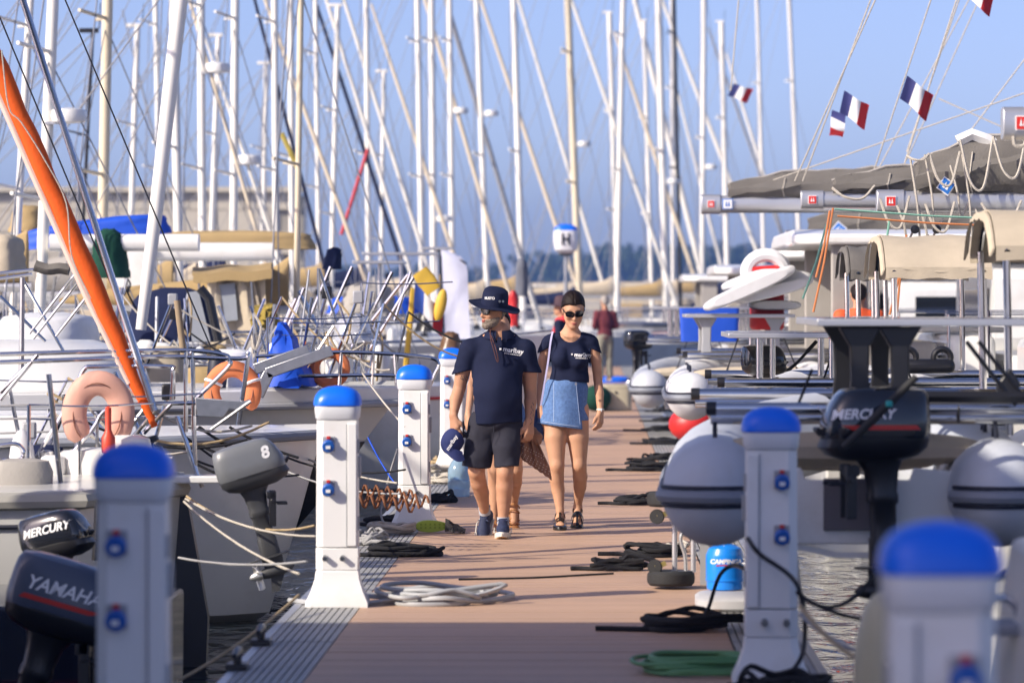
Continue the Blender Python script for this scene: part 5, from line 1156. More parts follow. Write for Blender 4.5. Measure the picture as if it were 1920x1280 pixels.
# -- sloop with the orange furled headsail
A = thing('sailing_boat', 'grey sloop with an orange furled headsail, chrome pulpit and salmon horseshoe buoy', 'sailing boat', (-2.67, 25.0, 0))
AY = 25.0
rg = hull_x(0, 9.5, 0, 2.9, .60, .50, rake=.12, flare=.03, full=45, n=20)
MB().loft(rg).build('hull', HULLG, A)
for s_ in (-1,):
    MB().tube([r[0]+Vector((0,-.015,-.06)) for r in rg], .055, 8).build('rub_rail', mat('aged grey rub rail', (.36,.35,.31), .6), A)
    MB().tube([r[0].lerp(r[7], .40)+Vector((0,-.012,0)) for r in rg[1:]], .016, 6).build('navy_stripe', BANDN, A)
MB().box((.18,-.1,.60), (.62,.26,.05)).build('bow_platform', WHITE, A, bevel=.012)
MB().prism([(-.06,-.06,.55),(.02,-.06,.50),(.16,-.06,-.30),(.14,-.06,-.85),(-.1,-.06,-.85)], (0,.12,0)).build('stem', mat('dark stem plate', (.05,.052,.058), .4), A)
MB().loft([sel(-3.8,0,2.1,.85,.50,4,24), sel(-3.8,0,2.0,.80,.82,4,24), sel(-3.9,0,1.7,.65,.92,3.5,24)]).build('coachroof', WHITE, A)
# furled orange sail on the forestay
top, bot = P(-148,-200,AY+.2)-A.location, P(290,800,AY)-A.location
pts = [bot.lerp(top, i/24) for i in range(25)]
rr = [.022+.048*min(1,(i/24)*4.0)**.8*(1-.20*max(0,i/24-.5)) for i in range(25)]
sail = MB().tube([p+Vector((.006*math.sin(i*2.1),0,0)) for i, p in enumerate(pts)], [r*(1+.04*math.sin(i*1.7)) for i, r in enumerate(rr)], 18).build('furled_headsail', ORANGE, A, sm=70)
MB().tube([p+Vector((-rr[i]*.84,-rr[i]*.46,-rr[i]*.25)) for i, p in enumerate(pts[2:], 2)], [r*.26+.006 for r in rr[2:]], 10).build('sun_strip', mat('faded pink sacrificial strip', (.70,.52,.44), .8), sail)
sp = [pts[k]+Vector((rr[k]*1.02*math.cos(k*.75-2.0), rr[k]*1.02*math.sin(k*.75-2.0), 0)) for k in range(3,24)]
MB().tube(bez([P(3,95,AY-.3)-A.location, P(16,200,AY-.3)-A.location, P(40,230,AY-.3)-A.location, P(84,300,AY-.3)-A.location, P(124,380,AY-.3)-A.location, P(134,478,AY-.3)-A.location, P(170,560,AY-.3)-A.location], 5), .005, 5).build('sheet', WHITEROPE, sail)
MB().lathe([(.05,0),(.075,.01),(.075,.05),(.03,.06),(.03,.09),(.075,.10),(.075,.13),(.04,.14)], bot-Vector((0,0,.20)), 18, (top-bot)).build('furler_drum', BLACKP, A)
MB().tube([P(30,-40,AY-.15)-A.location, P(290,770,AY-.25)-A.location], .022, 10).build('pole', CHROME, A)
MB().tube([P(-10,10,AY+2)-A.location, P(270,680,AY+2)-A.location], .006, 5).build('stay', BLACKP, A)
MB().tube([P(118,-10,AY+3)-A.location, P(395,650,AY+3)-A.location], .006, 5).build('stay', BLACKP, A)
rails(A, AY, [[(0,664),(188,659),(353,657),(420,665),(430,676),(427,689),(366,749)], [(0,679),(201,672),(302,668),(450,672),(463,664),(465,672),(447,796)], [(144,726),(158,692),(185,687),(312,687),(324,696),(322,749)], [(348,810),(349,669),(356,664),(361,672),(363,810)], [(88,907),(171,808),(215,763),(396,754)], [(269,812),(322,756)], [(0,749),(70,665)], [(0,735),(57,680)], [(332,780),(379,913)], [(363,780),(366,872)], [(240,830),(295,765)]], .0150)
rails(A, AY-.6, [[(0,835),(30,832),(44,845),(38,862),(5,862)], [(28,862),(8,1035)], [(20,862),(0,930)]], .014)
rails(A, AY+.8, [[(0,785),(200,782),(420,778)], [(0,812),(180,806)], [(0,760),(120,757)]], .007, mat('grey guard wire', (.4,.4,.4), .5, .6), 'guard_wire')
for (x, y) in ((40,520),(41,690)): pass
MB().tube([P(42,520,AY+1)-A.location, P(40,700,AY+1)-A.location], .018, 8).build('stanchion', GALV, A)
MB().prism([P(x,y,AY-.1)-A.location for x, y in ((365,745),(455,752),(468,748),(455,770),(430,766),(418,782),(370,780))], (0,.04,0)).build('anchor', GALV, A, bevel=.004)
MB().tube([P(395,805,AY-.1)-A.location, P(470,752,AY-.1)-A.location], .012, 8).build('anchor_shank', GALV, A)
MB().box(P(228,788,AY-.2)-A.location, (.06,.06,.085)).build('navigation_light', mat('green lamp', (.01,.06,.05), .3), A, bevel=.012)
def horseshoe(label, c, w_, h_, r, m, a0=-58, rz=0, tape=True):
    t = thing('horseshoe_buoy', label, 'life buoy', c, rz, 'horseshoe buoys on the left boats')
    pts = [Vector((w_*math.cos(a), .02*math.sin(3*a), h_*math.sin(a))) for a in [math.radians(a0+i*(180-2*a0)/24) for i in range(25)]]
    fm = MB().tube(pts, [r*(.75 if i in (0,24) else 1) for i in range(25)], 14); fm.v = [(v[0], v[1]*.5, v[2]) for v in fm.v]; fm.build('foam', m, t, sm=70)
    MB().tube([p*1.0+Vector((0,-r*.5,0)) for p in pts], .004, 5).build('piping', mat('dark piping', (.25,.10,.06), .7), t)
    if tape:
        for k in (6, 18): MB().torus(pts[k], r*1.03, .012, pts[k+1]-pts[k-1], 16, 6).build('tape', STICKW, t)
    return t
horseshoe('sun-faded salmon horseshoe buoy hung on the chrome rail by the orange sail', P(184,776,24.7), .155, .200, .082, PINKP, -48, 0, False)
horseshoe('bright orange horseshoe buoy with pale tape on a chrome rail', P(436,733,28.5), .155, .165, .062, ORANGEP, -45)
t = thing('marker_light', 'red floating marker light hanging by the salmon horseshoe buoy', 'marker light', P(203,870,24.5))
MB().lathe([(.014,0),(.018,.06),(.042,.075),(.045,.10),(.045,.17),(.028,.20),(.020,.22),(.020,.36),(0,.37)], (0,0,0), 16).build('float', mat('red orange plastic', (.70,.07,.03), .45), t)
# -- boat with the dark raised outboards
Bt = thing('sailing_boat', 'dark navy hulled boat with red stripes lying low beside the pontoon', 'sailing boat', (-2.36, 21.4, 0))
rgb = [[Vector((x,-.9,zt)), Vector((x,.7,zt)), Vector((x,.6,WATER-.3)), Vector((x,-.8,WATER-.3))] for x, zt in ((0,.10),(-.4,.12),(-4,.15),(-7,.2))]
MB().loft(rgb).build('hull', HULLN, Bt, bevel=.02)
MB().box((.012,-.82,-.25), (.022,.16,.75)).build('orange_transom_edge', mat('orange red paint', (.62,.07,.03), .4), Bt)
for z in (-.30,-.37,-.44,-.52): MB().box((-3.4,-.905+.012*(z+.3),z), (6.6,.02,.022)).build('red_stripe', REDF, Bt)
outboard('outboard_motor', 'dark blue-grey outboard tilted up with white and red lettering, partly behind the pedestal', (X_(108,19.6), 19.6, Z_(1172,19.6)), .0, mat('dark slate paint', (.060,.075,.115), .35, coat=.3), BLACKP, 'YAMAHA', accent=REDP, size=1.12, tilt=16, tiller=False)
outboard('outboard_motor', 'small glossy black outboard with white lettering beside the grey hull with the navy line', (X_(112,22.4), 22.4, Z_(1035,22.4)), -.35, BLACKG, BLACKP, 'MERCURY', size=.80, tilt=-14, tiller=False)
MB().tube([P(178,1050,23.4), P(184,935,23.4)], .02, 8).build('outboard_tiller_spare', BLACKP).name = 'boat_hook'
bh = bpy.data.objects['boat_hook']; tag(bh, 'short black handle upright beside the small glossy outboard', 'handle')
# -- grey outboard with the large 8
outboard('outboard_motor', 'grey outboard marked 8 on a raised bracket, propeller above the water', (X_(478,23.7), 23.7, Z_(902,23.7)), .12, mat('mid grey paint', (.16,.17,.18), .38, coat=.3, dirt=(.10,.10,.10)), mat('dark grey casting', (.05,.052,.055), .5), None, size=.83, tilt=-17, tiller=False, big8=True)
# -- white boat with black boot top, bow with galvanised rollers
Cb = thing('sailing_boat', 'white boat with black lower hull and galvanised bow rollers moored beyond the orange buoy', 'sailing boat', (X_(762,33), 33, 0))
CY = 33
rg = hull_x(0, 9.5, 0, 3.2, 1.03, .95, rake=1.6)
MB().loft(rg).build('hull', HULLG, Cb)
MB().loft([[r[7].lerp(r[0],.35)+Vector((.01,-.014,0)), r[3].lerp(r[2],.35)+Vector((.01,.014,0))]+[v+Vector((.02,.014 if v.y > 0 else -.014 if v.y < 0 else 0,-.01)) for v in r[3:]] for r in rg]).build('black_boot_top', HULLK, Cb)
MB().loft([[r[0]+Vector((0,-.012,.0)), r[2]+Vector((0,.012,.0)), r[2]+Vector((0,.012,-.13)), r[0]+Vector((0,-.012,-.13))] for r in rg]).build('topside_band', WHITE, Cb, bevel=.02)
MB().tube([r[0]+Vector((0,-.03,-.15)) for r in rg], .03, 8).build('rub_rail', GREYP, Cb)
MB().loft([sel(-4.4,0,2.2,.95,1.0,4,24), sel(-4.4,0,2.1,.9,1.3,4,24), sel(-4.5,0,1.8,.7,1.42,3.5,24)]).build('coachroof', WHITE, Cb)
rails(Cb, CY-1.2, [[(480,668),(640,660),(790,668),(822,680),(815,702),(806,722)], [(560,705),(700,703),(800,706)], [(640,660),(636,722)], [(740,664),(744,724)], [(700,662),(698,722)]], .016)
MB().beam(P(478,692,31.6)-Cb.location, P(580,655,31.6)-Cb.location, .05, .09).build('bow_roller', GALV, Cb, bevel=.006); MB().beam(P(500,700,31.4)-Cb.location, P(622,657,31.4)-Cb.location, .05, .09).build('bow_roller', GALV, Cb, bevel=.006)
MB().beam(P(505,698,31.4)-Cb.location, P(484,742,31.4)-Cb.location, .05, .09).build('roller_leg', GALV, Cb, bevel=.006)
for a, b in (((655,655),(765,515)), ((690,660),(775,520)), ((520,640),(555,560)), ((535,625),(570,540)), ((512,660),(548,570)), ((620,590),(660,500)), ((575,610),(620,500)), ((570,560),(615,655)), ((560,545),(600,630)), ((740,600),(770,510)), ((700,580),(735,510))):
    MB().tube([P(*a,36)-Cb.location, P(*b,36)-Cb.location], .017, 8).build('rigging_screw', CHROME, Cb)
MB().tube(bez([P(625,655,35)-Cb.location, P(628,690,35)-Cb.location, P(634,730,35)-Cb.location], 5), .018, 6).build('blue_line', BLUET, Cb)
# -- things stacked on the boats behind
def lump(name, label, cat, px, py, w_, h_, Y, m, d=.5, e=2.6, tri=0, group=None, rz=0, amp=.012, lean=0):
    k = Y/FPX; W_, H_ = w_*k/2, h_*k; rings = []; rnd = random.Random(int(px*7+py))
    for i in range(9):
        u = i/8; s_ = (1-tri*u)*(1 if u < .8 else math.sqrt(max(.02, 1-((u-.8)/.2)**2*.85)))
        rings.append([v+Vector((lean*u*W_+rnd.uniform(-amp,amp), rnd.uniform(-amp,amp), rnd.uniform(-amp,amp)*.6)) for v in sel(0,0,W_*s_,d*s_,u*H_,e,24)])
    o = MB().loft(rings).build(name, m, None, sm=60); o.location = P(px, py+h_/2, Y); o.rotation_euler = (0,0,rz)
    return tag(o, label, cat, group)
lump('sprayhood', 'navy sprayhood with plastic windows behind the chrome rails', 'sprayhood', 318, 590, 175, 100, 42, NAVYC, .8, 3, .25, lean=.12)
sb = MB().prism([P(x,y,40.9)-P(378,640,41) for x, y in ((350,548),(372,545),(395,640),(360,640))], (0,.02,0)).build('sprayhood_window', mat('clear vinyl', (.35,.38,.42), .12, spec=.8), None); sb.location = P(378,640,41); tag(sb, 'clear vinyl window panel beside the navy sprayhood', 'window')
o = MB().tube([P(375,540,40.8), P(392,560,40.8), P(410,640,40.8)], .05, 8).build('black_strut', BLACKP, None); tag(o, 'black strut bent beside the navy sprayhood', 'strut')
ct = thing('cockpit_tent', 'tan canvas cockpit tent with olive roof behind the navy sprayhood', 'tent', P(440,645,46)); k_ = lambda x, y, dy=0: P(x,y,46+dy)-ct.location
MB().grid([[k_(lerp(lerp(382,390,v),lerp(506,496,v),u)+2*math.sin(u*9+v*4), lerp(645,512,v), .06*math.sin(u*14+v*3)) for u in [i/12 for i in range(13)]] for v in [i/8 for i in range(9)]], (0,.03,0)).build('side_wall', BEIGE, ct)
MB().grid([[k_(lerp(496,470,v), lerp(645,512,v), u*2.0) for u in (0,.5,1)] for v in (0,.5,1)], (.03,0,0)).build('end_wall', BEIGE, ct)
MB().grid([[k_(lerp(360,508,u)+4*v, 516-16*math.sin(math.pi*min(1,v*.9+.05))-6*u+2*math.sin(u*11), -.15+v*2.2) for u in [i/12 for i in range(13)]] for v in [i/8 for i in range(9)]], (0,0,-.02)).build('roof', TANC, ct)
MB().grid([[k_(lerp(360,508,u)+2, 516-6*u+lerp(-4,14,v)+2*math.sin(u*11), -.16) for u in [i/12 for i in range(13)]] for v in (0,1)], (0,.02,0)).build('roof_valance', TANC, ct)
MB().prism([k_(x,y,-.03) for x, y in ((402,535),(440,530),(446,600),(398,605))], (0,.012,0)).build('clear_window', mat('clear vinyl', (.35,.38,.42), .12, spec=.8), ct)
for x_ in (372, 470): MB().tube([k_(x_,515,-.14), k_(x_+8,645,-.14)], .014, 6).build('frame_tube', GALV, ct)
lump('boom_cover', 'bright blue boom cover along a boom behind the orange sail', 'boom cover', 182, 432, 285, 42, 46, BLUET, .25, 2.6, .1)
o = bpy.data.objects['boom_cover']; o.rotation_euler = (0, math.radians(-7), 0)
lump('sail_cover', 'dark green canvas cover bundled upright behind the chrome pole', 'cover', 205, 475, 78, 92, 44, GREENC, .3, 2.4, .35)
lump('winch_cover', 'sand coloured canvas bundle behind the orange sail', 'cover', 55, 410, 75, 50, 48, TANC, .4, 2.4, .3)
lump('canvas_hood', 'pale canvas hood beside a black tarp at the orange sail', 'hood', 12, 475, 66, 70, 40, BEIGE, .5, 3, .2)
lump('boom_cover', 'tan canvas boom cover over a white boom in the middle of the left boats', 'boom cover', 425, 450, 340, 34, 52, TANC, .3, 2.6, .1)
o = MB().loft([sel(0,0,.16,.12,x,3,16,'x') for x in (-1.0,1.2)]).build('white_boom', WHITE, None); o.location = P(340,472,50); tag(o, 'white boom section below the tan boom cover', 'boom')
o = MB().loft([sel(0,0,.13,.10,x,3,16,'x') for x in (-1.1,.6)]).build('white_boom', WHITE, None); o.location = P(275,455,44); tag(o, 'white boom under the bright blue boom cover', 'boom')
lump('dinghy_cover', 'white upturned dinghy on the foredeck behind the chrome rails', 'dinghy', 90, 615, 190, 58, 36, HYPW, .7, 3, .15)
lump('deck_tarp', 'green tarpaulin corner low behind the white upturned dinghy', 'tarp', 10, 620, 70, 40, 38, mat('green tarpaulin', (.06,.20,.12), .7), .5, 2.5, .3)
lump('deck_tarp', 'bright blue tarpaulin draped over a hatch among steel rods', 'tarp', 545, 664, 92, 116, 32.2, BLUET, .5, 3.2, .78, lean=-.35, amp=.025)
lump('deck_tarp', 'blue tarpaulin strip behind the horizontal chrome rails', 'tarp', 110, 668, 190, 20, 34, BLUET, .3, 3, .1)
lump('motor_cover', 'navy cover over a stowed outboard above the steel rods', 'cover', 622, 484, 36, 40, 46, NAVYC, .16, 2.4, .3, lean=.3)
lump('motor_cover', 'silver foil covered outboard among the steel rods', 'cover', 664, 617, 76, 54, 33.4, mat('silver foil cover', (.62,.63,.66), .3, .5, bump=.6, bscale=20), .25, 2.5, .3, amp=.03)
lump('canvas_bundle', 'grey canvas bundle tied on the foredeck behind the blue tarpaulin', 'bundle', 690, 560, 110, 60, 52, GREYC, .5, 2.5, .3, amp=.04)
lump('deck_tarp', 'blue tarpaulin roll behind the silver foil cover', 'tarp', 700, 570, 180, 34, 56, BLUET, .4, 2.6, .2)
lump('mustard_net', 'mustard yellow net heap among the steel rods', 'net', 497, 592, 46, 40, 42, mat('mustard canvas', (.30,.22,.04), .9, var=.4, scale=14), .3, 2.4, .3, amp=.04)
lump('kettle_grill', 'brown kettle grill lid on the stern rail behind the yellow pole', 'grill', 845, 640, 46, 36, 46, mat('brown enamel', (.14,.075,.035), .35), .18, 2.2, .4)
lump('outboard_cover', 'dark outboard hood behind the yellow rimmed flag', 'cover', 805, 600, 52, 40, 48, BLACKP, .2, 2.4, .3)
lump('sail_cover', 'red canvas roll standing behind the hat of the man', 'cover', 962, 578, 20, 66, 60, REDF, .08, 2.4, .1)
lump('sail_cover', 'slate grey canvas bundle hanging behind the hat of the man', 'cover', 978, 520, 24, 70, 70, mat('slate canvas', (.13,.14,.17), .85), .15, 2.4, .1)
o = MB().loft([sel(0,0,.10,.05,-.15,4,16), sel(0,0,.12,.06,0,4,16), sel(0,0,.10,.05,.15,4,16)]).build('yellow_block', YELL, None); o.location = P(800,527,47); o.rotation_euler = (0,math.radians(-35),0); tag(o, 'yellow padded block above the yellow rimmed flag', 'pad')
flag3('spanish_french_courtesy_flag', 'blue white red flag with a yellow border piece on a thin yellow pole', P(778,530,46), P(776,575,46), P(830,560,46)-P(778,530,46)+Vector((0,.1,-.12)), (mat('mid blue flag', (.04,.10,.45), .8),FW,FR))
bpy.data.objects['spanish_french_courtesy_flag'].name = 'courtesy_flag'
o = MB().ell((0,0,0),(.07,.05,.20), rotm('Y',12)).build('yellow_float', YELL, None); o.location = P(826,572,46); tag(o, 'yellow oval float hanging next to the red band of the flag', 'float')
rope('yellow_pole', 'yellow pole standing at the boat stern under the courtesy flag', [P(775,540,46.2), P(757,730,46.2)], .035, YELL, 'pole')
ft = thing('feather_banner', 'white feather banner with black edge behind the courtesy flag', 'banner', P(832,640,62))
g = []
for i in range(13):
    v = i/12; z = v*1.5; wd = .40*(1 if v < .75 else math.sqrt(max(0, 1-((v-.75)/.25)**2)))+.02
    g.append([Vector((-.05+.06*(1-v)+(wd if j else 0)*j/4, .03*math.sin(j+v*3), z)) for j in range(5)])
MB().grid(g, (0,.006,0)).build('cloth', mat('banner cloth', (.62,.64,.78), .8), ft)
MB().tube([(g[i][0]+Vector((-.012,0,0))) for i in range(13)]+[g[12][4], g[10][4]+Vector((.01,0,0))], .018, 6).build('mast_pole', BLACKP, ft)
for i, (px, py, w_, Y_) in enumerate(((712,492,95,50),(752,476,140,56),(820,466,60,60),(545,600,1,50))):
    if w_ < 5: continue
    s_ = thing('stern_solar_panel', ('thin pale solar panel on the stern above the red fender pin','broad pale solar panel on posts behind the steel rods','small pale solar panel next to the feather banner')[i], 'solar panel', P(px,py,Y_))
    k = Y_/FPX; solar(s_, -w_*k/2, w_*k/2, -.4, .4, 0); MB().cyl((0,0,-.02),(0,0,-.9),.025).build('post', ALU, s_)
t = thing('white_box', 'white locker box under the tan boom cover among the left boats', 'box', P(255,505,50)); MB().box((0,0,0),(.5,.5,.6)).build('locker', WHITE, t, bevel=.03)
rope('boat_hook', 'weathered wooden pole standing beside the navy sprayhood', [P(332,563,30), P(345,672,30)], .026, mat('weathered wood', (.28,.21,.13), .8, var=.25, scale=12), 'pole')
rope('bundled_mast_cover', 'brown cloth tied around a chrome rail end by the orange sail', bez([P(66,498,27), P(90,505,27), P(112,503,27), P(130,506,27)], 4), .045, TAUPE, 'cloth')
rails(A, 27.2, [[(0,512),(70,505),(130,502)], [(0,522),(60,514)], [(0,555),(85,640)], [(40,520),(120,660)], [(55,625),(140,515)], [(62,635),(150,525)], [(105,630),(160,560)]], .012)
# -- mooring lines on the left
for i, (a, b, s_, mm, lb) in enumerate((
    ((348,935,24.5),(592,1005,22.6),.06,WHITEROPE,'taut white mooring line from the grey bow to the hose pedestal'),
    ((350,930,24.5),(590,985,23.2),.10,TANROPE,'second paler mooring line from the grey bow to the pontoon'),
    ((345,940,24.3),(560,1075,22.2),.05,WHITEROPE,'slack white line from the grey bow to the pontoon cleat'),
    ((335,1045,23.5),(575,1052,22.0),.03,GREYROPE,'thin grey line low over the water beside the prop of the grey outboard'),
    ((480,830,28.5),(760,880,27.5),.10,BLACKROPE,'black mooring line along the black hull'),
    ((470,800,29),(745,905,27.8),.08,WHITEROPE,'white mooring line below the white and black boat'),
    ((530,880,28),(750,925,27),.05,GREYROPE,'grey mooring line near the green sandal pedestal'),
    ((680,700,31),(760,800,29.5),.02,WHITEROPE,'pale line running down to the pedestal with the green sandal'),
    ((335,1275,18.5),(560,1115,21.6),.03,TANROPE,'tan line rising from the water to the hose pedestal'),
    ((360,860,25),(560,890,26),.05,BLACKROPE,'black line beneath the grey outboard cowl'),
    ((350,820,26.5),(480,905,27.5),.02,BLACKROPE,'black braided line stretched along the grey sloop side'),
    ((375,800,27),(500,880,28),.02,BLACKROPE,'upper black braided line along the grey sloop side'),
    ((690,820,29),(740,905,28.6),.02,BLUET,'blue thin line by the green sandal pedestal'))):
    rope('mooring_line', lb, sag(P(*a), P(*b), s_), .0080 if mm is not BLUET else .007, mm)
# springs and ropes along the left edge
for i, (px, py, w_, d_, mm) in enumerate(((735,1000,90,.5,WHITEROPE),(700,1020,70,.4,GREYROPE),(760,1042,150,.3,BLACKROPE),(840,905,70,.6,WHITEROPE),(820,885,70,.6,WHITEROPE),(830,942,60,.25,BLACKROPE),(715,985,60,.4,BLACKROPE),(830,870,50,.5,TANROPE))):
    Y_ = HC*FPX/(py-VY); nm = {WHITEROPE:'white',GREYROPE:'grey',BLACKROPE:'black',TANROPE:'tan'}[mm]
    rope_heap('mooring_line', nm+' mooring line heaped on the left grating between the pedestals', (X_(px,Y_), Y_, 0), w_/FPX*Y_, d_, mm, 6, .014, 0, 60+i, nm+' lines on the left grating')
o = rope_heap('hose_coil', 'pale grey hose coiled on the deck beside the left pedestal', (X_(800,22.4), 22.35, 0), .95, .80, mat('grey hose', (.38,.39,.40), .5), 7, .014, 0, 91); o['category'] = 'hose'
rope('power_cable', 'grey cable hanging down the side of the pedestal with the green clog', bez([(-1.51,29.47,.62),(-1.57,29.35,.40),(-1.62,29.2,.12),(-1.5,29.0,.02)], 6), .008, GREYROPE, 'cable')
for i, (px, py) in enumerate(((700,945),(690,925),(720,935))):
    Y_ = 26.8+i*.3; c = P(px,py,Y_); pts = [c+Vector((-.28+.014*k+.0, .045*math.cos(k*1.1), .045*math.sin(k*1.1)+.02*math.sin(k*.1))) for k in range(44)]
    rope('mooring_spring', 'rusty coil mooring spring beside the green sandal pedestal', pts, .009, mat('rusty steel', (.22,.09,.04), .8, .3, var=.4, scale=25), 'spring', 'rusty mooring springs')
for Y_ in (18.3, 19.6, 24.6, 33.0):
    t = thing('mooring_cleat', 'black mooring cleat on the left pontoon edge', 'cleat', (-1.70, Y_, 0), 0, 'cleats on the left edge')
    MB().box((0,0,.015),(.10,.16,.03)).build('foot', BLACKP, t, bevel=.006); MB().tube([(0,-.16,.075),(0,-.06,.085),(0,.06,.085),(0,.16,.075)], [.012,.022,.022,.012], 10).build('horn', BLACKP, t)
    MB().cyl((0,-.03,.02),(0,-.03,.085),.018).build('post', BLACKP, t); MB().cyl((0,.03,.02),(0,.03,.085),.018).build('post', BLACKP, t)
# sandal, mesh bag, bottle
sd = thing('plastic_clog', 'lime green clog sole lying at the foot of a white pedestal', 'clog', (X_(805,29.0), 29.1, .0), .1)
LIME = mat('lime foam', (.42,.55,.06), .6)
def so2(s_, z): return [Vector(((.02+.135*math.cos(k)*s_), -.04+.0*z, .05+.045*math.sin(k)*s_*(1-.25*math.cos(k)))) + Vector((0,z,0)) for k in [2*math.pi*i/24 for i in range(24)]]
MB().loft([so2(.95,0), so2(1,.008), so2(1,.03), so2(.9,.04)]).build('sole', LIME, sd)
for i in range(6):
    for j in range(2): MB().lathe([(.008,0),(.008,.006),(0,.006)], (-.07+i*.035,-.04,.04+j*.025), 6, (0,-1,0)).build('tread_stud', mat('dark lime foam', (.26,.38,.03), .7), sd)
o = MB().grid([[Vector((i*.03,.02*math.sin(i*2+j),(.10-.018*i)*(1-abs(j-3)/3.2)+.012*math.sin(i*3+j*2)+.01)) + Vector((0,(j-3)*.04,0)) for j in range(7)] for i in range(6)], (0,0,-.004)).build('mesh_bag', mat('black mesh', (.02,.018,.018), .8, alpha=.85), None); o.location = (X_(835,29.0), 29.0, .008); tag(o, 'crumpled black mesh bag beside the lime clog', 'bag')
wb = thing('water_bottle', 'large clear water bottle standing behind the cap of the man', 'bottle', (X_(853,33.5), 34.5, 0))
MB().lathe([(.09,0),(.10,.01),(.10,.06),(.095,.07),(.10,.08),(.10,.14),(.095,.15),(.10,.16),(.10,.24),(.07,.31),(.03,.35),(.03,.37)], (0,0,0), 24).build('body', mat('pale blue plastic', (.45,.66,.85), .15, trans=.5), wb); MB().lathe([(.034,0),(.034,.03),(0,.032)], (0,0,.37), 14).build('lid', BLUEP, wb)
# ---------------------------------------------------------------- unseen yachts added out of frame to cast shade on the near deck
def yacht(yc):
    t = thing('shade_yacht', 'unseen tall white yacht, added so its flybridge shades the near deck', 'motor yacht', (-4.0, yc, 0), 0, 'added shade-casting yachts out of frame')
    MB().loft([[Vector((x,-w_,zt)), Vector((x,w_,zt)), Vector((x,w_*.85,WATER-.3)), Vector((x,-w_*.85,WATER-.3))] for x, w_, zt in ((0,2.1,.5),(-.9,2.2,1.0),(-8,2.2,1.3),(-13,1.1,1.9),(-15,.1,2.1))]).build('hull', WHITE, t, bevel=.05)
    s_ = MB().box((-5.2,0,2.0), (9.2,4.0,2.0)).build('deckhouse', WHITE, t, bevel=.15)
    for q in (-1,1):
        for k in range(4): MB().box((-2.2-k*2.0,q*2.003,2.2), (1.7,.02,.8)).build('window', WINDOW, s_, bevel=.01)
    MB().box((-4.6,0,3.05), (9.3,4.3,.12)).build('flybridge_deck', WHITE, t, bevel=.03)
    f_ = MB().box((-4.2,0,3.6), (7.8,4.3,1.0)).build('flybridge', WHITE, t, bevel=.1)
    MB().box((-4.2,0,5.22), (8.2,4.4,.12)).build('hardtop', WHITE, t, bevel=.03)
    MB().box((-4.2,0,4.63), (7.8,4.1,1.05)).build('hardtop_enclosure', WINDOW, t, bevel=.02)
    return t
ya = yacht(14.15)
for yc in (9.2, 4.2): dup(ya, (-4.0, yc, 0), 0)

# masts, booms and shrouds of the near boats (mostly above and beside the frame)
def rig(t, x, z, H, boomz, bl, cov):
    MB().tube([(x,0,z),(x,0,H)], .085, 14).build('mast', MASTW, t); MB().tube([(x,0,boomz),(x-bl,0,boomz+.1)], .06, 10).build('boom', ALU, t)
    MB().loft([[Vector((x-.1-u*bl*.9, w_*math.cos(a), boomz+.05+h_*(.5+.5*math.sin(a)))) for a in [2*math.pi*q/12 for q in range(12)]] for u, w_, h_ in ((0,.13,.6),(.3,.16,.4),(.7,.12,.28),(1,.05,.12))]).build('sail_cover', cov, t)
    for s_ in (-1,1): MB().tube([(x-.2,s_*1.2,z),(x-.2,s_*.9,H*.5),(x,0,H)], .006, 5).build('shroud', CHROME, t); MB().tube([(x,0,H*.5),(x-.2,s_*.9,H*.5)], .025, 6).build('spreader', MASTW, t)
rig(A, -6.75, .9, 12.5, 2.1, 3.2, ORANGE); rig(Bt, -4.4, .1, 10.0, 1.5, 2.4, NAVYC); rig(Cb, -5.6, 1.2, 13, 2.5, 3.6, BLUET)
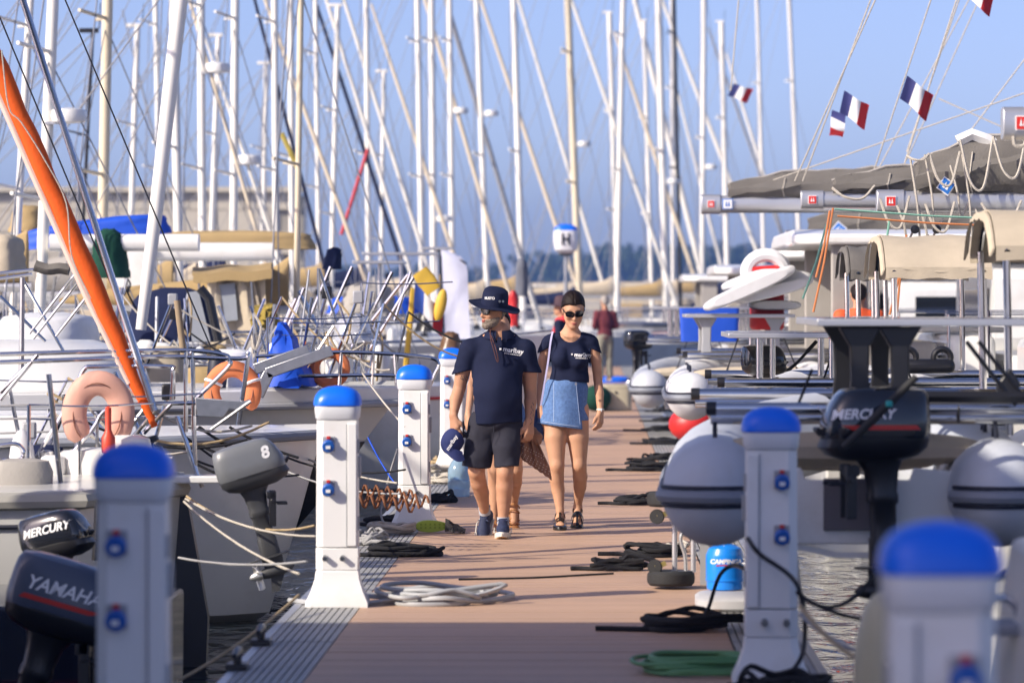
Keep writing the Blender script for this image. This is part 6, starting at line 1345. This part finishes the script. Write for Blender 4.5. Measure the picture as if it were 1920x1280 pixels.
# deck gear rising from the near decks
def clutter(t, Yr, xr, zdeck, n, seed, hmax=.9):
    rnd = random.Random(seed); o = t.location
    for i in range(n):
        Y = rnd.uniform(*Yr); px = rnd.uniform(*xr); b = Vector((X_(px,Y), Y, zdeck)); k = rnd.random(); h_ = rnd.uniform(.25,hmax)
        tp = b+Vector((rnd.uniform(-.35,.35), rnd.uniform(-.15,.15), h_))
        if k < .34:
            MB().tube([b-o, tp-o], rnd.choice((.010,.014,.018)), 7).build('steel_rod', CHROME if rnd.random() < .7 else GALV, t)
            if rnd.random() < .3:
                q = tp; s1, s2, s3 = rnd.uniform(.02,.12), rnd.uniform(.15,.5), rnd.uniform(-.15,.05); MB().tube(bez([q-o, q+Vector((s1,-.03,-s2*.4))-o, q+Vector((s1*.3,-.04,-s2))-o, q+Vector((s3,-.03,-s2*.6))-o, q+Vector((s3*.5,-.02,-s2*1.1))-o], 5), .011, 5).build('hung_rope', rnd.choice((WHITEROPE,TANROPE,BLACKROPE,GREYROPE)), t)
        elif k < .50:
            e = b+Vector((rnd.uniform(.4,1.2), rnd.uniform(-.3,.3), rnd.uniform(.05,.5))); MB().tube(sag(tp-o, e-o, rnd.uniform(.02,.15), 8), .009, 5).build('line', rnd.choice((WHITEROPE,TANROPE,BLACKROPE,WHITEROPE)), t)
            MB().tube([b-o, tp-o], .012, 6).build('steel_rod', CHROME, t)
        elif k < .62:
            MB().lathe([(.05,0),(.055,.02),(.035,.05),(.035,.11),(.05,.14),(.05,.17),(.02,.18)], b-o, 14).build('winch', CHROME, t)
        elif k < .76:
            m_ = rnd.choice((WHITE,GREYC,BEIGE,NAVYC,WHITE,WHITE,TANC)); w_ = rnd.uniform(.08,.20); MB().loft([[v+Vector((rnd.uniform(-.01,.01),0,0)) for v in sel(b.x-o.x,b.y-o.y,w_*s_,w_*.7*s_,zz-o.z,3,16)] for zz, s_ in ((b.z-.02,1),(b.z+h_*.2,1.05),(b.z+h_*.38,.9),(b.z+h_*.42,.5))]).build('stowed_bag', m_, t)
        elif k < .86:
            MB().tube([b-o, b+Vector((0,0,h_*.9))-o], .012, 6).build('stanchion', CHROME, t); c = b+Vector((0,0,h_*.9)); MB().tube(bez([c-o, c+Vector((.4,0,-.01))-o, c+Vector((.8,0,.01))-o], 4), .006, 5).build('guard_wire', CHROME, t)
        elif k < .93:
            MB().ell(b+Vector((0,-.05,.10))-o, (.085,.085,.22)).build('stowed_fender', rnd.choice((WHITE,BANDN,HYPW,BLUEP)), t)
        else:
            MB().box(tp-o, (.09,.06,.11)).build('instrument', rnd.choice((BLACKP,GREYP,BLACKP)), t, bevel=.012); MB().tube([b-o, tp-o], .014, 6).build('instrument_post', CHROME, t)
clutter(Cb, (32.9,34.2), (500,740), 1.05, 27, 5, 1.0)
MB().torus(P(618,690,32.4)-Cb.location, .13, .045, (0,1,0), 20, 8).build('life_buoy', ORANGEP, Cb)
clutter(Cb, (31.9,34.2), (380,560), 1.03, 22, 15, .8)
clutter(A, (24.0,26.2), (-20,300), .60, 34, 6, .7)

Db = thing('tender', 'white round-bowed tender lying between the grey sloop and the black booted boat', 'boat', (X_(606,28.6), 28.6, 0))
rgd = hull_x(0, 6.5, 0, 2.2, .80, .74, rake=.5, flare=.35, full=6, n=18)
MB().loft(rgd).build('hull', WHITE, Db); MB().tube([r[0]+Vector((0,-.02,-.04)) for r in rgd], .035, 8).build('rub_rail', BANDG, Db)
MB().loft([sel(-3.2,0,1.6,.7,.74,4,20), sel(-3.2,0,1.5,.65,.92,4,20)]).build('foredeck_hatch', WHITE, Db)
for i_, (a_, b_) in enumerate((((372,800),(470,850)), ((368,830),(480,872)), ((366,868),(470,905)), ((430,800),(560,858)))):
    MB().tube(sag(P(a_[0],a_[1],27.3)-Db.location, P(b_[0],b_[1],27.3)-Db.location, .02, 8), .011, 6).build('braided_line', BLACKROPE, Db)
# ---------------------------------------------------------------- the forest of masts
SAILW = mat('white furled sail', (.72,.70,.64), .75, var=.08, scale=2); SAILC = mat('cream furled sail', (.66,.57,.43), .8, var=.1, scale=2); SAILN = mat('navy sun strip', (.012,.017,.05), .8); SAILG = mat('grey sun strip', (.24,.25,.28), .8); SAILR = mat('red sail sleeve', (.50,.06,.07), .8)
MASTK = mat('black carbon mast', (.015,.016,.018), .35); WIREM = mat('stainless wire', (.30,.30,.31), .4, .5)
COVERS = [BEIGE, TANC, NAVYC, GREYC, BEIGE, GREYC, TANC]
def sloop(i, xt, xb, wpx, Y, mm, top=None, stay=None, sm_=None, cover=None, hull=None, radar=None, dark=False, label=None, spread=True, deck=None):
    """mast given by its photo x at the frame top and near the deck; the boat lies along x with its bow to the right"""
    rnd = random.Random(100+i); zd = .72+rnd.uniform(-.1,.15) if deck is None else deck
    xm = X_(xb, Y); ytop = top if top is not None else -rnd.uniform(120, 420); k = (xt-xb)/430.0
    ptop = P(xt-(0-ytop)*0+(-k)*(ytop)*1.0*(-1)*0 + (-k*ytop if False else 0), ytop, Y)
    ptop = P(xb+(xt-xb)*(430-ytop)/430.0, ytop, Y); pbot = Vector((X_(xb-(xt-xb)*.25, Y), Y, zd+.25))
    hm = hull or (WHITE if rnd.random() < .8 else HULLG); cv = cover or COVERS[i%len(COVERS)]; L = rnd.uniform(8.5,10.5); J = .34*L
    t = thing('sailing_boat', label or '', 'sailing boat', (pbot.x, Y, 0), 0, 'sailing boats moored with a forest of masts'); o = t.location
    r_ = wpx*.84*Y/FPX/2
    rg = hull_x(J+.3, L, 0, L*.30, zd+.12, zd-.05, rake=rnd.uniform(.5,1.2), n=8); MB().loft(rg).build('hull', hm, t)
    MB().tube([r[0].lerp(r[7],.25)+Vector((0,-.015,0)) for r in rg[1:]], .02, 5).build('stripe', (BANDN, REDF, BLUESOCK)[i%3], t)
    ch_ = MB().loft([sel(-1.3,0,2.3,.95,zd,4,18), sel(-1.3,0,2.2,.85,zd+.28,4,18), sel(-1.4,0,1.9,.65,zd+.38,3.5,18)]).build('coachroof', hm, t)
    for q in range(3): MB().box((-2.6+q*1.1,-.90,zd+.17), (.6,.03,.12)).build('window', WINDOW, ch_)
    m = MB().tube([pbot-o, ptop-o], r_, 14).build('mast', mm, t)
    H = (ptop-pbot).length; d = (ptop-pbot).normalized(); zs = lambda f: pbot-o+d*H*f
    if spread:
        for f in (.36,.68):
            c = zs(f); MB().tube([c+Vector((-.25,-.85,.05)), c, c+Vector((-.25,.85,.05))], r_*.22+.01, 6).build('spreader', mm, m)
    MB().tube([zs(.995), zs(.36)+Vector((-.2,-.85,.04)), Vector((-.25,-L*.14,zd+.1))], .010, 4).build('shroud', WIREM, t); MB().tube([zs(.995), Vector((-L+J+.6,0,zd+.3))], .010, 4).build('backstay', WIREM, t)
    MB().tube([zs(.68), zs(.36)+Vector((-.2,-.85,.04)), Vector((-.1,-L*.13,zd+.1))], .008, 4).build('lower_shroud', WIREM, t); MB().tube([zs(.97), Vector((-L*.36,0,zd+1.2))], .007, 4).build('topping_lift', WIREM, t); MB().tube([zs(.66), Vector((J*.55,0,zd+.2))], .009, 4).build('inner_stay', WIREM, t)
    if top is not None:
        MB().box(zs(1.0)+Vector((-.06,0,.02)), (.30,.10,.07)).build('masthead', mm, m, bevel=.01); MB().tube([zs(1.0)+Vector((.1,0,.05)), zs(1.0)+Vector((.12,0,.45))], .008, 4).build('aerial', BLACKP, m)
    if radar:
        c = P(xb+(xt-xb)*(430-radar)/430.0, radar, Y)-o+Vector((r_+.20,-.05,0)); MB().lathe([(.02,-.09),(.19,-.07),(.21,0),(.19,.07),(.02,.10)], c, 16).build('radome', WHITE, m); MB().box(c-Vector((.15,0,.08)), (.25,.06,.03)).build('radome_bracket', ALU, m)
    bz = zd+rnd.uniform(.95,1.25); bl = L*.36
    b = MB().tube([(-r_,0,bz), (-bl,0,bz+.06)], .06, 8).build('boom', ALU, t)
    rings = [[Vector((-r_-.05-u*bl*.93, .0+w_*math.cos(a), bz+.04+h_*(.5+.5*math.sin(a)))) for a in [2*math.pi*q/12 for q in range(12)]] for u, w_, h_ in ((0,.13,.62),(.08,.16,.46),(.3,.16,.36),(.6,.13,.28),(.85,.10,.20),(1,.05,.10))]
    MB().loft(rings).build('sail_cover', cv, b)
    if stay:
        (x0,y0,x1,y1), wst = stay[:4], stay[4]
        a, e = P(x0,y0,Y)-o, P(x1,y1,Y)-o; dd = (a-e); a2 = a+dd*(.45 if y0 < 15 else .03)
        e2 = e+(e-a).normalized()*max(0, (e.z-(zd+.35)))/max(.2, abs((e-a).normalized().z)); rs = wst*.82*Y/FPX/2
        MB().tube([e2, e2.lerp(a2,.06), e2.lerp(a2,.4), e2.lerp(a2,.8), a2], [rs*.5, rs*1.05, rs*1.1, rs*.9, rs*.6], 10).build('furled_genoa', sm_ or SAILW, t)
        MB().lathe([(.07,0),(.09,.03),(.09,.10),(.05,.14)], e2-Vector((0,0,.12)), 12).build('furler', BLACKP, t)
    for s_ in (-1,1):
        pl = [r[0 if s_ < 0 else 2]+Vector((0,0,.55)) for r in rg[1:]]; MB().tube([rg[0][1]+Vector((0,0,.6))]+pl, .011, 4).build('guard_rail', CHROME, t)
        for r in rg[1::2]: MB().tube([r[0 if s_ < 0 else 2], r[0 if s_ < 0 else 2]+Vector((0,0,.55))], .012, 4).build('stanchion', CHROME, t)
    if i%2 == 0:
        x_ = -L*.36; MB().loft([[Vector((x_+a*.5, y_*(L*.12), zd+.30+h_)) for y_, h_ in ((-1,0),(-.9,.45),(-.5,.62),(.5,.62),(.9,.45),(1,0))] for a in (-1,1)]).build('sprayhood', (NAVYC, BEIGE, GREYC, TANC)[(i//2)%4], t, bevel=.03)
    if i%3 == 0: MB().torus((-L*.60,-L*.13,zd+.45), .24, .06, (1,.3,0), 20, 8).build('life_buoy', ORANGEP if i%2 else WHITE, t)
    return t
C_, W_2, K_ = MASTC, MASTW, MASTK
MASTS = [  # x at top, x low, width, Y, mast, top, forestay, stay material, radar, label
 (54,25,17,46,W_2,None,None,None,None,'sloop with a leaning white mast farthest along the sea wall beside the blue boom cover'),
 (98,76,26,44,W_2,None,None,None,218,'sloop with a thick white mast carrying spreaders and a white radome beside the orange sail'),
 (178,150,8,60,K_,60,None,None,None,'small boat with a short thin black mast beside the thick cream mast'),
 (201,190,24,50,C_,None,None,None,None,'sloop with the thick cream tan mast above the blue boom cover'),
 (260,243,13,76,W_2,50,None,None,None,'small sloop with a short white mast whose top shows, beside the thick cream mast'),
 (292,302,12,84,W_2,None,(232,30,330,420,5),SAILG,None,'sloop with a slim white mast between the short mast and the leaning white spar'),
 (326,336,20,58,W_2,None,None,None,None,'sloop with a white mast partly hidden by the big leaning white spar'),
 (377,380,18,62,W_2,None,(355,0,480,430,8),SAILC,128,'sloop with a white mast and cream headsail right of the leaning spar'),
 (413,394,12,80,W_2,68,None,None,None,'small sloop with leaning white mast whose top ends below the frame edge'),
 (441,437,18,64,W_2,None,(384,70,505,430,8),SAILW,300,'sloop with a broad white mast and low radome beyond the tan cockpit tent'),
 (515,518,15,70,W_2,None,(480,10,590,430,8),SAILN,None,'sloop with navy headsail roll in front of the cream mast with one spreader'),
 (502,492,11,92,W_2,120,None,None,None,'sloop with a slim white mast ending just left of a broader white mast'),
 (545,548,14,74,W_2,None,(497,0,655,440,9),SAILC,None,'sloop whose white mast stands just behind the cream mast'),
 (563,556,14,48,C_,None,None,None,None,'sloop with a cream mast and a single pale spreader, mast crossing the navy headsail rolls'),
 (592,598,11,86,W_2,None,(590,0,735,440,9),SAILN,None,'sloop with a slim white mast and long black-navy headsail roll'),
 (634,622,12,84,W_2,12,(612,0,745,430,9),SAILW,None,'sloop with a white mast top just below the frame and pale headsail'),
 (687,691,12,88,W_2,None,(645,0,780,430,9),SAILW,None,'sloop with an upright white mast crossed by the red sleeve'),
 (722,715,10,96,W_2,135,None,None,None,'small sloop with a short white mast ending well below its neighbours'),
 (783,791,13,98,W_2,None,(700,20,835,430,9),SAILC,None,'sloop with a white mast and a cream headsail above the stern solar panels'),
 (809,813,15,102,W_2,None,None,None,410,'sloop with a white mast and low radome above the feather banner'),
 (843,848,13,106,W_2,None,(797,0,920,430,9),SAILC,208,'sloop with white mast, small radome and tan headsail above the man in the hat'),
 (895,912,13,110,W_2,None,(835,0,965,440,10),SAILG,213,'sloop with white mast, radome and grey headsail strip above the man in the hat'),
 (964,978,14,114,W_2,None,(850,40,975,480,9),SAILW,None,'sloop with a white mast left of the H lamp'),
 (1065,1084,16,118,C_,None,(905,10,1045,430,9),SAILC,270,'sloop with a cream-white mast standing directly beside the H lamp'),
 (1142,1156,12,124,W_2,25,(975,10,1100,430,8),SAILW,None,'sloop with a short white mast crossing its neighbour near the deck'),
 (1168,1158,13,122,W_2,None,(1075,10,1220,430,9),SAILW,None,'sloop with a white mast leaning towards the short mast beside it'),
 (1206,1220,10,130,W_2,40,None,None,None,'slim sloop with a short mast behind a tan headsail roll'),
 (1235,1247,16,126,W_2,None,(1155,70,1270,420,9),SAILC,340,'sloop with a broad white mast beside the black carbon mast'),
 (1264,1274,9,128,K_,None,None,None,None,'racing sloop with a tall slim black carbon mast'),
 (1320,1317,12,134,W_2,None,(1190,0,1312,500,12),SAILW,313,'sloop with a white mast before the end of the low taupe sail bag'),
 (1352,1363,12,138,W_2,42,(1245,10,1400,420,9),SAILW,None,'sloop with a short white mast beside the small blurred flag'),
 (1480,1500,10,146,W_2,-60,(1330,60,1430,340,7),SAILG,None,'sloop hidden by the catamarans whose grey headsail shows behind the small flag'),
]
for i, (xt, xb, wp, Y, mm, tp, st, sm_, rd, lb) in enumerate(MASTS): sloop(i, xt, xb, wp, Y, mm, tp, st, sm_, radar=rd, label=lb)
sloop(40, 1420, 1432, 9, 152, W_2, -50, (1365,110,1470,450,8), SAILW, label='sloop behind the catamarans with a pale headsail right of the small flag')
sloop(41, 1260, 1262, 9, 142, W_2, -40, (1265,150,1335,430,7), SAILW, label='sloop almost hidden behind the broad mast with a thin pale headsail')
# the big leaning white spar with a lacing, and the red sleeve
Lp = thing('sailing_boat', 'white ketch whose thick leaning white furled sail stands behind the orange sail', 'sailing boat', (X_(272,36), 37, 0))
MB().tube([P(366,-140,36)-Lp.location, P(338,0,36)-Lp.location, P(292,400,36)-Lp.location, P(264,618,36)-Lp.location], [.072,.072,.066,.05], 16).build('furled_sail', MASTW, Lp)
MB().loft(hull_x(1.6, 9.0, .3, 2.8, .72, .7, n=8)).build('hull', WHITE, Lp)
MB().loft([sel(-2.8,.3,2.1,.85,.70,4,18), sel(-2.8,.3,2.0,.8,1.0,4,18), sel(-2.8,.3,1.7,.6,1.1,3.5,18)]).build('coachroof', WHITE, Lp)
rope('sail_sleeve', 'thin red sail sleeve slanting against the other headsails', [P(690,280,80), P(640,440,80)], .04, SAILR, 'sleeve')
rope('sail_stripe', 'yellow wrapped rod tied to the navy headsail roll', [P(528,250,60), P(558,315,60)], .045, mat('yellow black tape', (.42,.33,.06), .7, var=.5, scale=40), 'rod')
# ---------------------------------------------------------------- sea wall, lamp, far boats, trees
SW = mat('pale concrete blocks', (.50,.46,.38), .9, var=.1, scale=.6, bump=.3, bscale=3, dirt=(.36,.33,.27), dscale=.25)
wl = thing('sea_wall', 'long pale concrete sea wall behind the left masts', 'sea wall', (0,165,0))
MB().box((-60,.6,2.6), (95,1.0,7.4)).build('core', mat('mortar joint', (.30,.28,.24), .9), wl)
blk = MB().box((0,0,0),(2.36,.25,.92)).mesh('block'); blk.materials.append(SW); rnd = random.Random(4)
for r in range(7):
    for c in range(18):
        o = bpy.data.objects.new('block', blk); COL.objects.link(o); o.parent = wl; o.location = (-13.8-c*2.4-(1.2 if r%2 else 0), rnd.uniform(-.03,.03), .45+r*.95)
MB().box((-36,-.05,6.55), (47,.9,.22)).build('coping', SW, wl)
hl = thing('lamp_post', 'white globe lamp with blue cap and black letter H on a grey pole', 'lamp', (X_(1061,88), 88, 0))
MB().cyl((0,0,0),(0,0,Z_(475,88)),.055,.045,12).build('pole', GALV, hl)
zc = Z_(448,88); gl = MB().loft([sel(0,0,.16,.16,zc-.33,3,28), sel(0,0,.255,.255,zc-.25,3.2,28), sel(0,0,.285,.285,zc-.05,3.2,28), sel(0,0,.285,.285,zc+.12,3.2,28), sel(0,0,.27,.27,zc+.20,3.2,28)]).build('globe', mat('white lamp globe', (.75,.75,.78), .35), hl)
MB().loft([sel(0,0,.275,.275,zc+.195,3.2,28), sel(0,0,.25,.25,zc+.27,3,28), sel(0,0,.15,.15,zc+.33,2.6,28), sel(0,0,.02,.02,zc+.345,2,28)]).build('cap', BLUEP, hl)
MB().loft([sel(0,0,.13,.13,zc-.38,3,20), sel(0,0,.16,.16,zc-.325,3,20)]).build('neck', BLACKP, hl)
text_on('lettering', 'H', .36, BLACKP, hl, (.0,-.30,zc-.02), (1,0,0), (0,0,1), 0, .012, sx=.8)
def far_boat(i, px, Y, L, label, cabin=True, cov=None):
    t = thing('motor_boat', label, 'motor boat', (X_(px,Y), Y, 0), 0, 'far boats beyond the pontoon end')
    MB().loft(hull_x(L/2, L, 0, L*.3, 1.0, .8, n=8)).build('hull', WHITE, t)
    if cabin:
        c = MB().loft([sel(-L*.08,0,L*.26,L*.11,.9,4,18), sel(-L*.09,0,L*.24,L*.105,1.75,4,18), sel(-L*.10,0,L*.20,L*.095,1.95,3.5,18)]).build('cabin', WHITE, t)
        MB().loft([sel(-L*.08,0,L*.256,L*.112,1.22,4,18), sel(-L*.085,0,L*.248,L*.110,1.58,4,18)]).build('window_band', WINDOW, c)
        MB().box((-L*.1,0,2.35), (L*.36,L*.2,.07)).build('hardtop', WHITE, t, bevel=.02)
        for x in (-L*.26,L*.05): MB().cyl((x,0,1.9),(x,0,2.35),.04).build('hardtop_post', ALU, t)
    if cov: MB().loft([sel(-L*.1,0,L*.30,L*.05,z,2.6,18) if z < 2.3 else sel(-L*.05,0,L*.2,L*.04,z,2.4,18) for z in (1.6,1.9,2.2,2.5)]).build('boom_cover', cov, t)
for i, (px, Y, L, cov) in enumerate(((1010,150,9,None),(1080,158,11,BEIGE),(1190,150,11,BEIGE),(1150,172,12,None),(1270,165,11,TANC),(960,170,10,None),(880,160,10,GREYC),(1340,160,11,BEIGE),(1060,190,12,None),(800,175,11,None),(700,170,10,TANC),(1240,195,13,None),(600,120,9,None),(520,125,9,GREYC))):
    far_boat(i, px, Y, L, ('white motor cruiser' if not cov else 'white yacht with a bundled boom cover')+' among the far boats beyond the pontoon end', cov is None, cov)
# far pontoon and land with trees
o = MB().box((0,205,-.25),(160,2.4,.6)).build('far_pontoon', FLOAT); o['kind'] = 'structure'; o['label'] = 'far pontoon beyond the boats'
LAND = mat('far shore earth', (.17,.16,.11), .95, var=.2, scale=.05)
o = MB().loft([[Vector((x,900+dy,z)) for dy, z in ((-40,-1),(-20,1.5),(30,4),(400,8),(400,-2))] for x in (-900,900)]).build('far_shore', LAND); o['kind'] = 'structure'; o['label'] = 'low far shore'
LEAF = mat('far foliage', (.045,.070,.035), .8, var=.4, scale=.4, spec=.2); BARK = mat('bark', (.10,.07,.05), .9)
def tree_mesh(seed, H, Wd):
    rnd = random.Random(seed); m = MB()
    cl = [(Vector((rnd.gauss(0,.42)*Wd, rnd.gauss(0,.35)*Wd, H*(.30+.62*rnd.random()))), rnd.uniform(.16,.30)*Wd) for _ in range(16)]
    for c, r in cl:
        for _ in range(46):
            d = Vector((rnd.gauss(0,1), rnd.gauss(0,1), rnd.gauss(0,1))).normalized(); p = c+d*r*rnd.uniform(.55,1.08); s_ = rnd.uniform(.22,.5)
            a = Vector((rnd.gauss(0,1),rnd.gauss(0,1),rnd.gauss(0,1))).normalized(); b = d.cross(a).normalized()
            m.add([p+a*s_, p+b*s_, p-a*s_*.8, p-b*s_*.8], [(0,1,2,3)])
    return m
tms = []
for s_ in range(5):
    me = tree_mesh(s_, 12, 4.5).mesh('crown'); me.materials.append(LEAF); tms.append(me)
trk = MB().tube([(0,0,-1),(.1,0,3),(.0,.2,7.5)], [.35,.25,.10], 8).mesh('trunk'); trk.materials.append(BARK)
rnd = random.Random(11)
for i in range(78):
    px = 640+i*11.5+rnd.uniform(-5,5); Y = 900+rnd.uniform(-25,90); hh = rnd.uniform(.75,1.15)*(1.15 if 1130 < px < 1420 or 990 < px < 1130 else .75)
    t = thing('tree', 'dark broad tree on the far hazy shore', 'tree', (X_(px,Y), Y, 1.0), rnd.uniform(0,6), 'trees on the far shore'); t.scale = (hh*1.1,hh*1.1,hh)
    for nm, me in (('crown', tms[i%5]), ('trunk', trk)):
        o = bpy.data.objects.new(nm, me); COL.objects.link(o); o.parent = t

clutter(Lp, (36.4,37.8), (120,480), 1.0, 32, 8, .9)
cl_src = [o for o in bpy.data.objects if o.get('category') == 'sailing boat' and 43 < o.location.y < 75]
for i, o in enumerate(cl_src): clutter(o, (o.location.y-.8, o.location.y+.8), (VX+(o.location.x-4.5)/o.location.y*FPX, VX+(o.location.x+2.5)/o.location.y*FPX), .95, 16, 30+i, 1.3)
# ---------------------------------------------------------------- sea air
hzm = bpy.data.materials.new('sea haze'); hzm.use_nodes = True; nn = hzm.node_tree; nn.nodes.remove(nn.nodes['Principled BSDF'])
pv = nn.nodes.new('ShaderNodeVolumePrincipled'); pv.inputs['Color'].default_value = (.24,.46,1.0,1); pv.inputs['Density'].default_value = .0005; pv.inputs['Anisotropy'].default_value = .25
nn.links.new(pv.outputs[0], nn.nodes['Material Output'].inputs['Volume'])
hz_ = MB().box((0, 705, 17.0), (1840, 1590, 38.5)).build('haze', hzm); hz_['kind'] = 'stuff'; hz_['label'] = 'thin bluish sea haze'
